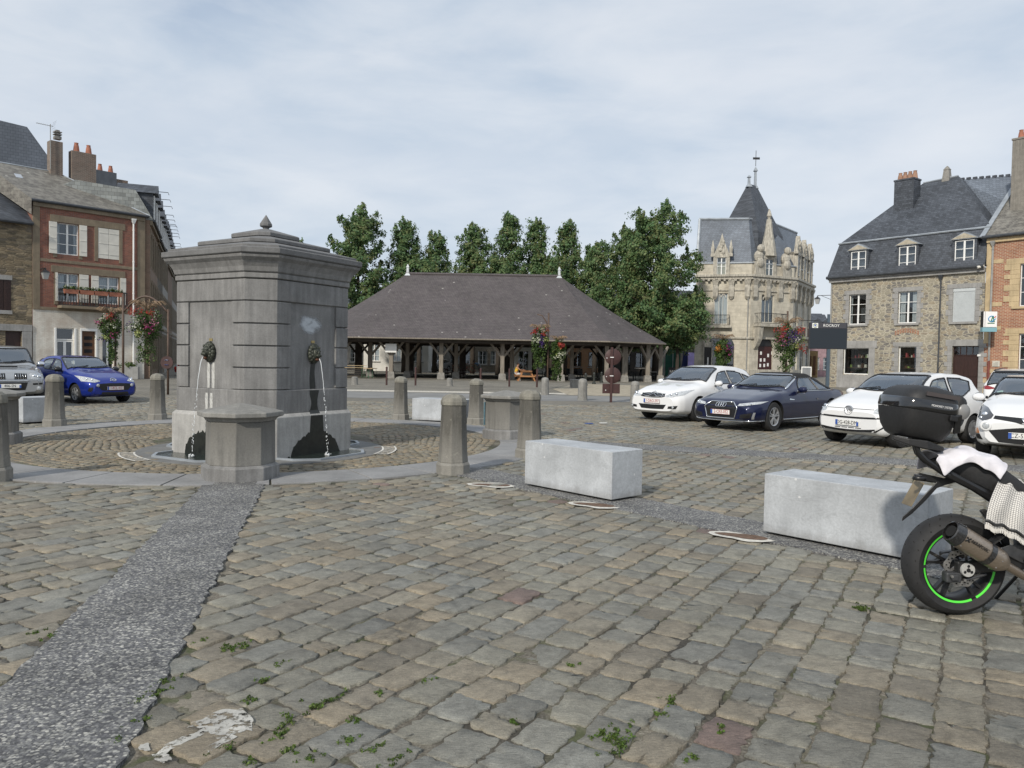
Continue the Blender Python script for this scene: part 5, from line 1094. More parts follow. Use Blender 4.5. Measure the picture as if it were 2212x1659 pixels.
def arched_fill(m, o, y=0.0, steps=14, mi=0, gothic=False):
    """spandrels that turn the top of a square opening into an arch"""
    x0, x1, z0, z1 = o[:4]; c = (x0 + x1) / 2; w = (x1 - x0) / 2; zs = z1 - w
    prev = None
    for i in range(steps + 1):
        a = PI * i / steps; p = (c - w * math.cos(a), zs + w * math.sin(a)); 
        if prev: m.add([(prev[0], y + .004, prev[1]), (p[0], y + .004, p[1]), (p[0], y + .004, z1 + .01), (prev[0], y + .004, z1 + .01)], [(0, 1, 2, 3)], mi); m.add([(prev[0], y + .004, prev[1]), (p[0], y + .004, p[1]), (p[0], y + .2, p[1]), (prev[0], y + .2, prev[1])], [(0, 1, 2, 3)], mi)
        prev = p
def bank_wall(fr, ops, arches):
    m = MB(); wall_mesh(m, 0, fr.len, 0, HC_ + 1.3, ops)
    for o in arches: arched_fill(m, o)
    return place(m.build('ashlar_wall', [ASHLAR, DARK], bk, fix=False), fr)
wl1 = bank_wall(F1, [o1, o1a], [o1a]); wl2 = bank_wall(F2, [o2, o2d], [o2d]); wl3 = bank_wall(F3, o3 + o3g, o3g)
for fr, wl, L_ in ((F1, wl1, F1.len), (F2, wl2, F2.len), (F3, wl3, L3)):
    trim(wl, 'cornice', [(-.15, L_ + .15, -.42, .0, HC_, HC_ + .22), (-.1, L_ + .1, -.28, .0, HC_ - .25, HC_)] + [(i * .5 + .1, i * .5 + .32, -.36, .0, HC_ - .42, HC_ - .25) for i in range(int(L_ / .5))], CARVE, .01)
    [trim(wl, nm_, [b_], CARVE, .02) for nm_, b_ in (('string_course', (-.02, L_ + .02, -.16, .02, 3.95, 4.15)), ('string_course', (-.02, L_ + .02, -.10, .02, HC_ - 1.35, HC_ - 1.22)), ('rusticated_plinth', (-.02, L_ + .02, -.14, .02, .0, 1.0)))]
    trim(wl, 'parapet_cap', [(-.05, L_ + .05, -.1, .25, HC_ + 1.3, HC_ + 1.42)], ZINC)
    n = max(2, int(round(L_ / 2.0)))
    for i in range(n + 1):
        x = .35 + (L_ - .7) * i / n; m = MB(); m.loft([[(x + a * q, b * q * 1.2, z) for a, b in ((-1, -1), (1, -1), (1, .2), (-1, .2))] for q, z in ((.08, HC_ - 2.2), (.24, HC_ - 1.9), (.26, HC_ - 1.1), (.22, HC_ - .8), (.34, HC_ - .3))]); m.build('carved_bracket', CARVE, wl)
def tall_window(par, o, m_=mat('cream_window_paint', (0.60, 0.57, 0.50), .6, .05, 4, .05)):
    w = window(par, *o, cols=3, rows=1, fm=m_, curtain=.95, fw=.08); x0, x1, z0, z1 = o; m = MB()
    for s in range(3):
        c = x0 + (x1 - x0) * (s + .5) / 3; r = (x1 - x0) / 3; pts = [(c + r * math.cos(PI * i / 10), .11, z1 - r * .95 + r * .9 * math.sin(PI * i / 10)) for i in range(11)]; m.tube(pts, .035, 5)
    m.build('tracery', m_, w)
tall_window(wl1, o1); tall_window(wl2, o2)
for o in o3: tall_window(wl3, o)
for o in o3g: window(wl3, *o, cols=2, rows=2)
window(wl1, o1a[0], o1a[1], o1a[2], o1a[3], cols=3, rows=2, fm=mat('brown_window_frame', (.12, .09, .06), .6, .1, 4, 0))
x0, _, _, z1 = brect(F1, 320, 1415, 368, 1545); x1 = brect(F1, 320, 1415, 368, 1545)[1]; m = MB(); m.box(x0, x1, -.06, -.01, .2, z1); dd = m.build('side_door', BLACK, wl1); m = MB(); m.box(x0 + .3, x1 - .25, -.075, -.06, 1.35, 2.1); m.build('door_notice', WHITE, dd); m = MB(); m.box(x0 - .12, x0 - .003, -.14, .01, 1.0, z1 + .7); m.box(x1 + .003, x1 + .12, -.14, .01, 1.0, z1 + .7); m.box(x0 - .02, x1 + .02, -.09, .01, z1 + .02, z1 + .55); m.build('door_case', CARVE, wl1)
m = MB(); m.box(o2d[0], o2d[1], .12, .18, o2d[2], o2d[3] - .9); dd = m.build('entrance_door', mat('oxblood_door', (.045, .012, .010), .5, .1, 4, .1), wl2); m = MB(); m.box(o2d[0], o2d[1], .13, .17, o2d[3] - .88, o2d[3]); m.build('fanlight', BLACK, dd)
r2 = random.Random(4)
for i in range(9): m = MB(); xx = o2d[0] + .3 + (i % 4) * .5 + r2.uniform(0, .1); zz = 1.3 + .5 * (i // 3) + r2.uniform(-.1, .2); m.box(xx, xx + .22, .112, .12, zz, zz + .32); m.build('paper_notice', WHITE, dd)
trim(wl2, 'door_steps', [(o2d[0] - .4, o2d[1] + .4, -.7, .1, 0, .17), (o2d[0] - .2, o2d[1] + .2, -.38, .1, .17, .34)], CARVE)
# balconies
for wl, o in ((wl1, o1),): 
    trim(wl, 'balcony_slab', [(o[0] - .35, o[1] + .35, -.5, -.0, o[2] - .32, o[2] - .08)], CARVE); rail(wl, o[0] - .15, o[1] + .15, o[2] - .06, o[2] + .95, -.4, bulge=False, depth=.36)
trim(wl2, 'balcony_slab', [(o2[0] - 1.0, o2[1] + 1.0, -1.0, 0, o2[2] - .42, o2[2] - .12)], CARVE); rail(wl2, o2[0] - .9, o2[1] + .9, o2[2] - .10, o2[2] + .9, -.9, bulge=False, depth=.85)
for s in (o2[0] - .7, o2[1] + .7): m = MB(); m.loft([[(s + a, -b, z) for a, b in ((-.22, 0), (.22, 0), (.22, d), (-.22, d))] for d, z in ((.1, 3.0), (.35, 3.3), (.7, 3.9), (.9, o2[2] - .42))]); m.build('corbel', CARVE, wl2)
trim(wl3, 'balcony_slab', [(.1, L3 - .2, -.8, 0, 4.15, 4.4)], CARVE)
for k in range(3): trim(wl3, 'balcony_panel', [(.3 + k * 2.8, 2.5 + k * 2.8, -.75, -.65, 4.42, 5.3)], WOOD_BR); trim(wl3, 'balcony_pier', [(2.52 + k * 2.8, 3.05 + k * 2.8, -.8, -.5, 4.42, 5.4)], CARVE)
pipe(wl1, F1.len - .25, .4, HC_ - .3, PIPE, y=-.12)
# gothic dormers
def gdormer(par, x, w, zw0, zw1, zg, pin, mt=CARVE):
    m = MB(); m.box(x - w / 2 - .35, x - w / 2, -.18, 1.2, HC_ + .25, zw1 + .3); m.box(x + w / 2, x + w / 2 + .35, -.18, 1.2, HC_ + .25, zw1 + .3); m.box(x - w / 2 - .35, x + w / 2 + .35, -.2, 1.2, zw1, zw1 + .32); m.box(x - w / 2, x + w / 2, .3, .35, zw0, zw1)
    d = m.build('dormer', mt, par, bevel=.01, segs=1); m = MB(); n = 6; secs = []
    for y in (-.16, .25): secs.append([(x - w / 2 - .3, y, zw1 + .32), (x + w / 2 + .3, y, zw1 + .32), (x + w * .28, y, zw1 + .32 + (zg - zw1) * .5), (x, y, zg), (x - w * .28, y, zw1 + .32 + (zg - zw1) * .5)])
    m.loft(secs)
    for i in range(5): blob(m, (x + r2.uniform(-.2, .2), -.2, zw1 + .5 + i * (zg - zw1 - .8) / 6), (.18, .10, .2), 7, 5)
    m.build('carved_gable', mt, d)
    if pin:
        for s in (-1, 1): m = MB(); xx = x + s * (w / 2 + .42); m.loft([[(xx + a * q, b * q - .05, z) for a, b in ((-1, -1), (1, -1), (1, 1), (-1, 1))] for q, z in ((.2, zw1 + .1), (.2, zw1 + .35), (.13, zw1 + .4), (.16, zw1 + .9), (.02, zw1 + 1.7))]); m.build('pinnacle', mt, d)
    window(d, x - w / 2, x + w / 2, zw0, zw1, y=-.08, cols=2, rows=2); return d
g = brect(F1, 412, 765, 475, 893); zg = F1.at(bx_(450), by_(588))[1]; gdormer(wl1, (g[0] + g[1]) / 2, g[1] - g[0], g[2], g[3], zg, True)
g = brect(F2, 765, 775, 806, 908); d2 = gdormer(wl2, (g[0] + g[1]) / 2, g[1] - g[0] + .2, g[2], g[3], g[3] + 2.6, False)
x_ = (g[0] + g[1]) / 2; zs_ = F2.at(bx_(805), by_(410))[1]; m = MB(); m.loft([[(x_ + q * math.cos(a), .1 + q * math.sin(a), z) for a in [2 * PI * k / 8 for k in range(8)]] for q, z in ((.80, g[3] + .3), (.62, g[3] + 1.5), (.40, g[3] + 2.6), (.24, g[3] + 3.9), (.12, zs_ - 1.0), (.15, zs_ - .85), (.25, zs_ - .7), (.16, zs_ - .35), (.04, zs_))]); m.build('stone_spire', CARVE, d2)
for px in (705, 900):
    x_, z0 = F2.at(bx_(px), by_(895)); m = MB(); m.box(x_ - .5, x_ + .5, -.35, .5, HC_ + .22, HC_ + 1.5)
    blob(m, (x_, -.1, HC_ + 2.0), (.5, .42, .6)); blob(m, (x_ + .05, -.3, HC_ + 2.75), (.36, .36, .4)); blob(m, (x_, -.35, HC_ + 1.4), (.42, .25, .5)); m.build('seated_statue', CARVE, wl2)
for i in range(3): gdormer(wl3, L3 * (i + .5) / 3, 1.0, HC_ + .6, HC_ + 2.6, HC_ + 4.6, True)
# roofs
loc = lambda p, z: (p[0] - P0[0], p[1] - P0[1], z)
ZG, ZT = HC_ + 1.42, 15.9
inn = [F1.world(.15, 1.5), F1.world(F1.len - .35, 2.2), F2.world(F2.len - .8, 2.4), F3.world(L3 - .8, 1.6)]
bk3, bk0 = F3.world(L3, 8), F1.world(0, 9.5)
low = [F1.world(.05, .2), F1.world(F1.len, .2), F2.world(F2.len, .2), F3.world(L3, .2), bk3, bk0]; top = inn + [F3.world(L3 - 1, 6), F1.world(.2, 8)]
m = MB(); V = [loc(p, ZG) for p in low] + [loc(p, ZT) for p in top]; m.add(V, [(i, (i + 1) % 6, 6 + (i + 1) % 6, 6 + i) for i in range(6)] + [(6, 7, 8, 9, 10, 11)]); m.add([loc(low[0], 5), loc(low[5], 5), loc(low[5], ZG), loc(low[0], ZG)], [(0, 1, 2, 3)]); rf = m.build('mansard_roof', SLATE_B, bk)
m = MB(); [m.tube([V[6 + i], V[6 + (i + 1) % 6]], .14, 6) for i in range(6)]; m.tube([V[0], V[6]], .16, 6); m.build('zinc_flashing', ZINC, rf)
tb = at(bx_(658), by_(520), 79.2); tc_ = Vector((tb.x, 79.2, 0)); zt = at(bx_(655), by_(237), 79.2)[2]; half = 2.25
a0 = R(40); rot2 = lambda x, y: (tc_.x + x * math.cos(a0) - y * math.sin(a0) - P0[0], tc_.y + x * math.sin(a0) + y * math.cos(a0) - P0[1])
m = MB(); m.loft([[(*rot2(x, y), z) for x, y in ((-q, -p), (q, -p), (q, p), (-q, p))] for q, p, z in ((half * 1.18, half * 1.18, 12.0), (half * 1.0, half * 1.0, 14.6), (.62, .12, zt))]); tw = m.build('tower_roof', SLATE, bk)
for q, hh in ((-.56, 1.2), (.56, 2.2)):
    x, y = rot2(q, 0); m = MB(); m.loft([[(x + a * w, y + b * w, zt - .3 + z) for a, b in ((-1, -1), (1, -1), (1, 1), (-1, 1))] for w, z in ((.3, 0), (.12, .35), (.10, hh * .8), (.2, hh * .82), (.05, hh))]); m.build('zinc_finial', ZINC, tw)
x, y = rot2(.56, 0); m = MB(); m.tube([(x, y, zt + 2.0), (x, y, zt + 3.6)], .03, 6); m.bar((x - .3, y, zt + 2.8), (x + .4, y, zt + 2.8), .03, .22); m.build('weather_vane', BLACK, tw)

# ------------------------------------------------------------------ houses behind the hall and down the far side
def plain_house(label, pxs, yw, H, wm, nwin, roof_m, seed=0, storeys=2, rz=0, frame_m=WHITE, door=None, group='houses behind the hall', gz=(0.9, 2.5), name='house', curtain=.5, op=True):
    A = at(pxs[0], 800, yw); B = at(pxs[1], 800, yw); fr = Frame((A.x, A.y), (B.x, B.y)); t = thing(name, label, 'house', fr.O, fr.rz, group); L_ = fr.len; ops = []; k = L_ / nwin
    for i in range(nwin):
        for s in range(storeys):
            z0 = gz[0] + 3.0 * s; z1 = gz[1] + 3.0 * s; 
            if door == i and s == 0: z0 = .05
            ops.append((k * (i + .5) - .55, k * (i + .5) + .55, z0, z1))
    m = MB(); wall_mesh(m, 0, L_, 0, H, ops); [m.add([(x, 0, 0), (x, 7, 0), (x, 7, H), (x, 3.5, H + 3), (x, 0, H)], [(0, 1, 2, 3, 4)]) for x in (0, L_)]; m.build('wall', [wm, DARK], t, fix=False)
    for o in ops: window(t, *o, cols=2, rows=3, fm=frame_m, curtain=curtain); 
    trim(t, 'sills', [(o[0] - .12, o[1] + .12, -.08, .03, o[2] - .12, o[2] - .01) for o in ops] + [(0, L_, -.12, .02, H - .2, H)], GREYST)
    m = MB(); m.add([(-.1, -.3, H), (L_ + .1, -.3, H), (L_ + .1, 3.5, H + 3.1), (-.1, 3.5, H + 3.1), (-.1, 7.3, H), (L_ + .1, 7.3, H)], [(0, 1, 2, 3), (3, 2, 5, 4)]); m.build('roof', roof_m, t); return t, fr
plain_house('grey house in the gap between the fountain and the left end of the hall', (600, 784), 90, 6.2, STUCCO_G, 5, SLATE, 1)
plain_house('bright white rendered house seen under the hall roof, with tall white windows', (785, 925), 86, 6.4, RENDER, 3, SLATE, 2, gz=(1.1, 3.0), curtain=.8)
plain_house('dim greenish house behind the middle of the hall', (926, 1000), 95, 6.2, STUCCO_G, 2, SLATE, 3)
plain_house('brown stone house with pale pilasters behind the cyclist', (1001, 1110), 92, 6.5, m_rubble('far_brown_stone', [(.22, .19, .15), (.27, .23, .18), (.18, .16, .13)], (.24, .21, .17), 2, 4), 4, SLATE, 4)
t, fr = plain_house('white shop with a dark poster in its glazed door behind the man in yellow', (1111, 1188), 84, 6.0, RENDER, 2, SLATE, 5, door=0, curtain=0)
plain_house('orange brick house with brown window frames behind the hall terrace', (1189, 1300), 84, 6.2, m_brick('orange_brick', (.36, .17, .07), (.30, .13, .055), (.40, .34, .26)), 3, SLATE, 6, frame_m=WOOD_BR, door=0, curtain=.3)
plain_house('dark fronted bar behind the right-hand hall posts', (1301, 1400), 84, 6.2, mat('dark_shopfront', (.05, .045, .04), .6, .2, 3, .1), 3, SLATE, 7, frame_m=BLACK, door=1, curtain=0)
t, fr = plain_house('pale shop with posters and a green double door beside the purple banner', (1401, 1505), 82, 6.4, STUCCO_G, 3, SLATE, 8, door=1, curtain=0)
GREENP = mat('dark_green_paint', (.012, .10, .065), .5, .1, 3, .05)
m = MB(); a_, b_ = fr.at(1437, 790)[0], fr.at(1469, 790)[0]; m.box(a_, b_, -.06, -.01, .05, 3.0); dr = m.build('green_shopfront', GREENP, t); m = MB(); m.box(a_ + (b_ - a_) * .5 - .02, a_ + (b_ - a_) * .5 + .02, -.075, -.06, .1, 2.8); m.box(a_ - .3, b_ + .3, -.1, -.02, 3.0, 3.4); m.build('door_trim', WHITE, dr)
for px, c in ((1409, (.55, .58, .62)), (1426, (.35, .5, .35))): x = fr.at(px, 790)[0]; m = MB(); m.box(x - .35, x + .35, -.03, -.005, 1.0, 2.3); m.build('poster', mat('poster_%d' % px, c, .5, .1, 8, 0), t)
for px0, px1, yw, H, lab, wm in ((1748, 1800, 100, 7.5, 'dark-roofed house with small white dormers seen between the mansion and stone house', mat('pinkish_shop', (.30, .20, .22), .8, .15, 3, .1)),):
    t, fr = plain_house(lab, (px0, px1), yw, 5.2, wm, 2, SLATE, 9, 1, group='houses of the far street'); 
    for k in (.3, .7): m = MB(); x = fr.len * k; m.box(x - .6, x + .6, .2, 2.2, 5.3, 7.0); m.loft([[(x - .8, y, 7.0), (x + .8, y, 7.0), (x, y, 7.6)] for y in (0, 2.6)]); d = m.build('dormer', SLATE, t); window(d, x - .45, x + .45, 5.5, 6.8, y=.1, cols=2, rows=2)
plain_house('grey-roofed house closing the far street beside the mansion', (1700, 1790), 118, 6.5, STUCCO_G, 3, SLATE, 10, group='houses of the far street')
q = at(1752, 770, 70); t = thing('timber_shopfront', 'yellowish wooden shopfront with carved panels beyond the flower column', 'shopfront', (at(1733, 800, 93).x, 93, 0), R(-30)); m = MB(); m.box(0, 1.7, 0, .3, 0, 3.2); m.build('panel', mat('honey_wood', (.30, .20, .09), .6, .2, 4, .2), t); [MB().box(.2 + k * .5, .5 + k * .5, -.05, 0, .3, 2.6).build('pilaster', WOOD_BR, t) for k in range(3)]
lp = FR_.world(-.1, .2, 5.0); lantern('black lantern hanging from a bracket on the corner of the golden stone house', (lp.x, lp.y, FR_.at(cx(100), cy(1190))[1]), FR_.rz + R(-70), .9)

# ------------------------------------------------------------------ trees
LEAF = m_leaf('foliage', None); BARK = mat('dark_bark', (.045, .036, .028), .95, .25, 4, .5, stretch=(4, 4, 1))
def leaf_cloud(name, cent, size, n_per, leaf, cols, parent, rs, up=0.25, flat=0.6, mt=LEAF):
    """cent: (k,3) tuft centres, size: (k,3) tuft radii; small folded leaf faces spread through every tuft"""
    k = len(cent); N_ = k * n_per; c = np.repeat(cent, n_per, 0); s = np.repeat(size, n_per, 0)
    d = rs.normal(0, 1, (N_, 3)); d /= np.linalg.norm(d, axis=1)[:, None]; r = rs.rand(N_, 1) ** 0.5; p = c + d * r * s
    g_ = c.copy(); g_[:, 2] = 0; g_ /= (np.linalg.norm(g_, axis=1)[:, None] + 1e-6); nrm = d * .7 + g_ * (.6 if up > .1 else 0) + np.array([0, 0, .45]) + rs.normal(0, .45, (N_, 3)); nrm /= np.linalg.norm(nrm, axis=1)[:, None]; a = np.cross(nrm, rs.normal(0, 1, (N_, 3))); a[:, 2] -= up; a /= np.linalg.norm(a, axis=1)[:, None]; b = np.cross(a, nrm); b /= np.linalg.norm(b, axis=1)[:, None]
    L_ = leaf * (0.6 + 0.8 * rs.rand(N_, 1)); w = L_ * flat
    V = np.stack([p - a * L_ * .5, p + b * w * .5, p + a * L_ * .5, p - b * w * .5], 1).reshape(-1, 3)
    ci = np.repeat(rs.randint(0, len(cols), k), n_per); mixr = rs.rand(N_) < .35; ci[mixr] = rs.randint(0, len(cols), mixr.sum()); C = np.array(cols)[ci] * (0.75 + .5 * rs.rand(N_, 1)); C = np.repeat(C, 4, 0)
    return fast_mesh(name, V, np.arange(N_ * 4), np.full(N_, 4), mt, parent, col=C)
TREEC = [(.092, .165, .064), (.112, .188, .074), (.135, .204, .080), (.150, .200, .078), (.080, .150, .064), (.172, .196, .082)]
def tree(label, px, pytop, wpx, yw, zbase, seed, dens=1.0, leaf=.30, trunk=.28, shape=1.0, conic=.75):
    rs = np.random.RandomState(seed); b = at(px, 800, yw); top = at(px, pytop, yw).z; rad = wpx / 2 / F * yw * 1.2; t = thing('linden_tree', label, 'tree', (b.x, b.y, 0), 0, 'linden trees behind the hall')
    H = top - zbase; V = []; S = []
    m = MB(); bend = rs.normal(0, .15, (8, 2)); pts = [(bend[i, 0] * i * .12, bend[i, 1] * i * .12, i * (top - 1.0) / 7) for i in range(8)]; m.tube(pts, [trunk * (1 - i / 8.2) for i in range(8)], 9); m.build('trunk', BARK, t, smooth=True)
    m = MB(); nb = int(22 + H * 1.7)
    for i in range(nb):
        h = (i + .5) / nb; z = zbase + .2 + h * (H - .9); prof = (1 - h ** 2.0 * conic) * min(1.0, .62 + h * 2.4) * (1 if h < .97 else .6); a = i * 2.4 + rs.rand(); rr = rad * prof * rs.uniform(.8, 1.1)
        tip = Vector((rr * math.cos(a), rr * math.sin(a), z + rr * .38 + rs.rand() * .3)); z0 = max(1.8, z - rr * .25); base = Vector((0, 0, z0)); m.tube([base, base.lerp(tip, .5) + Vector((0, 0, .15)), tip], [trunk * .32 * (1.15 - h), trunk * .2 * (1.1 - h), .015], 5)
        for q in range(int(6 + rr * 3.6)):
            f = .22 + .78 * (q + rs.rand()) / (4 + rr * 3.6); f = min(f, 1.06); p = base.lerp(tip, f); p += Vector(rs.normal(0, .16 + .12 * rr * .4, 3)); V.append(p); k = .40 + .22 * rs.rand(); S.append((k * 1.15, k * 1.15, k * .72))
        for q in range(2): p = tip + Vector((rs.normal(0, .15), rs.normal(0, .15), .25 + .35 * rs.rand())); V.append(p); S.append((.16, .16, .38))
    for q in range(7): V.append(Vector((rs.normal(0, .35), rs.normal(0, .35), top - .5 - rs.rand() * 1.1))); S.append((.22, .22, .45))
    m.build('limbs', BARK, t); V = np.array([tuple(v) for v in V]); S = np.array(S)
    leaf_cloud('crown', V, S, int(34 * dens), leaf * .80, TREEC, t, rs); return t
tree('broad linden directly right of the fountain, taller than the hall ridge', 772, 455, 140, 76, 3.2, 11, 1.25, .30, conic=.62)
tree('linden behind the left end of the hall ridge', 872, 476, 84, 80, 3.4, 12, 1.1)
tree('small loose linden, second from the left hall finial', 938, 502, 74, 82, 3.4, 13, .9)
tree('broad linden behind the left half of the hall ridge', 1020, 484, 92, 80, 3.4, 14, 1.1)
tree('tall slender linden behind the middle of the hall ridge', 1098, 460, 78, 80, 3.4, 15, .95)
tree('slim linden just right of the ridge middle', 1154, 474, 62, 81, 3.4, 16, .95)
tree('slim pale linden above the right hall finial', 1220, 474, 74, 80, 3.4, 17, .85)
tree('low dark linden between the right finial and the biggest tree', 1284, 524, 92, 76, 3.2, 18, 1.2)
tree('left neighbour of the biggest tree, dense and slightly lower', 1352, 488, 105, 71, 2.6, 19, 1.3, .28)
tree('biggest linden, right of the hall, its low crown reaching the mansion', 1416, 448, 160, 68, 2.4, 20, 1.45, .28, .36, conic=.60)
tree('low spreading linden whose branches hang before the green shopfront', 1462, 640, 110, 67, 2.6, 21, 1.3, .27, .2, conic=.55)
for px, yw, sd in ((905, 77, 31), (1075, 76, 32), (1190, 77, 33)): tree('short-stemmed linden filling the row behind the hall near the %s' % {905: 'left finial', 1075: 'ridge middle', 1190: 'right finial'}[px], px, 555, 120, yw, 3.2, sd, 1.0, .32)
for px, yw in ((640, 82),): tree('linden hidden behind the fountain roof', px, 520, 110, yw, 3.2, 41, 1.0)
# ------------------------------------------------------------------ cars
CGLASS = m_glass('car_glass', (0.85, 0.90, 0.88), 0.24)
def paint2(name, c, metal=0.0, rough=0.3):
    """car paint; the inside of the shell is dark trim"""
    t = NT(name); b = t.b; b.inputs['Base Color'].default_value = (*c, 1); b.inputs['Roughness'].default_value = rough; b.inputs['Metallic'].default_value = metal; b.inputs['Coat Weight'].default_value = 0.8; b.inputs['Coat Roughness'].default_value = 0.02; b.inputs['Specular IOR Level'].default_value = 0.15
    out = [n for n in t.N if n.type == 'OUTPUT_MATERIAL'][0]; g = t.n('NewGeometry'); d = t.n('BsdfDiffuse'); d.inputs[0].default_value = (.14, .14, .14, 1); ms = t.n('MixShader'); t.l(g.outputs['Backfacing'], ms.inputs[0]); t.l(b.outputs[0], ms.inputs[1]); t.l(d.outputs[0], ms.inputs[2]); t.l(ms.outputs[0], out.inputs[0]); return t.m
SEAT = mat('dark_seat_cloth', (0.075, 0.075, 0.078), 0.9, 0.1, 8, 0.1); TRIM = mat('black_trim', (0.012, 0.012, 0.013), 0.35, 0, 1, 0); ARCHM = mat('wheel_arch_black', (0.008, 0.008, 0.008), 0.95, 0, 1, 0)
LAMP = mat('headlamp_glass', (0.42, 0.44, 0.46), 0.08, 0.25, 30, 0.1, coat=1.0); LAMPD = mat('headlamp_dark', (0.05, 0.05, 0.055), 0.1, 0, 1, 0, coat=1.0); AMBER = mat('amber_lamp', (0.5, 0.16, 0.02), 0.15, 0, 1, 0, coat=1); REDL = mat('red_tail_lamp', (0.25, 0.008, 0.012), 0.12, 0, 1, 0, coat=1)
ALLOY = mat('silver_alloy', (0.50, 0.51, 0.53), 0.3, 0.05, 6, 0, metal=0.7); TYRE = mat('tyre_rubber', (0.02, 0.02, 0.021), 0.8, 0.15, 20, 0.1)
PLATEW = mat('white_plate', (0.72, 0.72, 0.70), 0.4, 0, 1, 0); PBLUE = mat('plate_blue', (0.03, 0.09, 0.35), 0.4, 0, 1, 0); PRED = mat('plate_red', (0.35, 0.02, 0.03), 0.5, 0, 1, 0); PBLK = mat('plate_black', (0.02, 0.02, 0.02), 0.5, 0, 1, 0)
SILV = mat('bright_badge', (0.7, 0.71, 0.73), 0.2, 0, 1, 0, metal=0.9); STICK = mat('pale_green_sticker', (0.45, 0.62, 0.55), .6, 0, 1, 0)
def cr(pts, n):
    """Catmull-Rom resample of a polyline to n points"""
    P = np.array([pts[0], *pts, pts[-1]], float); P[0] = 2 * P[1] - P[2]; P[-1] = 2 * P[-2] - P[-3]; k = len(pts) - 1; out = []
    d = np.concatenate([[0], np.cumsum(np.linalg.norm(np.diff(np.array(pts, float), axis=0), axis=1))]); d /= d[-1]
    for u in np.linspace(0, 1, n):
        i = min(int(np.searchsorted(d, u, 'right') - 1), k - 1); t = (u - d[i]) / max(d[i + 1] - d[i], 1e-9); p0, p1, p2, p3 = P[i:i + 4]
        m1, m2 = (p2 - p0) * .5, (p3 - p1) * .5; h = t * t * (3 - 2 * t); out.append(p1 * (1 - h) + p2 * h + m1 * (t ** 3 - 2 * t ** 2 + t) * .6 + m2 * (t ** 3 - t ** 2) * .6)
    return np.array(out)
def smooth_interp(x, pts, sg=0.05):
    xs, zs = zip(*pts); xx = np.linspace(xs[0] - .6, xs[-1] + .6, 1200); z = np.interp(xx, xs, zs); dx = xx[1] - xx[0]; k = int(3 * sg / dx) + 1; g = np.exp(-.5 * (np.arange(-k, k + 1) * dx / sg) ** 2); g /= g.sum(); zp = np.pad(z, k, mode='edge'); return np.interp(x, xx, np.convolve(zp, g, 'valid'))
def inpoly(x, y, P):
    c = np.zeros(x.shape, bool); n = len(P)
    for i in range(n):
        (x0, y0), (x1, y1) = P[i], P[(i + 1) % n]; k = ((y0 > y) != (y1 > y)); c ^= k & (x < (x1 - x0) * (y - y0) / ((y1 - y0) if y1 != y0 else 1e-9) + x0)
    return c
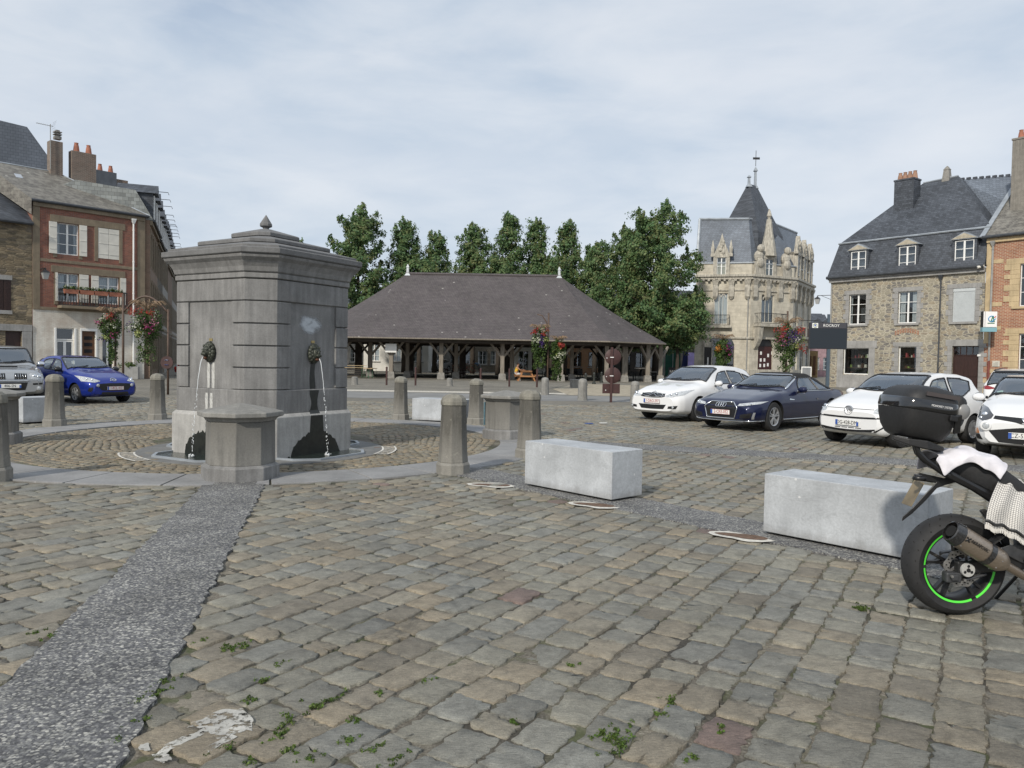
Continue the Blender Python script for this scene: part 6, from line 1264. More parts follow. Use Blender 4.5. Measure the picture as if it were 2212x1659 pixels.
class Car:
    def __init__(s, sp, label, group, nose, d, paint, name='parked_car'):
        s.sp = sp; L, W, H = sp['L'], sp['W'], sp['H']; hw = W / 2; s.L, s.hw = L, hw
        dd = Vector((d[0], d[1], 0)).normalized(); rz = math.atan2(-dd.y, -dd.x)
        s.t = thing(name, label, 'car', (nose[0], nose[1], 0), rz, group)
        t = np.linspace(0, 1, 120); x = L * (t * .45 + .55 * (1 - np.cos(PI * t)) / 2)
        top = smooth_interp(x, sp['top'], sp.get('sg', .05)); belt = np.interp(x, *zip(*sp['belt'])); bot = smooth_interp(x, sp.get('bot', [(0, .30), (.12, .22), (.5, .19), (L - .6, .20), (L - .15, .28), (L, .36)]), .05)
        pl = smooth_interp(x, sp.get('plan', [(0, .72), (.04, .80), (.12, .89), (.28, .955), (.6, .99), (1.1, 1.0), (L - 1.0, 1.0), (L - .45, .97), (L - .15, .90), (L - .04, .83), (L, .76)]), .03) * hw; rw = smooth_interp(x, sp['roofw'], .08) * hw
        secs = []
        for i in range(len(x)):
            w = pl[i]; zb = bot[i]; zt = top[i]; zs = min(belt[i], zt - .05); g = min(max((zt - zs) / .42, 0), 1); dz = zs - zb; lr = lambda a, b: a + (b - a) * g; r_ = min(rw[i], w * .95)
            h = [(0, zb), (.55 * w, zb), (.86 * w, zb + .015), (.955 * w, zb + .07), (.985 * w, zb + .28 * dz), (1.0 * w, zb + .58 * dz), (.99 * w, zs - .18 * dz), (.96 * w, zs - .03 * dz),
                 (lr(.88 * w, .93 * w), zs + lr(.55, .06) * (zt - zs)), (lr(.74 * w, r_ + (w * .93 - r_) * .45), zs + lr(.80, .5) * (zt - zs)), (lr(.60 * w, r_ + .015), zs + lr(.92, .86) * (zt - zs)), (lr(.45 * w, .93 * r_), zs + lr(.97, .965) * (zt - zs)), (.4 * min(w, r_ if g > .5 else w) * .9, zt - .004), (0, zt)]
            q = cr(h, 40); ring = [(x[i], -a, b) for a, b in q] + [(x[i], a, b) for a, b in q[-2:0:-1]]; secs.append(ring)
        s.mb = MB(); s.mb.loft(secs); s.bvh = BVHTree.FromPolygons([Vector(v) for v in s.mb.v], s.mb.f); s.paint = paint; s.holes = []
        s.x = x; s.top = top; s.secs = secs
    def hit(s, plane, a, b, off):
        if plane == 'top': o, d = Vector((a, b, 4)), Vector((0, 0, -1))
        elif plane == 'front': o, d = Vector((-2, a, b)), Vector((1, 0, 0))
        elif plane == 'rear': o, d = Vector((s.L + 2, a, b)), Vector((-1, 0, 0))
        elif plane == 'L': o, d = Vector((a, -3, b)), Vector((0, 1, 0))
        elif plane == 'R': o, d = Vector((a, 3, b)), Vector((0, -1, 0))
        elif plane == 'dl': o, d = Vector((-1.5, a - 1.5, b)), Vector((1, 1, 0)).normalized()
        else: o, d = Vector((-1.5, a + 1.5, b)), Vector((1, -1, 0)).normalized()
        p, n, _, _ = s.bvh.ray_cast(o, d)
        if p is None: p, n, _, _ = s.bvh.find_nearest(o + d * 2)
        if n.dot(d) > 0: n = -n
        return p + n * off
    def panel(s, name, plane, lo, hi, mt, off=.004, n=10, m=6, par=None, thick=0.0):
        A = cr(lo, n) if len(lo) > 2 else np.array([np.array(lo[0]) * (1 - u) + np.array(lo[1]) * u for u in np.linspace(0, 1, n)]); B = cr(hi, n) if len(hi) > 2 else np.array([np.array(hi[0]) * (1 - u) + np.array(hi[1]) * u for u in np.linspace(0, 1, n)])
        P = [[s.hit(plane, *(A[j] * (1 - v) + B[j] * v), off) for j in range(n)] for v in np.linspace(0, 1, m)]
        mb = MB(); mb.grid(P)
        if thick:
            Q = [[s.hit(plane, *(A[j] * (1 - v) + B[j] * v), -.01) for j in range(n)] for v in (0, 1)]; mb.grid([P[0], Q[0]]); mb.grid([P[-1], Q[1]]); mb.grid([[r[0] for r in P], [s.hit(plane, *(A[0] * (1 - v) + B[0] * v), -.01) for v in np.linspace(0, 1, m)]]); mb.grid([[r[-1] for r in P], [s.hit(plane, *(A[-1] * (1 - v) + B[-1] * v), -.01) for v in np.linspace(0, 1, m)]])
        return mb.build(name, mt, par or s.t, smooth=not thick, angle=40 if thick else None)
    def strokes(s, name, plane, polys, r, mt, off=.012, par=None):
        mb = MB()
        for P in polys: mb.tube([s.hit(plane, a, b, off) for a, b in P], r, 6)
        return mb.build(name, mt, par or s.t, smooth=True)
    def side_window(s, lo, hi, name='side_window', sides='LR', border=.025):
        poly = list(lo) + list(reversed(hi)); s.holes.append(('side', poly))
        for q in sides:
            w = s.panel(name, q, lo, hi, CGLASS, .003, 12, 6)
            for e in (lo, hi, [lo[0], hi[0]], [lo[-1], hi[-1]]):
                mb = MB(); E = cr(e, 14) if len(e) > 2 else [np.array(e[0]) * (1 - u) + np.array(e[1]) * u for u in np.linspace(0, 1, 8)]; mb.tube([s.hit(q, a, b, .002) for a, b in E], .017, 6); mb.build('window_seal', TRIM, w)
    def screen(s, x0, x1, w0, w1, bow0=.12, bow1=.06, name='windscreen'):
        n = 15; sgn = 1 if x1 > x0 else -1
        lo = [(x0 + sgn * bow0 * (u * u), u * w0) for u in np.linspace(-1, 1, n)]; hi = [(x1 + sgn * bow1 * (u * u), u * w1) for u in np.linspace(-1, 1, n)]
        s.holes.append(('top', lo + hi[::-1])); w = s.panel(name, 'top', lo, hi, CGLASS, .004, 17, 9)
        for e in (lo, hi, [lo[0], hi[0]], [lo[-1], hi[-1]]): mb = MB(); E = cr(e, 16) if len(e) > 2 else [np.array(e[0]) * (1 - u) + np.array(e[1]) * u for u in np.linspace(0, 1, 9)]; mb.tube([s.hit('top', a, b, .002) for a, b in E], .024, 6); mb.build('window_seal', TRIM, w)
        return w
    def finish(s, seats=True, wheels=True, rim='spoke', nspoke=5, seatx=None, rhd=False, door=None, handles=True, mirrors=None, wipers=True):
        sp = s.sp; L, hw = s.L, s.hw; v = np.array(s.mb.v); nf = len(s.mb.f); keep = []
        cen = np.array([v[list(f)].mean(0) for f in s.mb.f]); kill = np.zeros(nf, bool)
        for kind, poly in s.holes:
            if kind == 'side': kill |= inpoly(cen[:, 0], cen[:, 2], poly) & (np.abs(cen[:, 1]) > .3 * hw)
            else: kill |= inpoly(cen[:, 0], cen[:, 1], poly) & (cen[:, 2] > sp['belt'][1][1] - .05)
        xf, xr, r = sp['wheels']
        # shell with wheel arches cut out
        me = bpy.data.meshes.new('body'); me.from_pydata(s.mb.v, [], s.mb.f); bm = bmesh.new(); bm.from_mesh(me); bmesh.ops.recalc_face_normals(bm, faces=bm.faces); bm.to_mesh(me); bm.free()
        me.materials.append(s.paint); me.materials.append(ARCHM); me.polygons.foreach_set('use_smooth', [True] * nf)
        bo = bpy.data.objects.new('body', me); COL.objects.link(bo)
        if wheels:
            cb = MB()
            for xx in (xf, xr):
                for sg in (-1, 1): cb.lathe([(r + .045, min(sg * (hw - .30), sg * (hw + .2))), (r + .045, max(sg * (hw - .30), sg * (hw + .2)))], 28, (xx, 0, r + .005), axis='y', mi=1)
            co = cb.build('cutter', [s.paint, ARCHM]); md = bo.modifiers.new('b', 'BOOLEAN'); md.operation = 'DIFFERENCE'; md.object = co; md.solver = 'EXACT'
            dg = bpy.context.evaluated_depsgraph_get(); me2 = bpy.data.meshes.new_from_object(bo.evaluated_get(dg)); bpy.data.objects.remove(co); bo.modifiers.clear(); bo.data = me2; me2.name = 'body'
            if len(me2.polygons) < 100: bo.data = me
        me = bo.data; bm = bmesh.new(); bm.from_mesh(me); dead = []
        fc = [(f, f.calc_center_median()) for f in bm.faces]; X = np.array([c.x for _, c in fc]); Y = np.array([c.y for _, c in fc]); Z = np.array([c.z for _, c in fc]); MI = np.array([f.material_index for f, _ in fc]); k = np.zeros(len(fc), bool)
        for kind, poly in s.holes:
            if kind == 'side': k |= inpoly(X, Z, poly) & (np.abs(Y) > .3 * hw) & (MI == 0)
            else: k |= inpoly(X, Y, poly) & (Z > sp['belt'][1][1] - .05)
        bmesh.ops.delete(bm, geom=[f for (f, _), q in zip(fc, k) if q], context='FACES'); bm.to_mesh(me); bm.free()
        try: me.set_sharp_from_angle(angle=R(38))
        except Exception: pass
        bo.parent = s.t; s.body = bo
        if wheels:
            for i, (xx, sg) in enumerate(((xf, -1), (xf, 1), (xr, -1), (xr, 1))): s.wheel(xx, sg, r, rim, nspoke)
        if seats:
            sx = seatx or sp['seat']; zb = sp['belt'][1][1]
            for sxx, nm in ((sx, 'front_seat'), (sx + .95, 'rear_seat')):
                if sxx > L - .7: continue
                for yy in (-.36, .36):
                    m = MB(); m.loft([[(sxx + .02 + z * .2, yy - w, z + zb - .5), (sxx + .14 + z * .2, yy - w, z + zb - .5), (sxx + .14 + z * .2, yy + w, z + zb - .5), (sxx + .02 + z * .2, yy + w, z + zb - .5)] for z, w in ((0, .24), (.35, .24), (.56, .19))]); m.loft([[(sxx + .14 + z * .2, yy - w, z + zb - .5), (sxx + .23 + z * .2, yy - w, z + zb - .5), (sxx + .23 + z * .2, yy + w, z + zb - .5), (sxx + .14 + z * .2, yy + w, z + zb - .5)] for z, w in ((.58, .12), (.64, .14), (.72, .13), (.76, .10))]); m.build(nm, SEAT, s.t, bevel=.02)
            m = MB(); m.box(sp['dash'] , sp['dash'] + .5, -hw * .85, hw * .85, zb - .35, zb - .03); m.build('dashboard', SEAT, s.t, bevel=.03); m = MB(); m.box(sp['dash'] + .1, L - .3, -hw * .86, hw * .86, .3, .35); m.build('cabin_floor', ARCHM, s.t)
            m = MB(); yy = -.36 if rhd else .36; c = Vector((sp['dash'] + .62, yy, zb - .03)); m.tube([c + Vector((.06 * math.cos(a) , .18 * math.sin(a), .17 * math.cos(a))) for a in [2 * PI * i / 20 for i in range(21)]], .014, 6, cap=False); m.build('steering_wheel', TRIM, s.t)
            a = s.hit('top', sp['dash'] + .85, 0, -.1); m = MB(); m.box(a.x, a.x + .03, -.11, .11, a.z - .05, a.z + .02); m.build('rear_view_mirror', TRIM, s.t, bevel=.01)
        for q, sg in (('L', -1), ('R', 1)):
            if door:
                for xx in door: s.strokes('door_seam', q, [[(xx, .32), (xx, .6), (xx + .01, sp['belt'][1][1] - .02)]], .006, TRIM, 0.0)
                if handles:
                    for xx in door[1:]: s.panel('door_handle', q, [(xx - .24, sp['belt'][1][1] - .17), (xx - .08, sp['belt'][1][1] - .165)], [(xx - .24, sp['belt'][1][1] - .135), (xx - .08, sp['belt'][1][1] - .13)], s.paint if handles is True else handles, .025, 6, 3, thick=.02)
            mx, mz = sp['mirror']; p = s.hit(q, mx, mz, 0); m = MB(); st = 0
            blob(m, (p.x - .02, p.y + sg * .14, mz + .045), (.075, .115, .075), 12, 8); mo = m.build('door_mirror', mirrors or s.paint, s.t, smooth=True); m = MB(); m.bar((p.x, p.y - sg * .02, mz - .03), (p.x - .01, p.y + sg * .12, mz - .01), .06, .035); m.build('mirror_arm', TRIM, mo); m = MB(); m.lathe([(.001, .056), (.095, .052), (.095, .056)], 14, (p.x - .02, p.y + sg * .14, mz + .045), axis='x'); m.build('mirror_glass', CHROME, mo)
        if wipers:
            xc = sp['dash'] - .02
            for y0, y1 in ((-.55, .05), (.08, .6)): s.strokes('wiper', 'top', [[(xc + .06 + .1 * (1 - abs(u)), y0 + (y1 - y0) * u) for u in np.linspace(0, 1, 6)]], .012, TRIM, .02)
    def wheel(s, x, sg, r, rim, ns, tw=.20):
        hw = s.hw; y0 = sg * (hw - .025); e = thing_part('wheel', s.t, (x, y0, r))
        m = MB(); ri = r * .66; prof = [(ri, -tw / 2), (r * .93, -tw / 2), (r, -tw / 2 + .03), (r, tw / 2 - .03), (r * .93, tw / 2), (ri, tw / 2)]
        m.lathe(prof, 32, (0, -sg * tw / 2, 0), axis='y', cap=False); m.build('tyre', TYRE, e, smooth=True, angle=40)
        m = MB(); m.lathe([(ri + .004, -sg * .012), (ri - .012, -sg * .002), (ri - .03, -sg * .012), (ri - .035, -sg * .14)], 32, axis='y', cap=False); m.lathe([(.062, -sg * .09), (.062, -sg * .025), (.05, -sg * .015)], 16, axis='y')
        for k in range(ns):
            a = 2 * PI * (k + .25) / ns
            for da in ((-.10, .10) if rim == 'twin' else (0,)): m.bar((.05 * math.cos(a + da), -sg * .03, .05 * math.sin(a + da)), ((ri - .01) * math.cos(a + da * 1.9), -sg * .025, (ri - .01) * math.sin(a + da * 1.9)), .055 if rim != 'twin' else .026, .03, up=(0, 1, 0), w2=.075 if rim != 'twin' else .03)
        if rim == 'cover': m.lathe([(ri - .02, -sg * .03), (.12, -sg * .012), (.05, -sg * .008)], 24, axis='y', cap=False)
        m.build('rim', ALLOY, e, smooth=True, angle=35); m = MB(); m.lathe([(ri - .02, -sg * .10), (.02, -sg * .10)], 24, axis='y', cap=False); m.build('brake_disc', ARCHM, e)
        return e
    def plate(s, txt, z, style, w=.52, h=.11, y=0.0, plane='front', off=.03):
        p = s.hit(plane, y, z, off); sg = -1 if plane == 'front' else 1; m = MB(); m.box(p.x - .004, p.x + .004, y - w / 2, y + w / 2, z - h / 2, z + h / 2); o = m.build('number_plate', PLATEW, s.t, bevel=.003, segs=1)
        M = Matrix.Translation((p.x + sg * .006, y, z)) @ Matrix(((0, 0, sg, 0), (-1 if sg < 0 else 1, 0, 0, 0), (0, 1, 0, 0), (0, 0, 0, 1)))
        bx = y + w / 2 if sg < 0 else y - w / 2; k = -1 if sg < 0 else 1
        m = MB(); m.box(p.x + sg * .007 - .001, p.x + sg * .007 + .001, min(bx, bx + k * .05), max(bx, bx + k * .05), z - h / 2 + .005, z + h / 2 - .005); m.build('country_band', PBLUE, o)
        if style == 'fr': m = MB(); b2 = y - w / 2 if sg < 0 else y + w / 2; m.box(p.x + sg * .007 - .001, p.x + sg * .007 + .001, min(b2, b2 - k * .045), max(b2, b2 - k * .045), z - h / 2 + .005, z + h / 2 - .03); m.build('region_band', PBLUE, o)
        else:
            m = MB(); q = .004
            for a, b, c, d in ((y - w / 2, y + w / 2, z - h / 2, z - h / 2 + q), (y - w / 2, y + w / 2, z + h / 2 - q, z + h / 2), (y - w / 2, y - w / 2 + q, z - h / 2, z + h / 2), (y + w / 2 - q, y + w / 2, z - h / 2, z + h / 2)): m.box(p.x + sg * .006 - .001, p.x + sg * .006 + .001, a, b, c, d)
            m.build('plate_rim', PRED, o)
        text_mesh('plate_characters', txt, h * .98, PRED if style == 'be' else PBLK, o, M @ Matrix.Translation((0.022 if style != 'fr' else 0, 0, 0)), .0012, squeeze=.84 if style == 'fr' else .80); return o
def thing_part(name, par, loc):
    o = bpy.data.objects.new(name, None); COL.objects.link(o); o.parent = par; o.location = loc; o.empty_display_size = .1; return o
def circ(cy, cz, r, n=24, rz=None): rz = rz or r; return [(cy + r * math.cos(2 * PI * i / n), cz + rz * math.sin(2 * PI * i / n)) for i in range(n + 1)]
def mirror2(P): return [(-a, b) for a, b in P]
PW = paint2('white_car_paint', (0.74, 0.745, 0.75)); PBL = paint2('bright_blue_paint', (0.012, 0.03, 0.24), .25); PNV = paint2('navy_paint', (0.008, 0.012, 0.045), .2); PSV = paint2('silver_paint', (0.42, 0.43, 0.44), .6); PRD = paint2('red_paint', (0.5, 0.02, 0.015)); PMR = paint2('maroon_paint', (0.10, 0.012, 0.018), .2); PGY = paint2('grey_paint', (0.16, 0.17, 0.19), .4)
G_SQ = 'cars parked on the square'
# --- white five-door hatchback (chevron grille)
sp = dict(L=4.33, W=1.79, H=1.52, top=[(0, .62), (.05, .74), (.2, .83), (.55, .93), (1.05, 1.01), (1.28, 1.05), (1.8, 1.34), (2.15, 1.47), (2.6, 1.525), (3.2, 1.50), (3.75, 1.40), (4.05, 1.20), (4.22, .98), (4.30, .70), (4.33, .5)], belt=[(0, .60), (1.0, .90), (3.5, 1.0), (4.33, 1.0)], roofw=[(0, .8), (1.2, .80), (2.1, .66), (3.4, .65), (4.1, .7), (4.33, .8)], wheels=(.93, 3.54, .325), seat=2.35, dash=1.3, mirror=(1.72, .98))
def front_lamps(c, lo, hi, mt=LAMP, plane='front', inner=None):
    for f in (lambda P: P, mirror2):
        h = c.panel('headlight', plane if plane == 'front' else plane, f(lo), f(hi), mt, .006, 10, 5)
        if inner:
            m = MB()
            for a, b, r in inner: p = c.hit('front', *(f([(a, b)])[0]), .0); blob(m, (p.x - .002, p.y, p.z), (.02, r, r), 12, 6)
            m.build('projector', CHROME, h, smooth=True)
def hatch(label, group, nose, d, paint, detail=True):
    c = Car(sp, label, group, nose, d, paint); c.screen(1.33, 2.10, .70, .58); c.screen(4.14, 3.72, .60, .52, -.02, -.02, 'rear_window')
    c.side_window([(1.75, 1.00), (2.15, 1.01), (2.52, 1.02)], [(1.80, 1.03), (2.12, 1.30), (2.50, 1.36)]); c.side_window([(2.60, 1.02), (3.0, 1.03), (3.32, 1.05)], [(2.58, 1.365), (2.95, 1.355), (3.28, 1.30)]); c.side_window([(3.40, 1.06), (3.56, 1.08), (3.78, 1.14)], [(3.36, 1.285), (3.5, 1.25), (3.74, 1.18)])
    front_lamps(c, [(.42, .66), (.62, .66), (.80, .72)], [(.40, .70), (.62, .79), (.82, .86)], inner=[(.55, .72, .04), (.66, .74, .045)])
    c.panel('grille', 'front', [(-.40, .665), (-.2, .64), (0, .635), (.2, .64), (.40, .665)], [(-.36, .745), (-.2, .76), (0, .765), (.2, .76), (.36, .745)], TRIM, .006, 12, 5)
    for zz in (.665, .72): c.strokes('grille_bar', 'front', [[(-.38, zz + .02), (-.14, zz), (0, zz + .075), (.14, zz), (.38, zz + .02)]], .010, CHROME, .012)
    c.panel('air_intake', 'front', [(-.36, .34), (0, .33), (.36, .34)], [(-.45, .46), (0, .45), (.45, .46)], TRIM, .005, 10, 5)
    for sg in (-1, 1): fl = c.panel('fog_lamp_recess', 'front', [(sg * .50, .355), (sg * .72, .36)], [(sg * .52, .42), (sg * .76, .445)], TRIM, .005, 8, 4); m = MB(); p = c.hit('front', sg * .66, .40, .006); blob(m, p, (.012, .035, .03), 10, 6); m.build('fog_lamp', LAMP, fl, smooth=True)
    for sg in (-1, 1): c.panel('tail_lamp', 'rear', [(sg * .55, .78), (sg * .80, .80)], [(sg * .60, .98), (sg * .80, 1.02)], REDL, .006, 6, 5)
    c.finish(door=(1.62, 2.58, 3.5), rim='spoke', nspoke=7); return c
d1 = Vector((-.73, -.68, 0)); c = hatch('white hatchback with chevron grille, leftmost of the row of parked cars on the right', G_SQ, Vector((4.46, 21.3, 0)) + d1 * .93, d1, PW); c.plate('1-DAO-397', .545, 'be'); hatch_t = c.t
# --- navy convertible with black soft top
sp2 = dict(L=4.67, W=1.85, H=1.38, top=[(0, .56), (.05, .66), (.2, .74), (.7, .85), (1.35, .955), (1.5, .975), (2.0, 1.22), (2.28, 1.32), (2.6, 1.375), (3.0, 1.36), (3.45, 1.22), (3.80, 1.02), (3.95, .99), (4.4, .96), (4.6, .90), (4.65, .7), (4.67, .55)], belt=[(0, .58), (1.2, .885), (3.6, .92), (4.67, .90)], roofw=[(0, .8), (1.4, .80), (2.2, .62), (3.2, .60), (3.9, .75), (4.67, .8)], wheels=(.87, 3.64, .345), seat=2.5, dash=1.55, mirror=(1.98, .93), sg=.04)
d2 = Vector((-.75, -.66, 0)); c = Car(sp2, 'navy blue convertible with raised black soft top between two white cars', G_SQ, Vector((5.62, 18.8, 0)) + d2 * .87, d2, PNV)
w = c.screen(1.58, 2.24, .72, .57); c.side_window([(2.02, .935), (2.5, .945), (3.02, .955)], [(2.06, .96), (2.42, 1.235), (2.98, 1.255)]); c.side_window([(3.06, .955), (3.3, .96), (3.58, .965)], [(3.03, 1.25), (3.22, 1.20), (3.54, .99)])
SOFT = mat('black_canvas_top', (.014, .014, .015), .95, .1, 30, .2)
n = 21; xs = np.linspace(2.30, 3.93, n); m = MB(); P = []
for u in np.linspace(-1, 1, 25):
    row = []
    for xx in xs:
        zb_ = .985; 
        if abs(u) <= .72: p = c.hit('top', xx, u / .72 * .585 * c.hw, .014)
        else:
            e = (abs(u) - .72) / .28; zt_ = c.hit('top', xx, .585 * c.hw, 0).z; lim = (np.interp(xx, [2.3, 2.42, 2.98, 3.22, 3.54, 3.7, 3.93], [1.235, 1.245, 1.265, 1.215, 1.0, .97, .97])); zz = zt_ + (lim - zt_) * e; p = c.hit('L' if u < 0 else 'R', xx, max(zz, lim), .014)
        row.append(p)
    P.append(row)
m.grid(P); m.build('soft_top', SOFT, c.t, smooth=True)
for e in ([(1.50, .90), (2.22, .60)],): 
    for sg in (-1, 1): c.strokes('windscreen_frame', 'top', [[(1.62 + .66 * u, sg * (.735 - .125 * u)) for u in np.linspace(0, 1, 10)]], .028, CHROME, .006)
c.strokes('windscreen_header', 'top', [[(2.285 + .05 * u * u, u * .60) for u in np.linspace(-1, 1, 12)]], .022, CHROME, .008)
for q in 'LR': c.strokes('chrome_beltline', q, [[(xx, .925 + .018 * (xx - 2) / 2) for xx in np.linspace(1.95, 3.75, 14)]], .011, CHROME, .008); c.strokes('sill_trim', q, [[(xx, .27) for xx in np.linspace(1.3, 3.2, 8)]], .010, CHROME, .004); c.panel('wing_vent', q, [(1.50, .735), (1.72, .725)], [(1.52, .765), (1.74, .74)], CHROME, .006, 6, 3)
front_lamps(c, [(.44, .595), (.62, .605), (.85, .655)], [(.46, .645), (.65, .675), (.88, .715)], LAMP, inner=[(.60, .635, .028), (.72, .65, .03)])
grl = c.panel('grille', 'front', [(-.36, .30), (0, .285), (.36, .30)], [(-.30, .665), (0, .675), (.30, .665)], TRIM, .006, 10, 8)
hexa = [(-.30, .67), (.30, .67), (.44, .56), (.37, .30), (-.37, .30), (-.44, .56), (-.30, .67)]; c.strokes('grille_frame', 'front', [sum([[tuple(np.array(hexa[i]) * (1 - u) + np.array(hexa[i + 1]) * u) for u in (0, .25, .5, .75)] for i in range(6)], []) + [hexa[-1]]], .014, CHROME, .012)
c.panel('grille_side', 'front', [(-.44, .56), (-.37, .30)], [(-.30, .66), (-.36, .30)], TRIM, .006, 6, 5); c.panel('grille_side', 'front', [(.30, .66), (.36, .30)], [(.44, .56), (.37, .30)], TRIM, .006, 6, 5)
c.strokes('ring_emblem', 'front', [circ(k * .062 - .093, .605, .042) for k in range(4)], .008, CHROME, .022)
for sg in (-1, 1): c.panel('air_intake', 'front', [(sg * .50, .31), (sg * .74, .33)], [(sg * .52, .40), (sg * .78, .45)], TRIM, .005, 7, 4); c.panel('intake_blade', 'front', [(sg * .755, .30), (sg * .80, .31)], [(sg * .80, .46), (sg * .83, .46)], ALLOY, .01, 4, 5)
c.strokes('chrome_lip', 'front', [[(u * .86, .245 + .02 * u * u) for u in np.linspace(-1, 1, 18)]], .018, CHROME, .01)
c.plate('2-CKE-052', .44, 'be'); c.finish(door=(1.66, 3.1), rim='twin', nspoke=5)
# --- small white three-door city car
sp3 = dict(L=3.54, W=1.645, H=1.48, top=[(0, .64), (.04, .74), (.15, .82), (.45, .93), (.78, 1.0), (.95, 1.05), (1.45, 1.33), (1.75, 1.425), (2.2, 1.475), (2.75, 1.455), (3.2, 1.37), (3.38, 1.18), (3.48, .9), (3.53, .65), (3.54, .5)], belt=[(0, .62), (.8, .93), (2.4, .985), (3.54, 1.02)], roofw=[(0, .84), (.9, .85), (1.75, .73), (2.9, .73), (3.3, .76), (3.54, .8)], wheels=(.58, 3.0, .295), seat=1.95, dash=.98, mirror=(1.33, .98), plan=[(0, .74), (.04, .84), (.12, .92), (.28, .97), (.6, 1), (2.9, 1), (3.25, .97), (3.45, .90), (3.54, .80)])
d3 = Vector((-.866, -.5, 0)); c = Car(sp3, 'small white three-door city car parked behind the motorcycle top case', G_SQ, Vector((7.2, 15.57, 0)) + d3 * .58, d3, PW)
c.screen(1.0, 1.70, .70, .58); c.screen(3.40, 3.2, .58, .54, -.02, -.02, 'rear_window'); c.side_window([(1.38, .985), (1.7, .985), (2.18, .99)], [(1.42, 1.02), (1.75, 1.305), (2.16, 1.36)]); c.side_window([(2.27, .99), (2.6, 1.0), (2.95, 1.13)], [(2.25, 1.36), (2.62, 1.355), (3.02, 1.29)])
front_lamps(c, [(.54, .67), (.66, .66), (.76, .70)], [(.53, .72), (.62, .83), (.76, .86)], inner=[(.63, .75, .05), (.70, .71, .028)])
arc = lambda z0, dz, w: [(u * w, z0 + dz * (1 - u * u)) for u in np.linspace(-1, 1, 15)]
c.strokes('bonnet_seam', 'front', [arc(.735, -.0, .52)], .007, TRIM, .0)
c.panel('front_band', 'front', [(u * .70, .565 - .02 * (1 - u * u)) for u in np.linspace(-1, 1, 9)], [(u * .72, .60 - .02 * (1 - u * u)) for u in np.linspace(-1, 1, 9)], TRIM, .006, 18, 3); c.panel('lower_band', 'front', [(u * .58, .285 + .02 * u * u) for u in np.linspace(-1, 1, 9)], [(u * .60, .325 + .04 * u * u) for u in np.linspace(-1, 1, 9)], TRIM, .006, 18, 3)
for sg in (-1, 1): c.strokes('band_end', 'front', [[(sg * .70, .585), (sg * .745, .50), (sg * .71, .40), (sg * .58, .31)]], .016, TRIM, .004)
for k in range(4): c.panel('intake_slot', 'front', [(-.30 + k * .155, .352), (-.17 + k * .155, .352)], [(-.30 + k * .155, .366), (-.17 + k * .155, .366)], TRIM, .004, 4, 2)
m = MB(); p = c.hit('front', 0, .70, .012); m.lathe([(.001, -.006), (.092, -.004), (.096, .02)], 28, (p.x, 0, .70), axis='x'); bd = m.build('round_badge', mat('badge_grey', (.42, .43, .45), .3, 0, 1, 0, metal=.6), c.t, smooth=True, angle=40)
m = MB(); X_ = p.x - .012
for P in ([(-.045, .745), (0, .705), (.045, .745)], [(-.078, .735), (-.038, .655), (0, .70), (.038, .655), (.078, .735)], circ(0, .70, .088)): m.tube([(X_, a, b) for a, b in P], .007, 6)
m.build('letter_strokes', SILV, bd); c.plate('DG-428-DM', .455, 'fr'); c.finish(door=(1.24, 2.3), rim='cover', nspoke=8)
m = MB(); p = c.hit('top', 2.9, 0, 0); m.tube([p, p + Vector((.22, 0, .24))], .008, 5); m.build('roof_aerial', TRIM, c.t)
up = c
# --- white car with round fog lights at the right edge
sp4 = dict(L=3.69, W=1.655, H=1.47, top=[(0, .60), (.05, .72), (.2, .83), (.55, .95), (.95, 1.03), (1.1, 1.07), (1.7, 1.36), (2.0, 1.43), (2.4, 1.465), (3.0, 1.43), (3.4, 1.30), (3.6, 1.0), (3.67, .7), (3.69, .5)], belt=[(0, .60), (.9, .92), (3.69, 1.0)], roofw=[(0, .82), (1.0, .84), (1.9, .70), (3.0, .70), (3.69, .78)], wheels=(.70, 3.07, .30), seat=2.1, dash=1.12, mirror=(1.45, .98))
d4 = Vector((-.62, -.78, 0)); c = Car(sp4, 'white car with round fog lamps cut off by the right edge of the photo', G_SQ, (8.8, 13.1), d4, PW)
c.screen(1.16, 1.93, .70, .58); c.side_window([(1.55, .99), (1.9, 1.0), (2.5, 1.02)], [(1.6, 1.02), (1.95, 1.31), (2.48, 1.35)])
front_lamps(c, [(.53, .70), (.66, .655), (.78, .71)], [(.50, .76), (.62, .875), (.80, .93)], LAMPD, inner=[(.64, .755, .058), (.70, .70, .03)])
for sg in (-1, 1):
    m = MB(); p = c.hit('front', sg * .60, .575, 0); m.lathe([(.001, -.035), (.062, -.028), (.066, -.03), (.095, -.012), (.10, .02)], 24, (p.x, sg * .60, .575), axis='x', mi=0); f = m.build('round_lamp_ring', PW, c.t, smooth=True); m = MB(); blob(m, (p.x - .03, sg * .60, .575), (.015, .056, .056), 16, 8); m.build('fog_lamp', LAMP, f, smooth=True)
    c.panel('indicator', 'front', [(sg * .70, .44), (sg * .775, .42)], [(sg * .73, .53), (sg * .80, .50)], AMBER, .006, 5, 4); c.panel('corner_vent', 'front', [(sg * .64, .33), (sg * .74, .33)], [(sg * .70, .43), (sg * .78, .41)], TRIM, .005, 5, 4)
c.panel('upper_grille', 'front', [(-.50, .70), (-.2, .66), (0, .62), (.2, .66), (.50, .70)], [(-.48, .755), (-.2, .74), (0, .73), (.2, .74), (.48, .755)], TRIM, .006, 16, 4); c.panel('lower_grille', 'front', [(-.40, .30), (0, .285), (.40, .30)], [(-.56, .50), (0, .575), (.56, .50)], TRIM, .006, 14, 6)
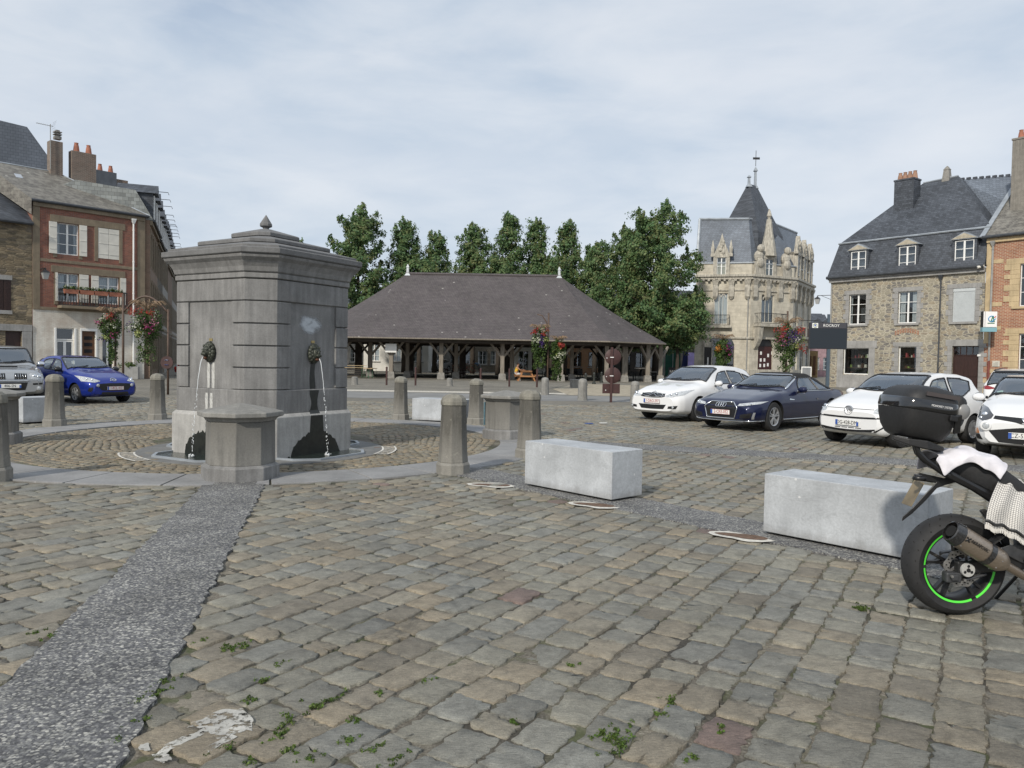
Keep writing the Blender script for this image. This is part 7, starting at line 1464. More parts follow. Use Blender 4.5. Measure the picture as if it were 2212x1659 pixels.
c.strokes('diamond_emblem', 'front', [[(0, .61), (.065, .70), (0, .79), (-.065, .70), (0, .61)]], .016, CHROME, .02); c.panel('bumper_lip', 'front', [(u * .7, .215 + .02 * u * u) for u in np.linspace(-1, 1, 9)], [(u * .74, .255 + .02 * u * u) for u in np.linspace(-1, 1, 9)], TRIM, .006, 16, 3)
c.plate('CZ-521-WA', .43, 'fr', y=0.0)
c.finish(door=(1.36, 2.5), rim='spoke', nspoke=8)
a = c.hit('top', 1.30, .52, -.02); m = MB(); [m.grid([[c.hit('top', 1.28 + i * .07, .50 + j * .05 + dy, -.012) for j in (0, 1, 2)] for i in (0, 1)]) for dy in (0,)]; m.build('windscreen_sticker', STICK, c.t)
# --- white crossover seen from behind
sp5 = dict(L=4.23, W=1.82, H=1.57, top=[(0, .70), (.06, .86), (.25, .95), (1.1, 1.05), (1.3, 1.08), (1.9, 1.42), (2.3, 1.55), (3.0, 1.57), (3.7, 1.50), (4.0, 1.25), (4.14, 1.02), (4.2, .8), (4.23, .55)], belt=[(0, .7), (1.0, .98), (4.23, 1.03)], roofw=[(0, .82), (1.2, .82), (2.2, .70), (3.5, .69), (4.23, .8)], wheels=(.85, 3.45, .345), seat=2.3, dash=1.35, mirror=(1.75, 1.03))
d5 = Vector((.75, .66, 0)); c = Car(sp5, 'white crossover seen from behind, between two white cars at the right edge', G_SQ, Vector((17.05, 26.4, 0)) + d5 * 4.23, d5, PW)
c.screen(1.36, 2.2, .72, .6); c.screen(4.10, 3.74, .68, .60, -.03, -.03, 'rear_window'); c.side_window([(1.8, 1.05), (2.3, 1.06), (2.7, 1.07)], [(1.85, 1.08), (2.3, 1.42), (2.68, 1.44)]); c.side_window([(2.78, 1.07), (3.2, 1.09), (3.75, 1.15)], [(2.76, 1.44), (3.2, 1.42), (3.7, 1.22)])
for sg in (-1, 1): c.panel('tail_lamp', 'rear', [(sg * .42, .86), (sg * .62, .83), (sg * .84, .84)], [(sg * .45, .90), (sg * .62, .95), (sg * .84, .98)], REDL, .008, 8, 4); c.panel('bumper_vent', 'rear', [(sg * .55, .50), (sg * .80, .52)], [(sg * .62, .60), (sg * .82, .62)], TRIM, .006, 5, 4)
m = MB(); p = c.hit('rear', 0, .88, .01); m.lathe([(.075, 0), (.08, .012), (.001, .016)], 20, (p.x - .004, 0, .88), axis='x'); m.build('round_badge', TRIM, c.t); c.panel('lower_bumper', 'rear', [(-.75, .40), (0, .38), (.75, .40)], [(-.80, .47), (0, .46), (.80, .47)], TRIM, .006, 10, 3)
for sg in (-1, 1): c.strokes('roof_rail', 'top', [[(xx, sg * .60) for xx in np.linspace(2.3, 3.7, 8)]], .02, TRIM, .03)
c.panel('roof_spoiler', 'top', [(3.70, -.58), (3.70, .58)], [(3.80, -.56), (3.80, .56)], TRIM, .02, 8, 3); c.finish(door=(1.6, 2.73), rim='spoke', nspoke=5)
# --- bright blue hatchback on the left
sp6 = dict(L=3.67, W=1.68, H=1.48, top=[(0, .60), (.05, .70), (.2, .80), (.6, .93), (1.05, 1.01), (1.22, 1.05), (1.75, 1.32), (2.05, 1.43), (2.5, 1.475), (3.0, 1.44), (3.35, 1.33), (3.55, 1.08), (3.64, .8), (3.67, .55)], belt=[(0, .60), (1.0, .93), (3.67, 1.02)], roofw=[(0, .82), (1.1, .83), (2.0, .70), (3.1, .68), (3.67, .78)], wheels=(.80, 3.23, .30), seat=2.2, dash=1.26, mirror=(1.58, .99))
d6 = Vector((.84, -.54, 0)); c = Car(sp6, 'bright blue hatchback parked in front of the brick house on the left', G_SQ, Vector((-13.0, 24.3, 0)) + d6 * .80, d6, PBL)
c.screen(1.28, 1.98, .71, .58); c.screen(3.46, 3.25, .60, .54, -.02, -.02, 'rear_window'); c.side_window([(1.62, .995), (2.0, 1.0), (2.32, 1.02)], [(1.66, 1.02), (1.98, 1.30), (2.30, 1.36)]); c.side_window([(2.40, 1.02), (2.7, 1.05), (2.98, 1.16)], [(2.38, 1.36), (2.7, 1.35), (2.95, 1.30)])
front_lamps(c, [(.42, .70), (.60, .66), (.80, .69)], [(.48, .735), (.62, .80), (.80, .86)], inner=[(.62, .73, .045), (.70, .76, .04)])
grl = c.panel('grille', 'front', [(-.42, .42), (0, .40), (.42, .42)], [(-.58, .615), (0, .64), (.58, .615)], TRIM, .006, 14, 6); c.panel('lower_intake', 'front', [(-.46, .26), (0, .25), (.46, .26)], [(-.40, .37), (0, .36), (.40, .37)], TRIM, .006, 12, 4)
for sg in (-1, 1): m = MB(); p = c.hit('front', sg * .535, .575, .012); blob(m, p, (.02, .05, .05), 14, 8); m.build('round_running_lamp', LAMP, c.t, smooth=True); c.panel('bumper_cheek', 'front', [(sg * .44, .29), (sg * .66, .33)], [(sg * .50, .35), (sg * .70, .40)], PBL, .012, 6, 4); c.panel('corner_intake', 'front', [(sg * .68, .36), (sg * .76, .40)], [(sg * .66, .52), (sg * .74, .50)], TRIM, .006, 4, 4)
em = c.strokes('oval_emblem', 'front', [circ(0, .735, .085, 24, .045), [(-.035, .705), (-.02, .765)], [(.02, .705), (.035, .765)], [(-.028, .735), (.028, .735)]], .009, CHROME, .012); c.plate('1-RCL-413', .485, 'be'); c.finish(door=(1.48, 2.4, 3.1), rim='spoke', nspoke=6, mirrors=TRIM)
# --- silver off-roader cut by the left edge
sp7 = dict(L=4.7, W=1.82, H=1.74, top=[(0, .78), (.05, .98), (.2, 1.05), (.6, 1.10), (1.25, 1.15), (1.42, 1.18), (1.9, 1.52), (2.15, 1.68), (2.7, 1.74), (4.2, 1.71), (4.5, 1.55), (4.62, 1.1), (4.68, .8), (4.7, .6)], belt=[(0, .80), (1.2, 1.05), (4.7, 1.10)], roofw=[(0, .82), (1.3, .82), (2.1, .72), (4.4, .72), (4.7, .8)], wheels=(.85, 3.5, .375), seat=2.4, dash=1.45, mirror=(1.8, 1.16), bot=[(0, .46), (.1, .38), (.5, .34), (4.3, .36), (4.6, .42), (4.7, .5)])
d7 = Vector((.62, -.78, 0)); c = Car(sp7, 'silver off-road car with a bonnet scoop, cut by the left edge of the photo', G_SQ, (-13.85, 21.2), d7, PSV)
c.screen(1.48, 2.1, .74, .62); c.side_window([(1.85, 1.13), (2.2, 1.13), (2.7, 1.13)], [(1.9, 1.17), (2.2, 1.55), (2.68, 1.58)]); c.side_window([(2.8, 1.13), (3.2, 1.13), (3.7, 1.13)], [(2.8, 1.58), (3.2, 1.58), (3.65, 1.55)])
front_lamps(c, [(.46, .80), (.62, .79), (.80, .80)], [(.46, .96), (.62, .97), (.80, .95)], inner=[(.58, .875, .06), (.70, .87, .055)])
c.panel('grille', 'front', [(-.40, .80), (0, .79), (.40, .80)], [(-.40, .955), (0, .965), (.40, .955)], TRIM, .006, 10, 4)
for k in range(14): 
    if abs(k - 6.5) > 1.2: c.strokes('grille_slat', 'front', [[(-.37 + k * .057, .81), (-.36 + k * .057, .95)]], .009, CHROME, .01)
c.panel('badge_plinth', 'front', [(-.10, .79), (.10, .79)], [(-.11, .96), (.11, .96)], PSV, .014, 5, 4); c.strokes('chrome_strip', 'front', [[(u * .44, .765) for u in np.linspace(-1, 1, 8)]], .022, CHROME, .01)
c.panel('bumper_grille', 'front', [(-.36, .50), (0, .49), (.36, .50)], [(-.42, .71), (0, .72), (.42, .71)], TRIM, .006, 10, 4)
for sg in (-1, 1): c.panel('bumper_vent', 'front', [(sg * .54, .64), (sg * .78, .65)], [(sg * .54, .69), (sg * .78, .70)], TRIM, .006, 6, 3); m = MB(); p = c.hit('front', sg * .68, .545, .008); blob(m, p, (.02, .06, .06), 14, 8); m.build('fog_lamp', LAMP, c.t, smooth=True)
m = MB(); m.loft([[(xx, y - 0, z) for y, z in ((-.3, zz), (-.25, zz + hh), (.25, zz + hh), (.3, zz))] for xx, zz, hh in ((.70, 1.10, .07), (1.0, 1.115, .06), (1.2, 1.14, .005))]); sc = m.build('bonnet_scoop', PSV, c.t, bevel=.02); m = MB(); m.box(.69, .70, -.24, .24, 1.125, 1.16); m.build('scoop_mouth', TRIM, sc)
c.plate('406-SN', .615, 'fr'); c.finish(door=(1.66, 2.75), rim='spoke', nspoke=6, mirrors=CHROME)
# --- copies further away
def recolor(t, p):
    for o in t.children:
        for sl in o.material_slots:
            if sl.material == PW: sl.link = 'OBJECT'; sl.material = p
def far_car(px, py, head, p, label):
    g = G(px, py); t = dup(hatch_t, (g.x, g.y, 0), math.atan2(-head[1], -head[0]), label, 'cars parked beyond the hall and fountain'); recolor(t, p)
    for o in list(t.children):
        if o.name.startswith('number_plate'):
            for q in list(o.children): bpy.data.objects.remove(q)
            bpy.data.objects.remove(o)
    return t
far_car(395, 812, (-.2, -1), PRD, 'red car just showing at the left edge of the fountain')
far_car(862, 802, (-.15, -1), PMR, 'maroon car before the white house, seen under the hall')
far_car(918, 802, (-.5, -.85), PSV, 'silver car before the white house, seen under the hall')
far_car(1052, 801, (-.6, -.8), PGY, 'dark grey car behind the cyclist, seen under the hall')
far_car(1152, 801, (-.75, -.6), PW, 'white car behind the picnic table, seen under the hall')
far_car(1248, 803, (-.4, -.9), PGY, 'grey car in front of the orange brick house, seen under the hall'); 
# ------------------------------------------------------------------ motorcycle at the right edge (rear half in view)
MY = 4.95; MO = Vector((at(2058, 1212, MY).x, MY, 0)); WC = Vector((0, 0, .325))
mc = thing('motorcycle', 'black sports motorcycle with green rim tape, titanium exhaust and a top case, right edge', 'motorcycle', MO, R(2))
def bc(cx_, cy_, y=0.0):
    p = at(1865.3 + .3141 * cx_, 822.9 + .3141 * cy_, MY + y); return Vector((p.x - MO.x, y, p.z))
BK = mat('satin_black', (.014, .014, .015), .38, .1, 10, .05); GLOSS = mat('gloss_black_plastic', (.008, .008, .009), .12, 0, 1, 0, coat=1); GRAIN = mat('grained_black_plastic', (.018, .018, .019), .55, .12, 60, .35, bscale=180); TITAN = mat('brushed_titanium', (.42, .35, .285), .38, .14, 40, .12, metal=.85, stretch=(1, 1, 12)); CARBON = mat('carbon_fibre', (.02, .02, .021), .35, .5, 90, .1, coat=.6); GREEN = NT('lime_green_tape'); GREEN.b.inputs['Base Color'].default_value = (.10, .75, .06, 1); GREEN.b.inputs['Roughness'].default_value = .35; GREEN = GREEN.m; STEEL = mat('disc_steel', (.42, .41, .40), .3, .15, 40, .05, metal=.8); DGREY = mat('dark_grey_casting', (.06, .062, .066), .5, .15, 20, .2, metal=.3)
def mwheel(c, tw, r, rr, name='wheel'):
    w = thing_part(name, mc, c)
    m = MB(); prof = [(rr, -tw * .36), (rr + .03, -tw * .46), (r - .045, -tw * .5), (r - .018, -tw * .40), (r - .004, -tw * .2), (r, 0), (r - .004, tw * .2), (r - .018, tw * .40), (r - .045, tw * .5), (rr + .03, tw * .46), (rr, tw * .36)]
    m.lathe(prof, 72, axis='y', cap=False); m.build('tyre', RUBBER, w, smooth=True, angle=60)
    m = MB()
    for k in range(26):
        for sg in (-1, 1): a = 2 * PI * (k + (.5 if sg > 0 else 0)) / 26; m.bar(((r - .006) * math.cos(a), sg * tw * .16, (r - .006) * math.sin(a)), ((r - .03) * math.cos(a + .14), sg * tw * .43, (r - .03) * math.sin(a + .14)), .008, .012)
    m.build('tread_grooves', ARCHM, w)
    m = MB(); m.lathe([(rr + .004, -tw * .37), (rr - .012, -tw * .39), (rr - .022, -tw * .33), (rr - .03, 0), (rr - .022, tw * .33), (rr - .012, tw * .39), (rr + .004, tw * .37)], 64, axis='y', cap=False); m.lathe([(.045, -.08), (.055, -.05), (.055, .05), (.045, .08)], 20, axis='y')
    for k in range(5):
        a = 2 * PI * k / 5 + .35
        for da in (-.16, .16): m.bar((.05 * math.cos(a), -.03, .05 * math.sin(a)), ((rr - .02) * math.cos(a + da), -.045, (rr - .02) * math.sin(a + da)), .022, .035, up=(0, 1, 0), w2=.016)
    m.build('rim', BK, w, smooth=True, angle=35)
    for a0, a1 in ((R(-5), R(62)), (R(70), R(178)), (R(183), R(292)), (R(300), R(352))):
        P = [[((rr - q) * math.cos(a), -tw * .385 - .004 + q * .35, (rr - q) * math.sin(a)) for a in np.linspace(a0, a1, 30)] for q in (-.004, .009)]; m = MB(); m.grid(P); m.build('green_tape', GREEN, w)
    return w
wr = mwheel(WC, .185, .322, .232)
m = MB(); n = 72; o_ = []; i_ = []
for k in range(n): a = 2 * PI * k / n; r_ = .122 + .006 * math.sin(a * 9); o_.append((r_ * math.cos(a), -.105, r_ * math.sin(a))); i_.append((.085 * math.cos(a), -.105, .085 * math.sin(a)))
m.loft([o_, [(x, y + .006, z) for x, y, z in o_], [(x, y + .006, z) for x, y, z in i_], i_], False, False); m.loft([i_, o_], False, False)
for k in range(6): a = 2 * PI * k / 6; m.bar((.05 * math.cos(a), -.10, .05 * math.sin(a)), (.09 * math.cos(a + .3), -.102, .09 * math.sin(a + .3)), .016, .006, up=(0, 1, 0))
bd = m.build('brake_disc', STEEL, wr); m = MB()
for k in range(36): a = 2 * PI * k / 36; rr_k = .100 + (.008 if k % 2 else -.006); m.lathe([(.0045, -.109), (.0045, -.1055)], 8, (rr_k * math.cos(a), 0, rr_k * math.sin(a)), axis='y')
m.build('disc_holes', ARCHM, bd)
m = MB(); m.lathe([(.042, -.165), (.044, -.160), (.044, -.12)], 28, axis='y'); hc = m.build('hub_cap', mat('machined_white_cap', (.62, .62, .60), .3, .05, 6, 0, metal=.4), wr, smooth=True, angle=40)
m = MB(); m.lathe([(.012, -.170), (.014, -.164)], 12, axis='y')
for k in range(3): a = R(30) + 2 * PI * k / 3; blob(m, (.025 * math.cos(a), -.165, -.025 * math.sin(a)), (.010, .003, .010), 10, 5)
m.build('cap_recess', BK, hc)
def tube_bc(name, pts, r, mt, par=None, n=8): m = MB(); m.tube(pts, r, n); return m.build(name, mt, par or mc, smooth=True, angle=40)
# swing arm, caliper, chain side
m = MB(); a, b = Vector((-.03, -.125, .33)), Vector((.42, -.14, .40)); m.bar(a, b, .05, .075, w2=.07, h2=.12); m.bar(Vector((-.06, -.125, .325)), Vector((.05, -.125, .33)), .045, .10); m.bar(Vector((0, .13, .33)), Vector((.45, .13, .40)), .05, .08); m.build('swingarm', BK, mc, bevel=.012)
m = MB(); c_ = bc(600, 1345, -.13); m.box(c_.x - .045, c_.x + .055, -.15, -.09, c_.z - .035, c_.z + .03); m.box(c_.x - .02, c_.x + .03, -.165, -.14, c_.z - .02, c_.z + .022); m.build('brake_caliper', DGREY, mc, bevel=.01); tube_bc('brake_hose', [c_ + Vector((.05, 0, .01)), bc(720, 1310, -.13), bc(850, 1300, -.12), bc(980, 1280, -.1)], .006, BK); tube_bc('torque_rod', [bc(690, 1370, -.13), bc(840, 1330, -.13)], .010, DGREY)
m = MB(); [m.lathe([(.009, -.006), (.009, .006)], 8, (p.x, p.y, p.z), axis='y') for p in (bc(600, 1345, -.17), bc(690, 1370, -.145), bc(670, 1300, -.145), bc(820, 1300, -.14))]; m.build('bolts', STEEL, mc)
# exhaust
e0, e1, e2 = bc(612, 1045, -.26), bc(930, 1240, -.22), bc(1105, 1345, -.17); ax = (e1 - e0).normalized()
def oval(p, d, a, b, n=24):
    d = d.normalized(); s_ = Vector((0, 1, 0)); s_ = (s_ - d * s_.dot(d)).normalized(); u_2 = d.cross(s_); return [p + s_ * a * math.cos(2 * PI * k / n) + u_2 * b * math.sin(2 * PI * k / n) for k in range(n)]
m = MB(); m.loft([oval(e0 + ax * q, ax, .062 * w, .072 * w) for q, w in ((.03, 1), (.34, 1), (.37, .92), (.41, .62))]); ex = m.build('silencer', TITAN, mc, smooth=True, angle=35)
m = MB(); m.loft([oval(e0 + ax * q, ax, .062 * w, .072 * w) for q, w in ((-.035, .80), (-.03, .92), (.028, 1.025), (.032, 1.02))], False); m.build('carbon_end_cap', CARBON, ex, smooth=True, angle=35); m = MB(); m.lathe([(.03, 0), (.036, 0), (.036, .03), (.03, .03)], 20); M_ = Matrix.Translation(e0 - ax * .03) @ ax.to_track_quat('Z', 'Y').to_matrix().to_4x4(); m.xf(M_); m.build('outlet', ARCHM, ex, smooth=True, angle=40)
m = MB(); m.tube([e1 - ax * .02 + Vector((0, 0, 0)), e1 + ax * .05, e2, e2 + Vector((.2, .08, -.06))], [.035, .028, .026, .026], 14); m.build('link_pipe', TITAN, ex, smooth=True)
m = MB(); m.loft([oval(e0 + ax * q, ax, .0645, .0745) for q in (.235, .275)], False, False); m.bar(e0 + ax * .255 + Vector((0, -.01, .05)), bc(965, 1050, -.18), .05, .012); m.build('carbon_strap', CARBON, ex)
for q in (.045, .33): m = MB(); [blob(m, Vector(p), (.004, .004, .004), 6, 4) for p in oval(e0 + ax * q, ax, .063, .073, 8)]; m.build('rivets', STEEL, ex)
pm = e0 + ax * .15; nn = Vector((0, -1, 0)); up_ = ax.cross(nn); up_ = -up_ if up_.z < 0 else up_; Mx = Matrix((ax, up_, nn)).transposed().to_4x4(); Mx.translation = pm + nn * .066 + up_ * .006
text_mesh('maker_lettering', 'AKRAPOVIC', .030, BK, ex, Mx, .0015, squeeze=.85); m = MB(); b_ = pm - ax * .105 + nn * .0645; m.bar(b_ + up_ * -.014, b_ + ax * .028 + up_ * .016, .008, .004, up=nn); m.bar(b_ + up_ * .014, b_ + ax * .028 - up_ * .010, .008, .004, up=nn); m.build('maker_emblem', BK, ex)
# tail, subframe, rack
TH = [(470, 545), (560, 525), (700, 520), (850, 560), (960, 640), (1120, 760)]; TB = [(500, 600), (600, 640), (720, 690), (850, 760), (960, 830), (1120, 900)]
m = MB(); secs = []
for (a, b), (c, d) in zip(TH, TB):
    p, q = bc(a, b), bc(c, d); w = .05 + .10 * min(1, (a - 470) / 300); secs.append([(p.x, -w * .8, p.z), (p.x, w * .8, p.z), (p.x, w, (p.z * 2 + q.z) / 3), (q.x, w * .85, q.z), (q.x, -w * .85, q.z), (p.x, -w, (p.z * 2 + q.z) / 3)])
m.loft(secs); m.build('seat', GRAIN, mc, smooth=True, angle=50)
for y in (-.13, .13):
    tube_bc('rack_tube', [bc(350, 440, y), bc(365, 490, y), bc(420, 545, y), bc(560, 640, y), bc(760, 740, y), bc(900, 830, y)], .017, BK); tube_bc('subframe_tube', [bc(590, 640, y), bc(760, 730, y), bc(890, 800, y), bc(1080, 980, y)], .022, BK)
m = MB(); m.loft([[bc(a, b, y) for y in (-w, w)] + [bc(a, b + t_, y) for y in (w, -w)] for a, b, w, t_ in ((190, 370, .10, 30), (300, 395, .15, 45), (430, 410, .17, 60), (545, 455, .13, 25))]); m.build('rack_plate', GRAIN, mc, bevel=.006)
m = MB(); m.loft([[bc(a, b - t_, -w), bc(a, b - t_, w), bc(a, b + t_, w), bc(a, b + t_, -w)] for a, b, w, t_ in ((690, 660, .05, 22), (560, 690, .045, 25), (500, 715, .04, 22), (420, 800, .035, 24), (330, 890, .03, 18), (262, 945, .028, 14), (258, 955, .028, 8))]); pb_ = m.build('plate_bracket', BK, mc, bevel=.005); m = MB(); m.bar(bc(380, 690), bc(288, 850), .006, .11, up=(0, 1, 0)); m.build('number_plate', mat('dull_plate_edge', (.20, .16, .10), .5, .2, 8, .05), pb_)
m = MB(); m.loft([[bc(a, b - t_, -.04), bc(a, b - t_, .04), bc(a, b + t_, .04), bc(a, b + t_, -.04)] for a, b, t_ in ((372, 655, 26), (430, 665, 24), (560, 690, 20))]); m.build('tail_block', BK, mc, bevel=.006)
for y in (-.16, .16): m = MB(); p = bc(345, 668, y); m.tube([p, p + Vector((.05, -.0, 0)), p + Vector((.07, -y * .8, 0))], [.014, .018, .010], 10); m.build('indicator', BK, mc, smooth=True)
m = MB(); m.loft([[bc(a, b, -.11), bc(a, b, .11), bc(c, d, .11), bc(c, d, -.11)] for a, b, c, d in ((800, 890, 830, 930), (840, 880, 880, 1000), (930, 960, 960, 1120), (1000, 1050, 1020, 1180))]); m.build('hugger', GRAIN, mc, bevel=.01)
m = MB(); m.loft([[bc(a, b, y) for y in (-.19, -.15)] + [bc(a, d, y) for y in (-.15, -.19)] for a, b, d in ((940, 1150, 1170), (1000, 1130, 1210), (1080, 1130, 1250), (1180, 1100, 1290))]); m.build('footrest_plate', DGREY, mc, bevel=.006); tube_bc('footrest', [bc(1120, 1230, -.19), bc(1120, 1230, -.28)], .014, BK)
# parts beyond the frame, so that the machine is whole
m = MB(); m.loft([[(x, -w, z0), (x, w, z0), (x, w * 1.1, (z0 + z1) / 2), (x, w * .7, z1), (x, -w * .7, z1), (x, -w * 1.1, (z0 + z1) / 2)] for x, w, z0, z1 in ((.45, .14, .30, .72), (.6, .2, .2, .75), (.95, .22, .2, .72), (1.12, .16, .32, .68))]); m.build('engine', DGREY, mc, smooth=True, subsurf=2); m = MB(); m.loft([[(x, -w, z0), (x, w, z0), (x, w, z1 - .08), (x, w * .5, z1), (x, -w * .5, z1), (x, -w, z1 - .08)] for x, w, z0, z1 in ((.48, .11, .72, .84), (.65, .17, .72, 1.02), (.95, .19, .72, 1.08), (1.1, .10, .75, 1.0))]); m.build('fuel_tank', GLOSS, mc, smooth=True, subsurf=2)
wf = mwheel(Vector((1.43, 0, .31)), .13, .305, .225); [tube_bc('fork_leg', [(1.43, y, .31), (1.14, y, 1.0)], .026, DGREY) for y in (-.1, .1)]; tube_bc('handlebar', [(1.05, -.38, 1.06), (1.12, -.15, 1.03), (1.12, .15, 1.03), (1.05, .38, 1.06)], .014, BK); m = MB(); m.loft([[(x, -w, z0), (x, w, z0), (x, w * .5, z1), (x, -w * .5, z1)] for x, w, z0, z1 in ((1.05, .2, .75, 1.05), (1.3, .2, .7, 1.08), (1.5, .08, .8, .98))]); m.build('front_fairing', GLOSS, mc, smooth=True, subsurf=2); tube_bc('side_stand', [(.55, .12, .25), (.50, .30, .0)], .012, BK)
# top case: tilted, tapered tub, domed lid, gloss band, backrest
tc0 = bc(335, 375); pit = R(8.5)
top = thing_part('top_case', mc, tc0); top.rotation_euler = (0, pit, 0); top.scale = (.82, .86, 1.0)
def rsq(hx, hy, z, x0=0.0, p=5, n=40):
    out = []
    for k in range(n):
        a = 2 * PI * k / n; c, s = math.cos(a), math.sin(a); q = (abs(c) ** p + abs(s) ** p) ** (-1 / p); out.append((x0 + hx * q * c, hy * q * s, z))
    return out
m = MB(); m.loft([rsq(.135, .15, -.015, -.0), rsq(.165, .18, .0), rsq(.195, .215, .05, -.005), rsq(.215, .235, .12, -.01), rsq(.222, .242, .165, -.012)]); m.build('case_tub', GRAIN, top, smooth=True, angle=35)
m = MB(); m.loft([rsq(.224, .245, .168, -.012), rsq(.226, .247, .18, -.012), rsq(.222, .244, .225, -.012), rsq(.216, .238, .235, -.01)]); m.build('gloss_band', GLOSS, top, smooth=True, angle=35)
m = MB(); m.loft([rsq(.214, .236, .233, -.008), rsq(.208, .232, .25, -.006), rsq(.19, .218, .285, 0.0), rsq(.15, .18, .312, .012, 4), rsq(.08, .10, .325, .02, 3), rsq(.01, .01, .327, .02, 2)]); m.build('case_lid', GRAIN, top, smooth=True, angle=50)
m = MB(); m.loft([[(x, -y, z), (x, y, z), (x, y, z + h_), (x, -y, z + h_)] for x, y, z, h_ in ((.17, .13, .10, .20), (.235, .16, .09, .21), (.285, .15, .10, .18), (.30, .12, .125, .12))]); m.build('backrest', GRAIN, top, bevel=.03, segs=3, smooth=True)
for y in (-.162,): m = MB(); m.lathe([(.045, -.004), (.05, .006), (.035, .012)], 18, (.262, y, .20), axis='y'); m.build('backrest_button', mat('grey_button', (.22, .22, .22), .3, 0, 1, 0), top, smooth=True)
m = MB(); m.bar((.17, -.243, .17), (.205, -.20, .06), .05, .02, up=(0, 1, 0)); m.box(.10, .16, -.262, -.235, .13, .165); m.build('latch', BK, top, bevel=.005)
m = MB(); m.box(-.10, .16, -.243, -.236, .26, .285); m.build('reflector_strip', mat('dark_reflector', (.06, .05, .05), .15, 0, 1, 0, coat=1), top)
text_mesh('case_lettering', 'MONOKEY SYSTEM', .019, mat('white_lettering', (.75, .75, .75), .4, 0, 1, 0), top, Matrix.Translation((.03, -.2495, .205)) @ Matrix.Rotation(PI / 2, 4, 'X'), .0006)
# ------------------------------------------------------------------ towels
TOWEL = mat('white_terry', (.72, .70, .74), .95, .05, 14, .6, bscale=220, dist=.006)
def cloth(name, P, mt, label, cat, uv=True, thick=.008, sub=2):
    nr, nc = len(P), len(P[0]); me = bpy.data.meshes.new(name); me.from_pydata([tuple(p) for r in P for p in r], [], [(i * nc + j, i * nc + j + 1, (i + 1) * nc + j + 1, (i + 1) * nc + j) for i in range(nr - 1) for j in range(nc - 1)]); me.materials.append(mt); me.polygons.foreach_set('use_smooth', [True] * len(me.polygons)); l_ = me.uv_layers.new(name='UVMap')
    for p in me.polygons:
        for li in p.loop_indices: k = me.loops[li].vertex_index; l_.data[li].uv = ((k % nc) / (nc - 1), (k // nc) / (nr - 1))
    o = bpy.data.objects.new(name, me); COL.objects.link(o); md = o.modifiers.new('s', 'SOLIDIFY'); md.thickness = thick; md.offset = 1; md = o.modifiers.new('u', 'SUBSURF'); md.levels = md.render_levels = sub; return tag(o, label, cat)
spine = cr([(465, 492), (540, 472), (700, 466), (850, 500), (960, 572)], 26); low = cr([(500, 560), (560, 655), (690, 572), (850, 612), (945, 682)], 26); P = []
for j in range(26):
    u = j / 25; top_p = MO + bc(*spine[j]); lo_p = MO + bc(*low[j], y=-.17); row = []
    for i in range(17):
        v = i / 16
        if v < .5:
            q = v / .5; a = q * PI / 2; y = -.17 * math.cos(PI / 2 * (q)) ** .6 if q < 1 else 0; z = lo_p.z + (top_p.z - lo_p.z) * math.sin(a) ** .55; x = lo_p.x + (top_p.x - lo_p.x) * q
        else:
            q = (v - .5) / .5; y = .17 * math.sin(PI / 2 * q) ** .6; z = top_p.z - (.13 + .03 * math.sin(u * 5)) * q ** 2.2; x = top_p.x
        fold = .010 * math.sin(u * 23 + v * 5) + .012 * math.sin(u * 11 - v * 9 + 1) * (1 - abs(v - .5)); row.append((x + fold * .5, MY + y + fold * .6, z + fold * .7 + .006))
    P.append(row)
cloth('towel', P, TOWEL, 'crumpled white towel draped over the motorcycle seat', 'towel')
CHK = m_check(); tl = cr([(958, 615), (1010, 640), (1104, 690), (1240, 770)], 22); bl = cr([(834, 990), (880, 1010), (960, 1030), (1104, 1100), (1260, 1190)], 22); P = []
for i in range(20):
    v = i / 19; row = []
    for j in range(22):
        u = j / 21; q = v ** .8; y = -.10 - .11 * math.sin(min(v * 1.6, 1) * PI / 2) - .03 * v + .012 * math.sin(u * 17 + v * 3); a = np.array(tl[j]) * (1 - q) + np.array(bl[j]) * q; a[0] -= 22 * math.sin(PI * v) * (1 - u); p = MO + bc(a[0], a[1], y); row.append((p.x, p.y, p.z + .006 * math.sin(u * 29)))
    P.append(row)
P0r = [(x, y + .16, z - .03) for x, y, z in P[0]]; P = [P0r, [(x, y + .06, z + .004) for x, y, z in P[0]]] + P
ck = cloth('checked_towel', P, CHK, 'black and white checked tea towel hanging from the motorcycle seat', 'tea towel', thick=.004)
m = MB(); m.tube([(x, y - .006, z) for x, y, z in P[-3]], .009, 6); b_ = m.build('dark_border', PBLK, None); b_.parent = ck
m = MB(); r2 = random.Random(5)
for j in range(21):
    for k in range(5):
        a, b = Vector(P[-1][j]), Vector(P[-1][j + 1]); p = a.lerp(b, k / 5); m.bar(p + Vector((0, -.003, .004)), p + Vector((r2.uniform(-.004, .004), -.004, -.022)), .004, .003)
f_ = m.build('fringe', mat('fringe_cotton', (.62, .60, .56), .95, 0, 1, 0), None); f_.parent = ck

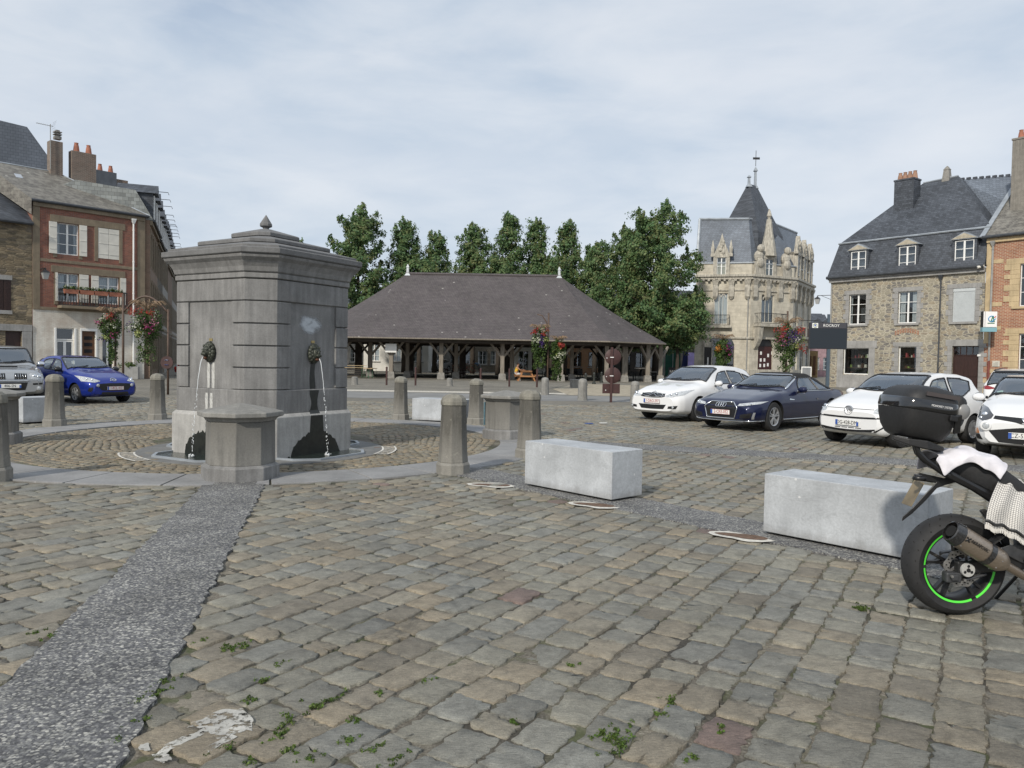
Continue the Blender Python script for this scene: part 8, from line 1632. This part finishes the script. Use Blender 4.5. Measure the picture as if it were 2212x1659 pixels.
# ------------------------------------------------------------------ hanging flowers
FLW = {'red': [(.34, .035, .025), (.42, .08, .05), (.25, .03, .03)], 'pink': [(.42, .08, .20), (.48, .20, .30), (.07, .12, .03)], 'white': [(.62, .62, .55), (.52, .54, .40), (.08, .13, .03)], 'purple': [(.07, .035, .17), (.11, .05, .22), (.05, .09, .02)], 'yellow': [(.45, .46, .18), (.36, .42, .14), (.09, .14, .04)], 'magenta': [(.26, .025, .13), (.34, .05, .17), (.05, .09, .02)], 'orange': [(.50, .20, .04), (.55, .26, .06)]}
GRN = [(.045, .085, .02), (.07, .12, .03), (.10, .15, .045), (.035, .065, .02)]
def flowers(parent, name, ctr, rad, n, colr, rs, leaf, spots=6):
    c = []; 
    for _ in range(spots): d = rs.normal(0, 1, 3); d /= np.linalg.norm(d); d[1] = -abs(d[1]) if rs.rand() < .75 else d[1]; c.append(np.array(ctr) + d * np.array(rad) * .95)
    leaf_cloud(name, np.array(c), np.tile(np.array(rad) * .28, (spots, 1)), n, leaf, FLW[colr], parent, rs, 0, .95)
def basket(parent, c, rx, rz_, seed, cols, leaf, trail=0.0, flw=None, plume=True):
    """c: centre; cols: list of (colour, height -1..1, side -1..1)"""
    rs = np.random.RandomState(seed); k = 90; d = rs.normal(0, 1, (k, 3)); d /= np.linalg.norm(d, axis=1)[:, None]; cc = np.array(c) + d * np.array([rx, rx * .9, rz_]) * (rs.rand(k, 1) ** .4) * .88; sz = np.tile(np.array([rx, rx, rz_]) * .26, (k, 1))
    if trail: q = rs.rand(26, 3); cc = np.concatenate([cc, np.array(c) + np.stack([(q[:, 0] - .5) * rx * 1.1, (q[:, 1] - .5) * rx, -rz_ * .7 - q[:, 2] * trail], 1)]); sz = np.concatenate([sz, np.tile(np.array([rx * .18, rx * .18, .2]), (26, 1))])
    leaf_cloud('foliage', cc, sz, 30, leaf, GRN, parent, rs, .2)
    for colr, h, s_ in cols:
        n = 5; p = []
        for _ in range(n): p.append(np.array(c) + np.array([rx * (s_ * .75 + rs.normal(0, .16)), -rx * (.82 - .25 * abs(s_)) + rs.normal(0, .08), rz_ * (h * .85 + rs.normal(0, .10))]))
        leaf_cloud('%s_flowers' % colr, np.array(p), np.full((n, 3), rx * .26), 15 if colr != 'white' else 10, leaf * .72, FLW[colr], parent, rs, 0, .95)
    if plume:
        m = MB()
        for i in range(90):
            a = rs.rand() * 2 * PI; L_ = rx * rs.uniform(.45, 1.05); b = Vector(c) + Vector((0, 0, rz_ * .75)); dx = Vector((math.cos(a), math.sin(a), 0)); m.tube([b, b + dx * L_ * .45 + Vector((0, 0, L_ * .55)), b + dx * L_ * .85 + Vector((0, 0, L_ * .62)), b + dx * L_ * 1.1 + Vector((0, 0, L_ * .42))], [.004, .006, .014, .006], 4)
        m.build('grass_plumes', mat('buff_grass_plumes', (.24, .17, .11), .95, .25, 6, .2), parent)
def ftower(label, px, yw, posts, seed): b = at(px, 800, yw); return thing('flower_column', label, 'flower display', (b.x, b.y, 0), 0, 'hanging flower displays on the square'), b.x
POSTB = mat('brown_steel_post', (.085, .055, .04), .6, .15, 6, .1)
def zpx(py, yw, px): return at(px, py, yw).z
t, x0 = ftower('arched flower display beside the side street with plumed grasses, left of the fountain', 319, 29.6, 2, 1); s_ = 29.6 / F
xa, xb = at(266, 800, 29.6).x - x0, at(363, 800, 29.6).x - x0; m = MB(); m.tube([(xa, 0, 0), (xa, 0, zpx(636, 29.6, 266))], .045, 8); m.build('post', POSTB, t, smooth=True); m = MB(); m.tube([(xb, 0, 0), (xb, 0, zpx(668, 29.6, 363))], .045, 8); m.build('post', POSTB, t, smooth=True); m = MB(); m.tube([(xa + (xb - xa) * u, 0, zpx(675, 29.6, 300) + .62 * math.sin(PI * u)) for u in np.linspace(0, 1, 13)], .04, 8); m.build('arch', POSTB, t, smooth=True)
basket(t, (0, 0, zpx(700, 29.6, 319)), .64, .68, 51, [('red', .75, -.75), ('red', .8, .55), ('white', .75, .85), ('white', -.2, -.55), ('yellow', -.55, -.25), ('pink', .1, .1), ('magenta', -.45, .55), ('pink', .2, .75), ('purple', -.3, -1), ('white', .15, -.3)], .075, 1.0)
m = MB(); z = zpx(783, 29.6, 363); m.lathe([(.001, -.02), (.24, -.02), (.245, 0), (.001, 0)], 24, (xb, -.06, z), axis='y'); sg_ = thing('round_sign', 'dark round road sign seen from behind on the right post of the flower arch', 'sign', (x0 + xb, 29.55, z)); m = MB(); m.lathe([(.001, -.025), (.24, -.025), (.245, .0), (.001, 0)], 28, (0, -.05, 0), axis='y'); m.build('disc', RUST, sg_, smooth=True, angle=40); m = MB(); m.box(-.07, .07, -.10, -.077, -.10, -.07); m.build('clamp', CHROME, sg_); m = MB(); m.box(-.07, .07, -.10, -.077, .08, .11); m.build('clamp', CHROME, sg_)
t, x0 = ftower('smaller flower column in front of the balcony house, beside the arched display', 240, 31.0, 1, 2); m = MB(); m.tube([(.12, .1, 0), (.12, .1, zpx(672, 31, 245))], .045, 8); m.build('post', POSTB, t, smooth=True)
basket(t, (0, 0, zpx(706, 31, 240)), .50, .62, 52, [('red', .8, .2), ('white', .75, -.2), ('pink', .2, -.9), ('white', -.15, -.1), ('white', .1, .3), ('pink', .35, .6), ('magenta', -.55, .7), ('purple', -.9, -.6), ('yellow', -.85, 0)], .075, .9)
t, x0 = ftower('twin flower column with white blooms before the middle of the hall roof', 1183, 42.0, 1, 3); m = MB(); m.tube([(0, 0, 0), (0, 0, zpx(676, 42, 1183))], .05, 8); m.build('post', POSTB, t, smooth=True); m = MB(); m.tube([(-.62, 0, zpx(679, 42, 1170)), (-.35, 0, zpx(682, 42, 1170)), (-.12, 0, zpx(695, 42, 1170)), (0, 0, zpx(712, 42, 1183))], .035, 6); m.build('bracket', POSTB, t, smooth=True)
basket(t, (-.45, -.05, zpx(740, 42, 1165)), .56, .85, 53, [('red', .8, -.6), ('red', .75, .6), ('white', .9, .4), ('white', .1, -.8), ('white', .35, -.3), ('purple', -.1, .35), ('purple', .2, .1), ('yellow', .1, .7)], .10, .8); basket(t, (.55, 0, zpx(760, 42, 1204)), .50, .75, 54, [('red', .55, .3), ('red', .5, .6), ('white', -.1, .4), ('white', -.35, .1), ('white', -.5, -.1), ('yellow', .1, -.3)], .10, .9)
t, x0 = ftower('big flower column with red, purple and yellow blooms before the corner mansion', 1698, 41.0, 1, 4); m = MB(); m.tube([(0, 0, 0), (0, 0, zpx(672, 41, 1698))], .05, 8); m.build('post', POSTB, t, smooth=True)
basket(t, (0, 0, zpx(737, 41, 1698)), .82, 1.0, 55, [('red', .7, -.75), ('red', .75, .7), ('red', .5, -.6), ('purple', .35, .1), ('purple', .1, .3), ('purple', -.05, -.3), ('yellow', .1, .8), ('yellow', -.3, .45), ('pink', .3, -.85), ('pink', .1, -.7), ('red', -.5, .8), ('white', .1, .5), ('purple', .5, .4)], .10, .9)
t, x0 = ftower('small orange and purple flower column before the mansion side door', 1560, 58.0, 1, 5); m = MB(); m.tube([(0, 0, 0), (0, 0, zpx(725, 58, 1560))], .05, 8); m.build('post', POSTB, t, smooth=True)
basket(t, (0, 0, zpx(757, 58, 1560)), .80, .95, 56, [('orange', .3, -.8), ('purple', .4, .6), ('magenta', .25, .2), ('magenta', -.2, .5), ('purple', .2, .8)], .13, .7)
for i, (t, hw_, n, z) in enumerate(FLOWER_TODO):
    rs = np.random.RandomState(60 + i); c = np.stack([np.linspace(-hw_ * .9, hw_ * .9, 7), rs.normal(0, .03, 7), np.full(7, z + .08)], 1); leaf_cloud('plants', c, np.full((7, 3), .13), 22, .10, GRN, t, rs); leaf_cloud('white_blooms', c + np.array([0, -.04, .08]), np.full((7, 3), .1), 4, .08, FLW['white'], t, rs)
b = at(283, 800, 46); t = thing('planter_box', 'grey wooden planter with low plants beside the corner house', 'planter', (b.x, 46, 0), R(20)); m = MB(); m.box(-.42, .42, -.35, .35, 0, .75); m.build('box', PIPE, t, bevel=.02); rs = np.random.RandomState(70); leaf_cloud('plants', rs.normal(0, .2, (9, 3)) * [1, 1, .2] + [0, 0, .85], np.full((9, 3), .2), 26, .12, GRN + [(.3, .2, .05)], t, rs)

# ------------------------------------------------------------------ signs and street furniture
g = G(1319.5, 869); t = thing('road_sign', 'brown double road sign seen from behind, two discs over a small plate', 'road sign', g, R(4)); k = g.y / F; zz = lambda py: HC + (at(1320, py, g.y).z - HC)
m = MB(); m.box(-.045, .045, -.03, .03, 0, zz(750)); m.build('post', RUST, t)
for y in (771, 811): 
    m = MB(); m.lathe([(.001, .034), (.30, .034), (.315, .045), (.315, .07), (.001, .07)], 32, (.06, 0, zz(y)), axis='y'); d = m.build('disc', RUST, t, smooth=True, angle=40); m = MB(); m.box(-.20, -.17, .02, .03, zz(y) - .06, zz(y) - .03); m.box(-.07, .07, -.035, -.03, zz(y) - .03, zz(y)); m.build('sticker', WHITE, d)
m = MB(); m.box(-.33, .35, .034, .07, zz(850), zz(829)); m.build('lower_plate', RUST, t, bevel=.012); m = MB(); m.box(-.22, -.19, .02, .034, zz(844), zz(842)); m.build('sticker', WHITE, t)
yw = 31.5; b = at(1788, 800, yw); t = thing('information_screen', 'dark electronic display on a post, headed with a crest and town name', 'display sign', (b.x, yw, 0), R(-5)); x0, x1 = at(1748.5, 725, yw).x - b.x, at(1828, 725, yw).x - b.x; z0, z1 = at(1788, 754, yw).z, at(1788, 697, yw).z
SCR = mat('dark_screen', (.016, .022, .030), .35, .05, 30, 0); m = MB(); m.box(x0, x1, -.06, .06, z0, z1); cs_ = m.build('case', mat('charcoal_case', (.028, .028, .034), .5, .05, 4, 0), t, bevel=.01, segs=1); m = MB(); m.box(x0 + .03, x1 - .03, -.068, -.06, z0 + .03, z0 + (z1 - z0) * .775); m.build('screen', SCR, t); m = MB(); m.box(x0 + .04, x1 - .05, -.068, -.06, z0 + (z1 - z0) * .79, z1 - .02); m.build('header', mat('header_grey', (.05, .05, .06), .5, 0, 1, 0), t)
text_mesh('town_name', 'ROCROY', .155, WHITE, t, Matrix.Translation((x0 + (x1 - x0) * .57, -.072, z0 + (z1 - z0) * .885)) @ Matrix.Rotation(PI / 2, 4, 'X'), .003)
m = MB(); cxx, czz = x0 + .22, z0 + (z1 - z0) * .885; m.box(cxx - .115, cxx + .115, -.074, -.068, czz - .10, czz + .10); cr_ = m.build('crest_panel', WHITE, t); m = MB(); m.tube([(cxx + .075 * math.cos(a), -.076, czz + .075 * math.sin(a)) for a in [2 * PI * i / 20 for i in range(21)]], .013, 5); m.build('wreath', mat('wreath_green', (.25, .30, .17), .6, 0, 1, 0), cr_); m = MB(); m.add([(cxx + a, -.078, czz + b_) for a, b_ in ((-.036, .04), (.036, .04), (.036, -.015), (0, -.045), (-.036, -.015))], [(0, 1, 2, 3, 4)]); m.build('shield', PBLUE, cr_); m = MB(); m.lathe([(.001, -.081), (.012, -.079)], 8, (cxx, 0, czz + .005), axis='y'); m.build('shield_charge', mat('shield_lilac', (.5, .45, .7), .6, 0, 1, 0), cr_)
m = MB(); m.box(-.06, .06, -.05, .05, 0, z0); m.box(-.05, .05, .062, .12, z0, z1 + .35); m.build('post', mat('blue_grey_post', (.06, .085, .11), .5, .05, 4, 0), t); m = MB(); m.box(x0 - .35, x0 + .35, -.02, .02, z1 + .07, z1 + .1); m.build('antenna_arm', BLACK, t)
b = at(1742, 800, 48); t = thing('menu_board', 'white framed board standing behind the convertible', 'board', (b.x, 48, 0), R(-10)); zt = at(1742, 792, 48).z; m = MB(); m.box(-.30, .30, -.02, .02, .2, zt); m.build('frame', WHITE, t); m = MB(); m.box(-.25, .25, -.03, -.02, .3, zt - .06); m.build('panel', mat('grey_board', (.2, .21, .22), .6, .1, 5, 0), t)
b = at(1480, 800, 77); t = thing('folded_parasol', 'folded dark blue parasol beside the purple banner under the big tree', 'parasol', (b.x, 77, 0)); m = MB(); m.tube([(0, 0, 0), (0, 0, 3.0)], .03, 6); m.build('pole', PIPE, t); m = MB(); m.lathe([(.34, .75), (.38, 1.1), (.30, 1.7), (.2, 2.6), (.03, 2.95)], 10, rot=.3); m.build('canopy', mat('navy_canvas', (.012, .02, .09), .9, .15, 5, .2), t)
b = at(1492, 800, 76); t = thing('banner', 'pale purple vertical banner beside the blue parasol', 'banner', (b.x, 76, 0), R(-8)); m = MB(); m.box(-.30, .30, -.015, .015, .35, 2.55); m.build('cloth', mat('lilac_banner', (.42, .35, .68), .8, .18, 1.5, 0), t); m = MB(); m.tube([(-.3, .03, 0), (-.3, .03, 2.6)], .02, 6); m.build('pole', PIPE, t)
b = at(1453, 800, 70); t = thing('chalk_board', 'dark chalkboard reading BAR on the pavement below the big tree', 'board', (b.x, 70, 0), R(-6)); m = MB(); m.loft([[(-.35, y0, z), (.35, y0, z), (.35, y0 + .04, z), (-.35, y0 + .04, z)] for y0, z in ((0, 0), (.15, 1.1))]); m.build('panel', BLACK, t); text_mesh('chalk_word', 'BAR', .30, WHITE, t, Matrix.Translation((0, .06, .72)) @ Matrix.Rotation(R(82), 4, 'X'), .004)
# picnic tables
PINE = mat('orange_pine', (.36, .17, .07), .65, .15, 5, .15, stretch=(8, 1, 8))
def picnic(label, loc, rz, wood, grp='picnic tables under the hall'):
    t = thing('picnic_table', label, 'picnic table', loc, rz, grp); m = MB(); [m.box(-.38 + i * .155, -.38 + i * .155 + .145, -.9, .9, .71, .75) for i in range(5)]; m.build('tabletop', wood, t)
    for s in (-1, 1): m = MB(); [m.box(s * .72 - .14 + i * .145, s * .72 - .14 + i * .145 + .135, -.9, .9, .41, .45) for i in range(2)]; m.build('bench', wood, t)
    for y in (-.65, .65):
        for s in (-1, 1): m = MB(); m.bar((s * .30, y, .70), (s * .62, y, 0), .10, .045, up=(0, 1, 0)); m.build('leg', wood, t)
        m = MB(); m.box(-.84, .84, y - .07, y - .025, .30, .40); m.box(-.36, .36, y - .07, y - .025, .61, .70); m.build('crossbeam', wood, t)
    return t
q = at(1137, 800, 56.4); pt = picnic('orange wooden picnic table with the man in yellow', (q.x, 57.0, 0), R(3), PINE)
q = at(981, 800, 62); picnic('dark picnic table in shade behind the third hall post', (q.x, 62, 0), R(80), DARKWOOD)
# people
SKIN = mat('tanned_skin', (.36, .19, .12), .6, .05, 6, .03); HAIR = mat('dark_hair', (.025, .016, .011), .8, .1, 20, .3)
def person(label, loc, rz, J, top_m, leg_m, shoe_m=WHITE, sleeves=False, hair=True, grp=None, skin=SKIN):
    """J: joints of the pose; one continuous skinned body, clothing and hair as children"""
    t = thing('person', label, 'person', loc, rz, grp)
    def skinned(name, chain, mt, sub=1):
        pts = []; rad = []; edges = []
        for ch in chain:
            prev = None
            for p, r in ch:
                p = tuple(p); 
                if p in pts: i = pts.index(p)
                else: pts.append(p); rad.append(r); i = len(pts) - 1
                if prev is not None: edges.append((prev, i))
                prev = i
        me = bpy.data.meshes.new(name); me.from_pydata(pts, edges, []); o = bpy.data.objects.new(name, me); COL.objects.link(o); md = o.modifiers.new('skin', 'SKIN'); md.use_smooth_shade = True
        for i, v in enumerate(me.skin_vertices[0].data): v.radius = (rad[i], rad[i]); v.use_root = (i == 0)
        md = o.modifiers.new('sub', 'SUBSURF'); md.levels = md.render_levels = sub
        dg = bpy.context.evaluated_depsgraph_get(); m2 = bpy.data.meshes.new_from_object(o.evaluated_get(dg)); bpy.data.objects.remove(o); m2.materials.clear(); m2.materials.append(mt); o2 = bpy.data.objects.new(name, m2); COL.objects.link(o2); o2.parent = t; return o2
    V = Vector; pel, che, nek, hed = V(J['pelvis']), V(J['chest']), V(J['neck']), V(J['head'])
    ch = [[(pel, .13), (pel.lerp(che, .5), .12), (che, .135), (nek, .055), (hed - V((0, 0, .03)), .075), (hed, .088), (hed + V((0, 0, .07)), .07)]]
    for s in 'lr':
        sh, el, wr_, hip, kn, an, to = (V(J[k + s]) for k in ('sh', 'el', 'wr', 'hip', 'kn', 'an', 'to')); hd = wr_ + (wr_ - el).normalized() * .10
        ch.append([(che, .135), (sh, .058), (el, .04), (wr_, .028), (hd, .034)]); ch.append([(pel, .13), (hip, .095), (kn, .06), (an, .04), (to, .038)])
        fd = (hd - wr_).normalized(); sd = V((fd.y, -fd.x, 0)).normalized() if abs(fd.z) < .9 else V((1, 0, 0))
        for k in range(5): b_ = hd + sd * (.018 * (k - 2)); ch.append([(hd, .034), (b_ + fd * (.03 if k else -.01) + (sd * -.02 if k == 0 else V((0, 0, 0))), .009), (b_ + fd * (.075 - .006 * abs(k - 2) - (.04 if k == 0 else 0)) + V((0, 0, -.015)), .008)])
    body = skinned('body', ch, skin)
    for s, pre in ((-1, 'l'), (1, 'r')): pass
    tc = [[(pel.lerp(che, .1), .145), (pel.lerp(che, .5), .135), (che, .150), (che.lerp(nek, .45), .105)]]
    for s in 'lr': sh, el = V(J['sh' + s]), V(J['el' + s]); tc.append([(che, .150), (sh, .072)] + ([(sh.lerp(el, .55), .062)] if sleeves else []))
    skinned('shirt', tc, top_m)
    sc_ = [[(pel.lerp(che, .12), .142), (pel, .145)]]
    for s in 'lr': hip, kn = V(J['hip' + s]), V(J['kn' + s]); sc_.append([(pel, .145), (hip, .112), (hip.lerp(kn, .85), .088)])
    skinned('shorts', sc_, leg_m)
    for s in 'lr': an, to = V(J['an' + s]), V(J['to' + s]); skinned('shoe', [[(an + V((0, 0, -.02)), .05), (an.lerp(to, .5), .048), (to, .042)]], shoe_m)
    f = (V(J['face']) if 'face' in J else V((1, 0, 0))).normalized(); sd = f.cross(V((0, 0, 1))).normalized(); hm = MB(); blob(hm, hed - f * .018 + V((0, 0, .045)), (.098, .095, .085), 14, 8); hm.build('hair', HAIR, t, smooth=True)
    fm_ = MB(); blob(fm_, hed + f * .092 + V((0, 0, -.005)), (.014, .014, .022), 8, 6); [blob(fm_, hed + sd * .085 * s + V((0, 0, -.005)), (.014, .014, .026), 8, 6) for s in (-1, 1)]; fm_.build('nose_and_ears', skin, body, smooth=True); em = MB(); [blob(em, hed + f * .082 + sd * .032 * s + V((0, 0, .018)), (.010, .010, .007), 8, 5) for s in (-1, 1)]; blob(em, hed + f * .080 + V((0, 0, -.048)), (.012, .020, .005), 8, 5); em.build('eyes_and_mouth', HAIR, body, smooth=True)
    return t
sit = dict(pelvis=(0, 0, .53), chest=(.10, 0, .92), neck=(.14, 0, 1.08), head=(.18, 0, 1.22), shl=(.10, .17, .99), ell=(.30, .22, .80), wrl=(.52, .12, .80), shr=(.10, -.17, .99), elr=(.32, -.22, .80), wrr=(.54, -.12, .81), hipl=(.08, .09, .52), knl=(.44, .13, .50), anl=(.30, .13, .09), tol=(.42, .14, .04), hipr=(.08, -.09, .52), knr=(.44, -.13, .50), anr=(.24, -.13, .09), tor=(.36, -.14, .04))
loc_ = pt.matrix_basis @ Vector((-.80, -.45, 0)); person('man in a yellow vest and pale shorts seated at the orange picnic table', loc_, R(3), sit, mat('yellow_vest', (.70, .42, .03), .8, .05, 6, .05), mat('pale_shorts', (.45, .44, .43), .8, .15, 14, .05), WHITE)
q = at(981, 800, 62); person('person in dark clothes seated at the shaded picnic table under the hall', (q.x + .1, 61.3, 0), R(80), sit, PBLK, PBLK, PBLK)
bend = dict(pelvis=(0, 0, .90), chest=(-.34, 0, 1.14), neck=(-.46, 0, 1.22), head=(-.56, 0, 1.30), shl=(-.36, .17, 1.16), ell=(-.60, .2, 1.02), wrl=(-.80, .16, 1.0), shr=(-.36, -.17, 1.16), elr=(-.62, -.2, 1.02), wrr=(-.82, -.16, 1.0), hipl=(0, .09, .86), knl=(-.03, .11, .48), anl=(.04, .11, .09), tol=(-.09, .11, .04), hipr=(0, -.09, .86), knr=(.02, -.11, .48), anr=(.10, -.11, .09), tor=(-.03, -.11, .04), face=(-1, 0, 0))
q = at(1036, 800, 72); person('person in light blue shirt leaning over a red bicycle behind the hall', (q.x, 72, 0), 0, bend, mat('light_blue_shirt', (.32, .47, .68), .8, .05, 5, .05), mat('pale_trousers', (.50, .52, .52), .8, .05, 5, .05), SKIN, True)
stand = dict(pelvis=(0, 0, .93), chest=(.0, 0, 1.30), neck=(0, 0, 1.47), head=(.02, 0, 1.60), shl=(0, .18, 1.38), ell=(.08, .22, 1.10), wrl=(.28, .15, 1.08), shr=(0, -.18, 1.38), elr=(.05, -.22, 1.10), wrr=(.22, -.18, 1.0), hipl=(0, .09, .90), knl=(.02, .1, .48), anl=(-.02, .1, .09), tol=(.11, .1, .04), hipr=(0, -.09, .90), knr=(.05, -.1, .48), anr=(.06, -.1, .09), tor=(.19, -.1, .04))
q = at(1003, 800, 72.5); person('person in dark top and red shorts standing left of the cyclist', (q.x, 72.5, 0), 0, stand, PBLK, mat('red_shorts', (.35, .03, .03), .8, .05, 5, .05), PBLK, True)
q = at(1030, 800, 71.6); t = thing('bicycle', 'red bicycle held by the person in light blue', 'bicycle', (q.x - .55, 71.6, 0), R(8))
for x in (-.52, .52): w = thing_part('wheel', t, (x, 0, .34)); m = MB(); m.tube([(.33 * math.cos(a), 0, .33 * math.sin(a)) for a in [2 * PI * i / 28 for i in range(29)]], .02, 6, cap=False); m.build('tyre', RUBBER, w, smooth=True); m = MB(); [m.bar((0, 0, 0), (.32 * math.cos(a), 0, .32 * math.sin(a)), .005) for a in [2 * PI * i / 14 for i in range(14)]]; m.build('spokes', STEEL, w)
REDB = mat('red_bike_frame', (.4, .02, .02), .35, 0, 1, 0); m = MB(); [m.tube(p, .02, 6) for p in ([(-.05, 0, .30), (.15, 0, .82)], [(-.05, 0, .30), (-.40, 0, .78)], [(-.38, 0, .80), (.13, 0, .78)], [(-.52, 0, .34), (-.38, 0, .88)], [(.52, 0, .34), (.13, 0, .74)], [(.52, 0, .34), (-.05, 0, .30)])]; m.build('frame', REDB, t); m = MB(); m.tube([(-.44, -.26, .98), (-.38, 0, .95), (-.44, .26, .98)], .014, 6); m.build('handlebar', BLACK, t); m = MB(); m.box(.06, .30, -.06, .06, .86, .91); m.build('saddle', BLACK, t, bevel=.02)
# café chairs, tables, benches
ch0 = thing('cafe_chair', 'dark cafe chair left of the double post on the hall terrace', 'chair', at(1212, 800, 62).to_2d().to_3d(), R(20), 'dark chairs on the hall terrace'); CH = mat('dark_wicker', (.014, .016, .018), .7, .2, 20, .2); m = MB(); m.box(-.25, .25, -.25, .25, .40, .46); m.build('seat', CH, ch0); m = MB(); m.loft([[(-.25, y, z), (.25, y, z), (.25, y + .04, z), (-.25, y + .04, z)] for y, z in ((.22, .46), (.30, .92))]); m.build('backrest', CH, ch0)
for sx in (-1, 1):
    m = MB(); m.bar((sx * .26, -.22, .64), (sx * .26, .24, .66), .04, .03); m.build('armrest', CH, ch0)
    for sy in (-1, 1): m = MB(); m.bar((sx * .22, sy * .22, .64 if sy < 0 else .42), (sx * .25, sy * .25, 0), .035); m.build('leg', CH, ch0)
ch0.location.y = 62; ch0.location.z = 0
for px, yw, rz, lab in ((1226, 61.5, 200, 'dark cafe chair turned away, right of the flower column'), (1257, 61, 30, 'dark cafe chair in front of the grey car'), (1247, 63, 170, 'dark cafe chair half hidden by its neighbour near the grey car'), (1361, 61.5, 80, 'dark high cafe chair right of the thick hall corner post'), (1377, 63, -80, 'pale-lit cafe chair by the dark bar front'), (1406, 65, 60, 'dark cafe chair at the right-most hall table'), (1413, 66, 250, 'dark cafe chair nearest the green shopfront'), (1188, 63, 10, 'dark cafe chair behind the flower column'), (1166, 64, 90, 'dark cafe chair behind the picnic table')):
    p = at(px, 800, yw); dup(ch0, (p.x, yw, 0), R(rz), lab)
for px, yw, lab in ((1241, 62, 'round dark cafe table among chairs near the grey car'), (1369, 62.5, 'round dark cafe table before the dark bar'), (1410, 64.5, 'pale-topped cafe table near the last hall post')):
    p = at(px, 800, yw); t = thing('cafe_table', lab, 'table', (p.x, yw, 0), 0, 'tables on the hall terrace'); m = MB(); m.lathe([(.36, .71), (.36, .74)], 18); m.build('tabletop', STEEL if px == 1410 else CH, t); m = MB(); m.tube([(0, 0, 0), (0, 0, .71)], .03, 8); m.lathe([(.22, 0), (.2, .03)], 12); m.build('pedestal', CH, t)
PLK = mat('pale_bench_wood', (.42, .32, .19), .7, .15, 5, .1, stretch=(1, 8, 8)); GRL = mat('green_steel', (.03, .10, .05), .5, .1, 5, 0)
p = at(762, 800, 57); 
for i in range(6): t = thing('stacked_bench', ['lowest', 'second', 'third', 'fourth', 'fifth', 'topmost'][i] + ' plank bench in the pile beside the fountain edge', 'bench', (p.x, 57, .05 + i * .15), R(3 * (i % 3)), 'piled plank benches'); m = MB(); m.box(-1.0, 1.0, -.14, .14, .09, .13); m.build('plank', PLK if i > 3 else OAKDK, t); [MB().box(s - .03, s + .03, -.12, .12, 0, .09).build('folded_leg', GRL, t) for s in (-.7, .7)]
for px, lab in ((795, 'pale folding beer bench on green legs, left one of the pair'), (805, 'pale folding beer bench on green legs, right one of the pair')):
    p = at(px, 800, 57.2); t = thing('beer_bench', lab, 'bench', (p.x, 57.2, 0), R(90), 'beer benches under the hall'); m = MB(); m.box(-1.0, 1.0, -.16, .16, .70, .74); m.build('plank', PLK, t)
    for sx in (-.75, .75): m = MB(); [m.tube([(sx, y, 0), (sx, y * .7, .70)], .015, 5) for y in (-.16, .16)]; m.tube([(sx, -.14, .12), (sx, .14, .12)], .012, 5); m.build('leg_frame', GRL, t)
# ------------------------------------------------------------------ weeds in the joints, litter
rs = np.random.RandomState(9); spots = [(690, 1525, 3), (640, 1555, 2.2), (600, 1590, 2), (320, 1505, 3), (285, 1520, 2), (440, 1385, 1.5), (500, 1400, 2.4), (520, 1398, 1.5), (600, 1440, 1.6), (1320, 1602, 3.6), (1340, 1610, 3), (1300, 1585, 2), (1445, 1520, 2.2), (1430, 1545, 1.6), (1865, 1318, 2.4), (1850, 1312, 1.5), (1240, 1440, 1), (745, 1605, 1.8), (670, 1640, 2), (860, 1640, 1.5), (930, 1475, 1), (560, 1470, 1.5), (530, 1520, 1.2), (1560, 1572, 1.2), (300, 1560, 1.5), (250, 1600, 1.4), (760, 1560, 1.6), (800, 1625, 1.4), (820, 1500, 1), (1110, 1560, .8), (355, 1475, 1.8), (480, 1620, 1.4), (110, 1375, 1.5), (90, 1365, 1), (545, 1645, 1.2), (620, 1625, 1.5), (1490, 1640, 1.4)]
C = []; S = []
for px, py, k in spots:
    g = G(px, py)
    for _ in range(int(5 * k)): u = rs.normal(0, .026 * k); v = rs.normal(0, .012); q = g + RDIR * u + QDIR * v if rs.rand() < .7 else g + QDIR * u * .5 + RDIR * v; C.append((q.x, q.y, .006)); S.append((.016, .016, .010))
o = leaf_cloud('weeds', np.array(C), np.array(S), 14, .014, [(.075, .13, .022), (.10, .17, .03), (.13, .18, .05), (.06, .09, .02)], None, rs, -.3, .55); tag(o, 'low green weeds growing in the joints of the setts', 'weeds', kind='stuff')
g = G(1282, 916); t = tag(MB().box(-.22, -.02, -.05, .05, 0, .012).build('litter', PBLUE, None, loc=(g.x, g.y, .012), rz=.2), 'small blue scrap of litter lying on the setts', 'litter'); g = G(1303, 915); tag(MB().box(-.1, .1, -.03, .03, 0, .012).build('litter', WHITE, None, loc=(g.x, g.y, .012), rz=.3), 'small white scrap of litter beside the blue one', 'litter')
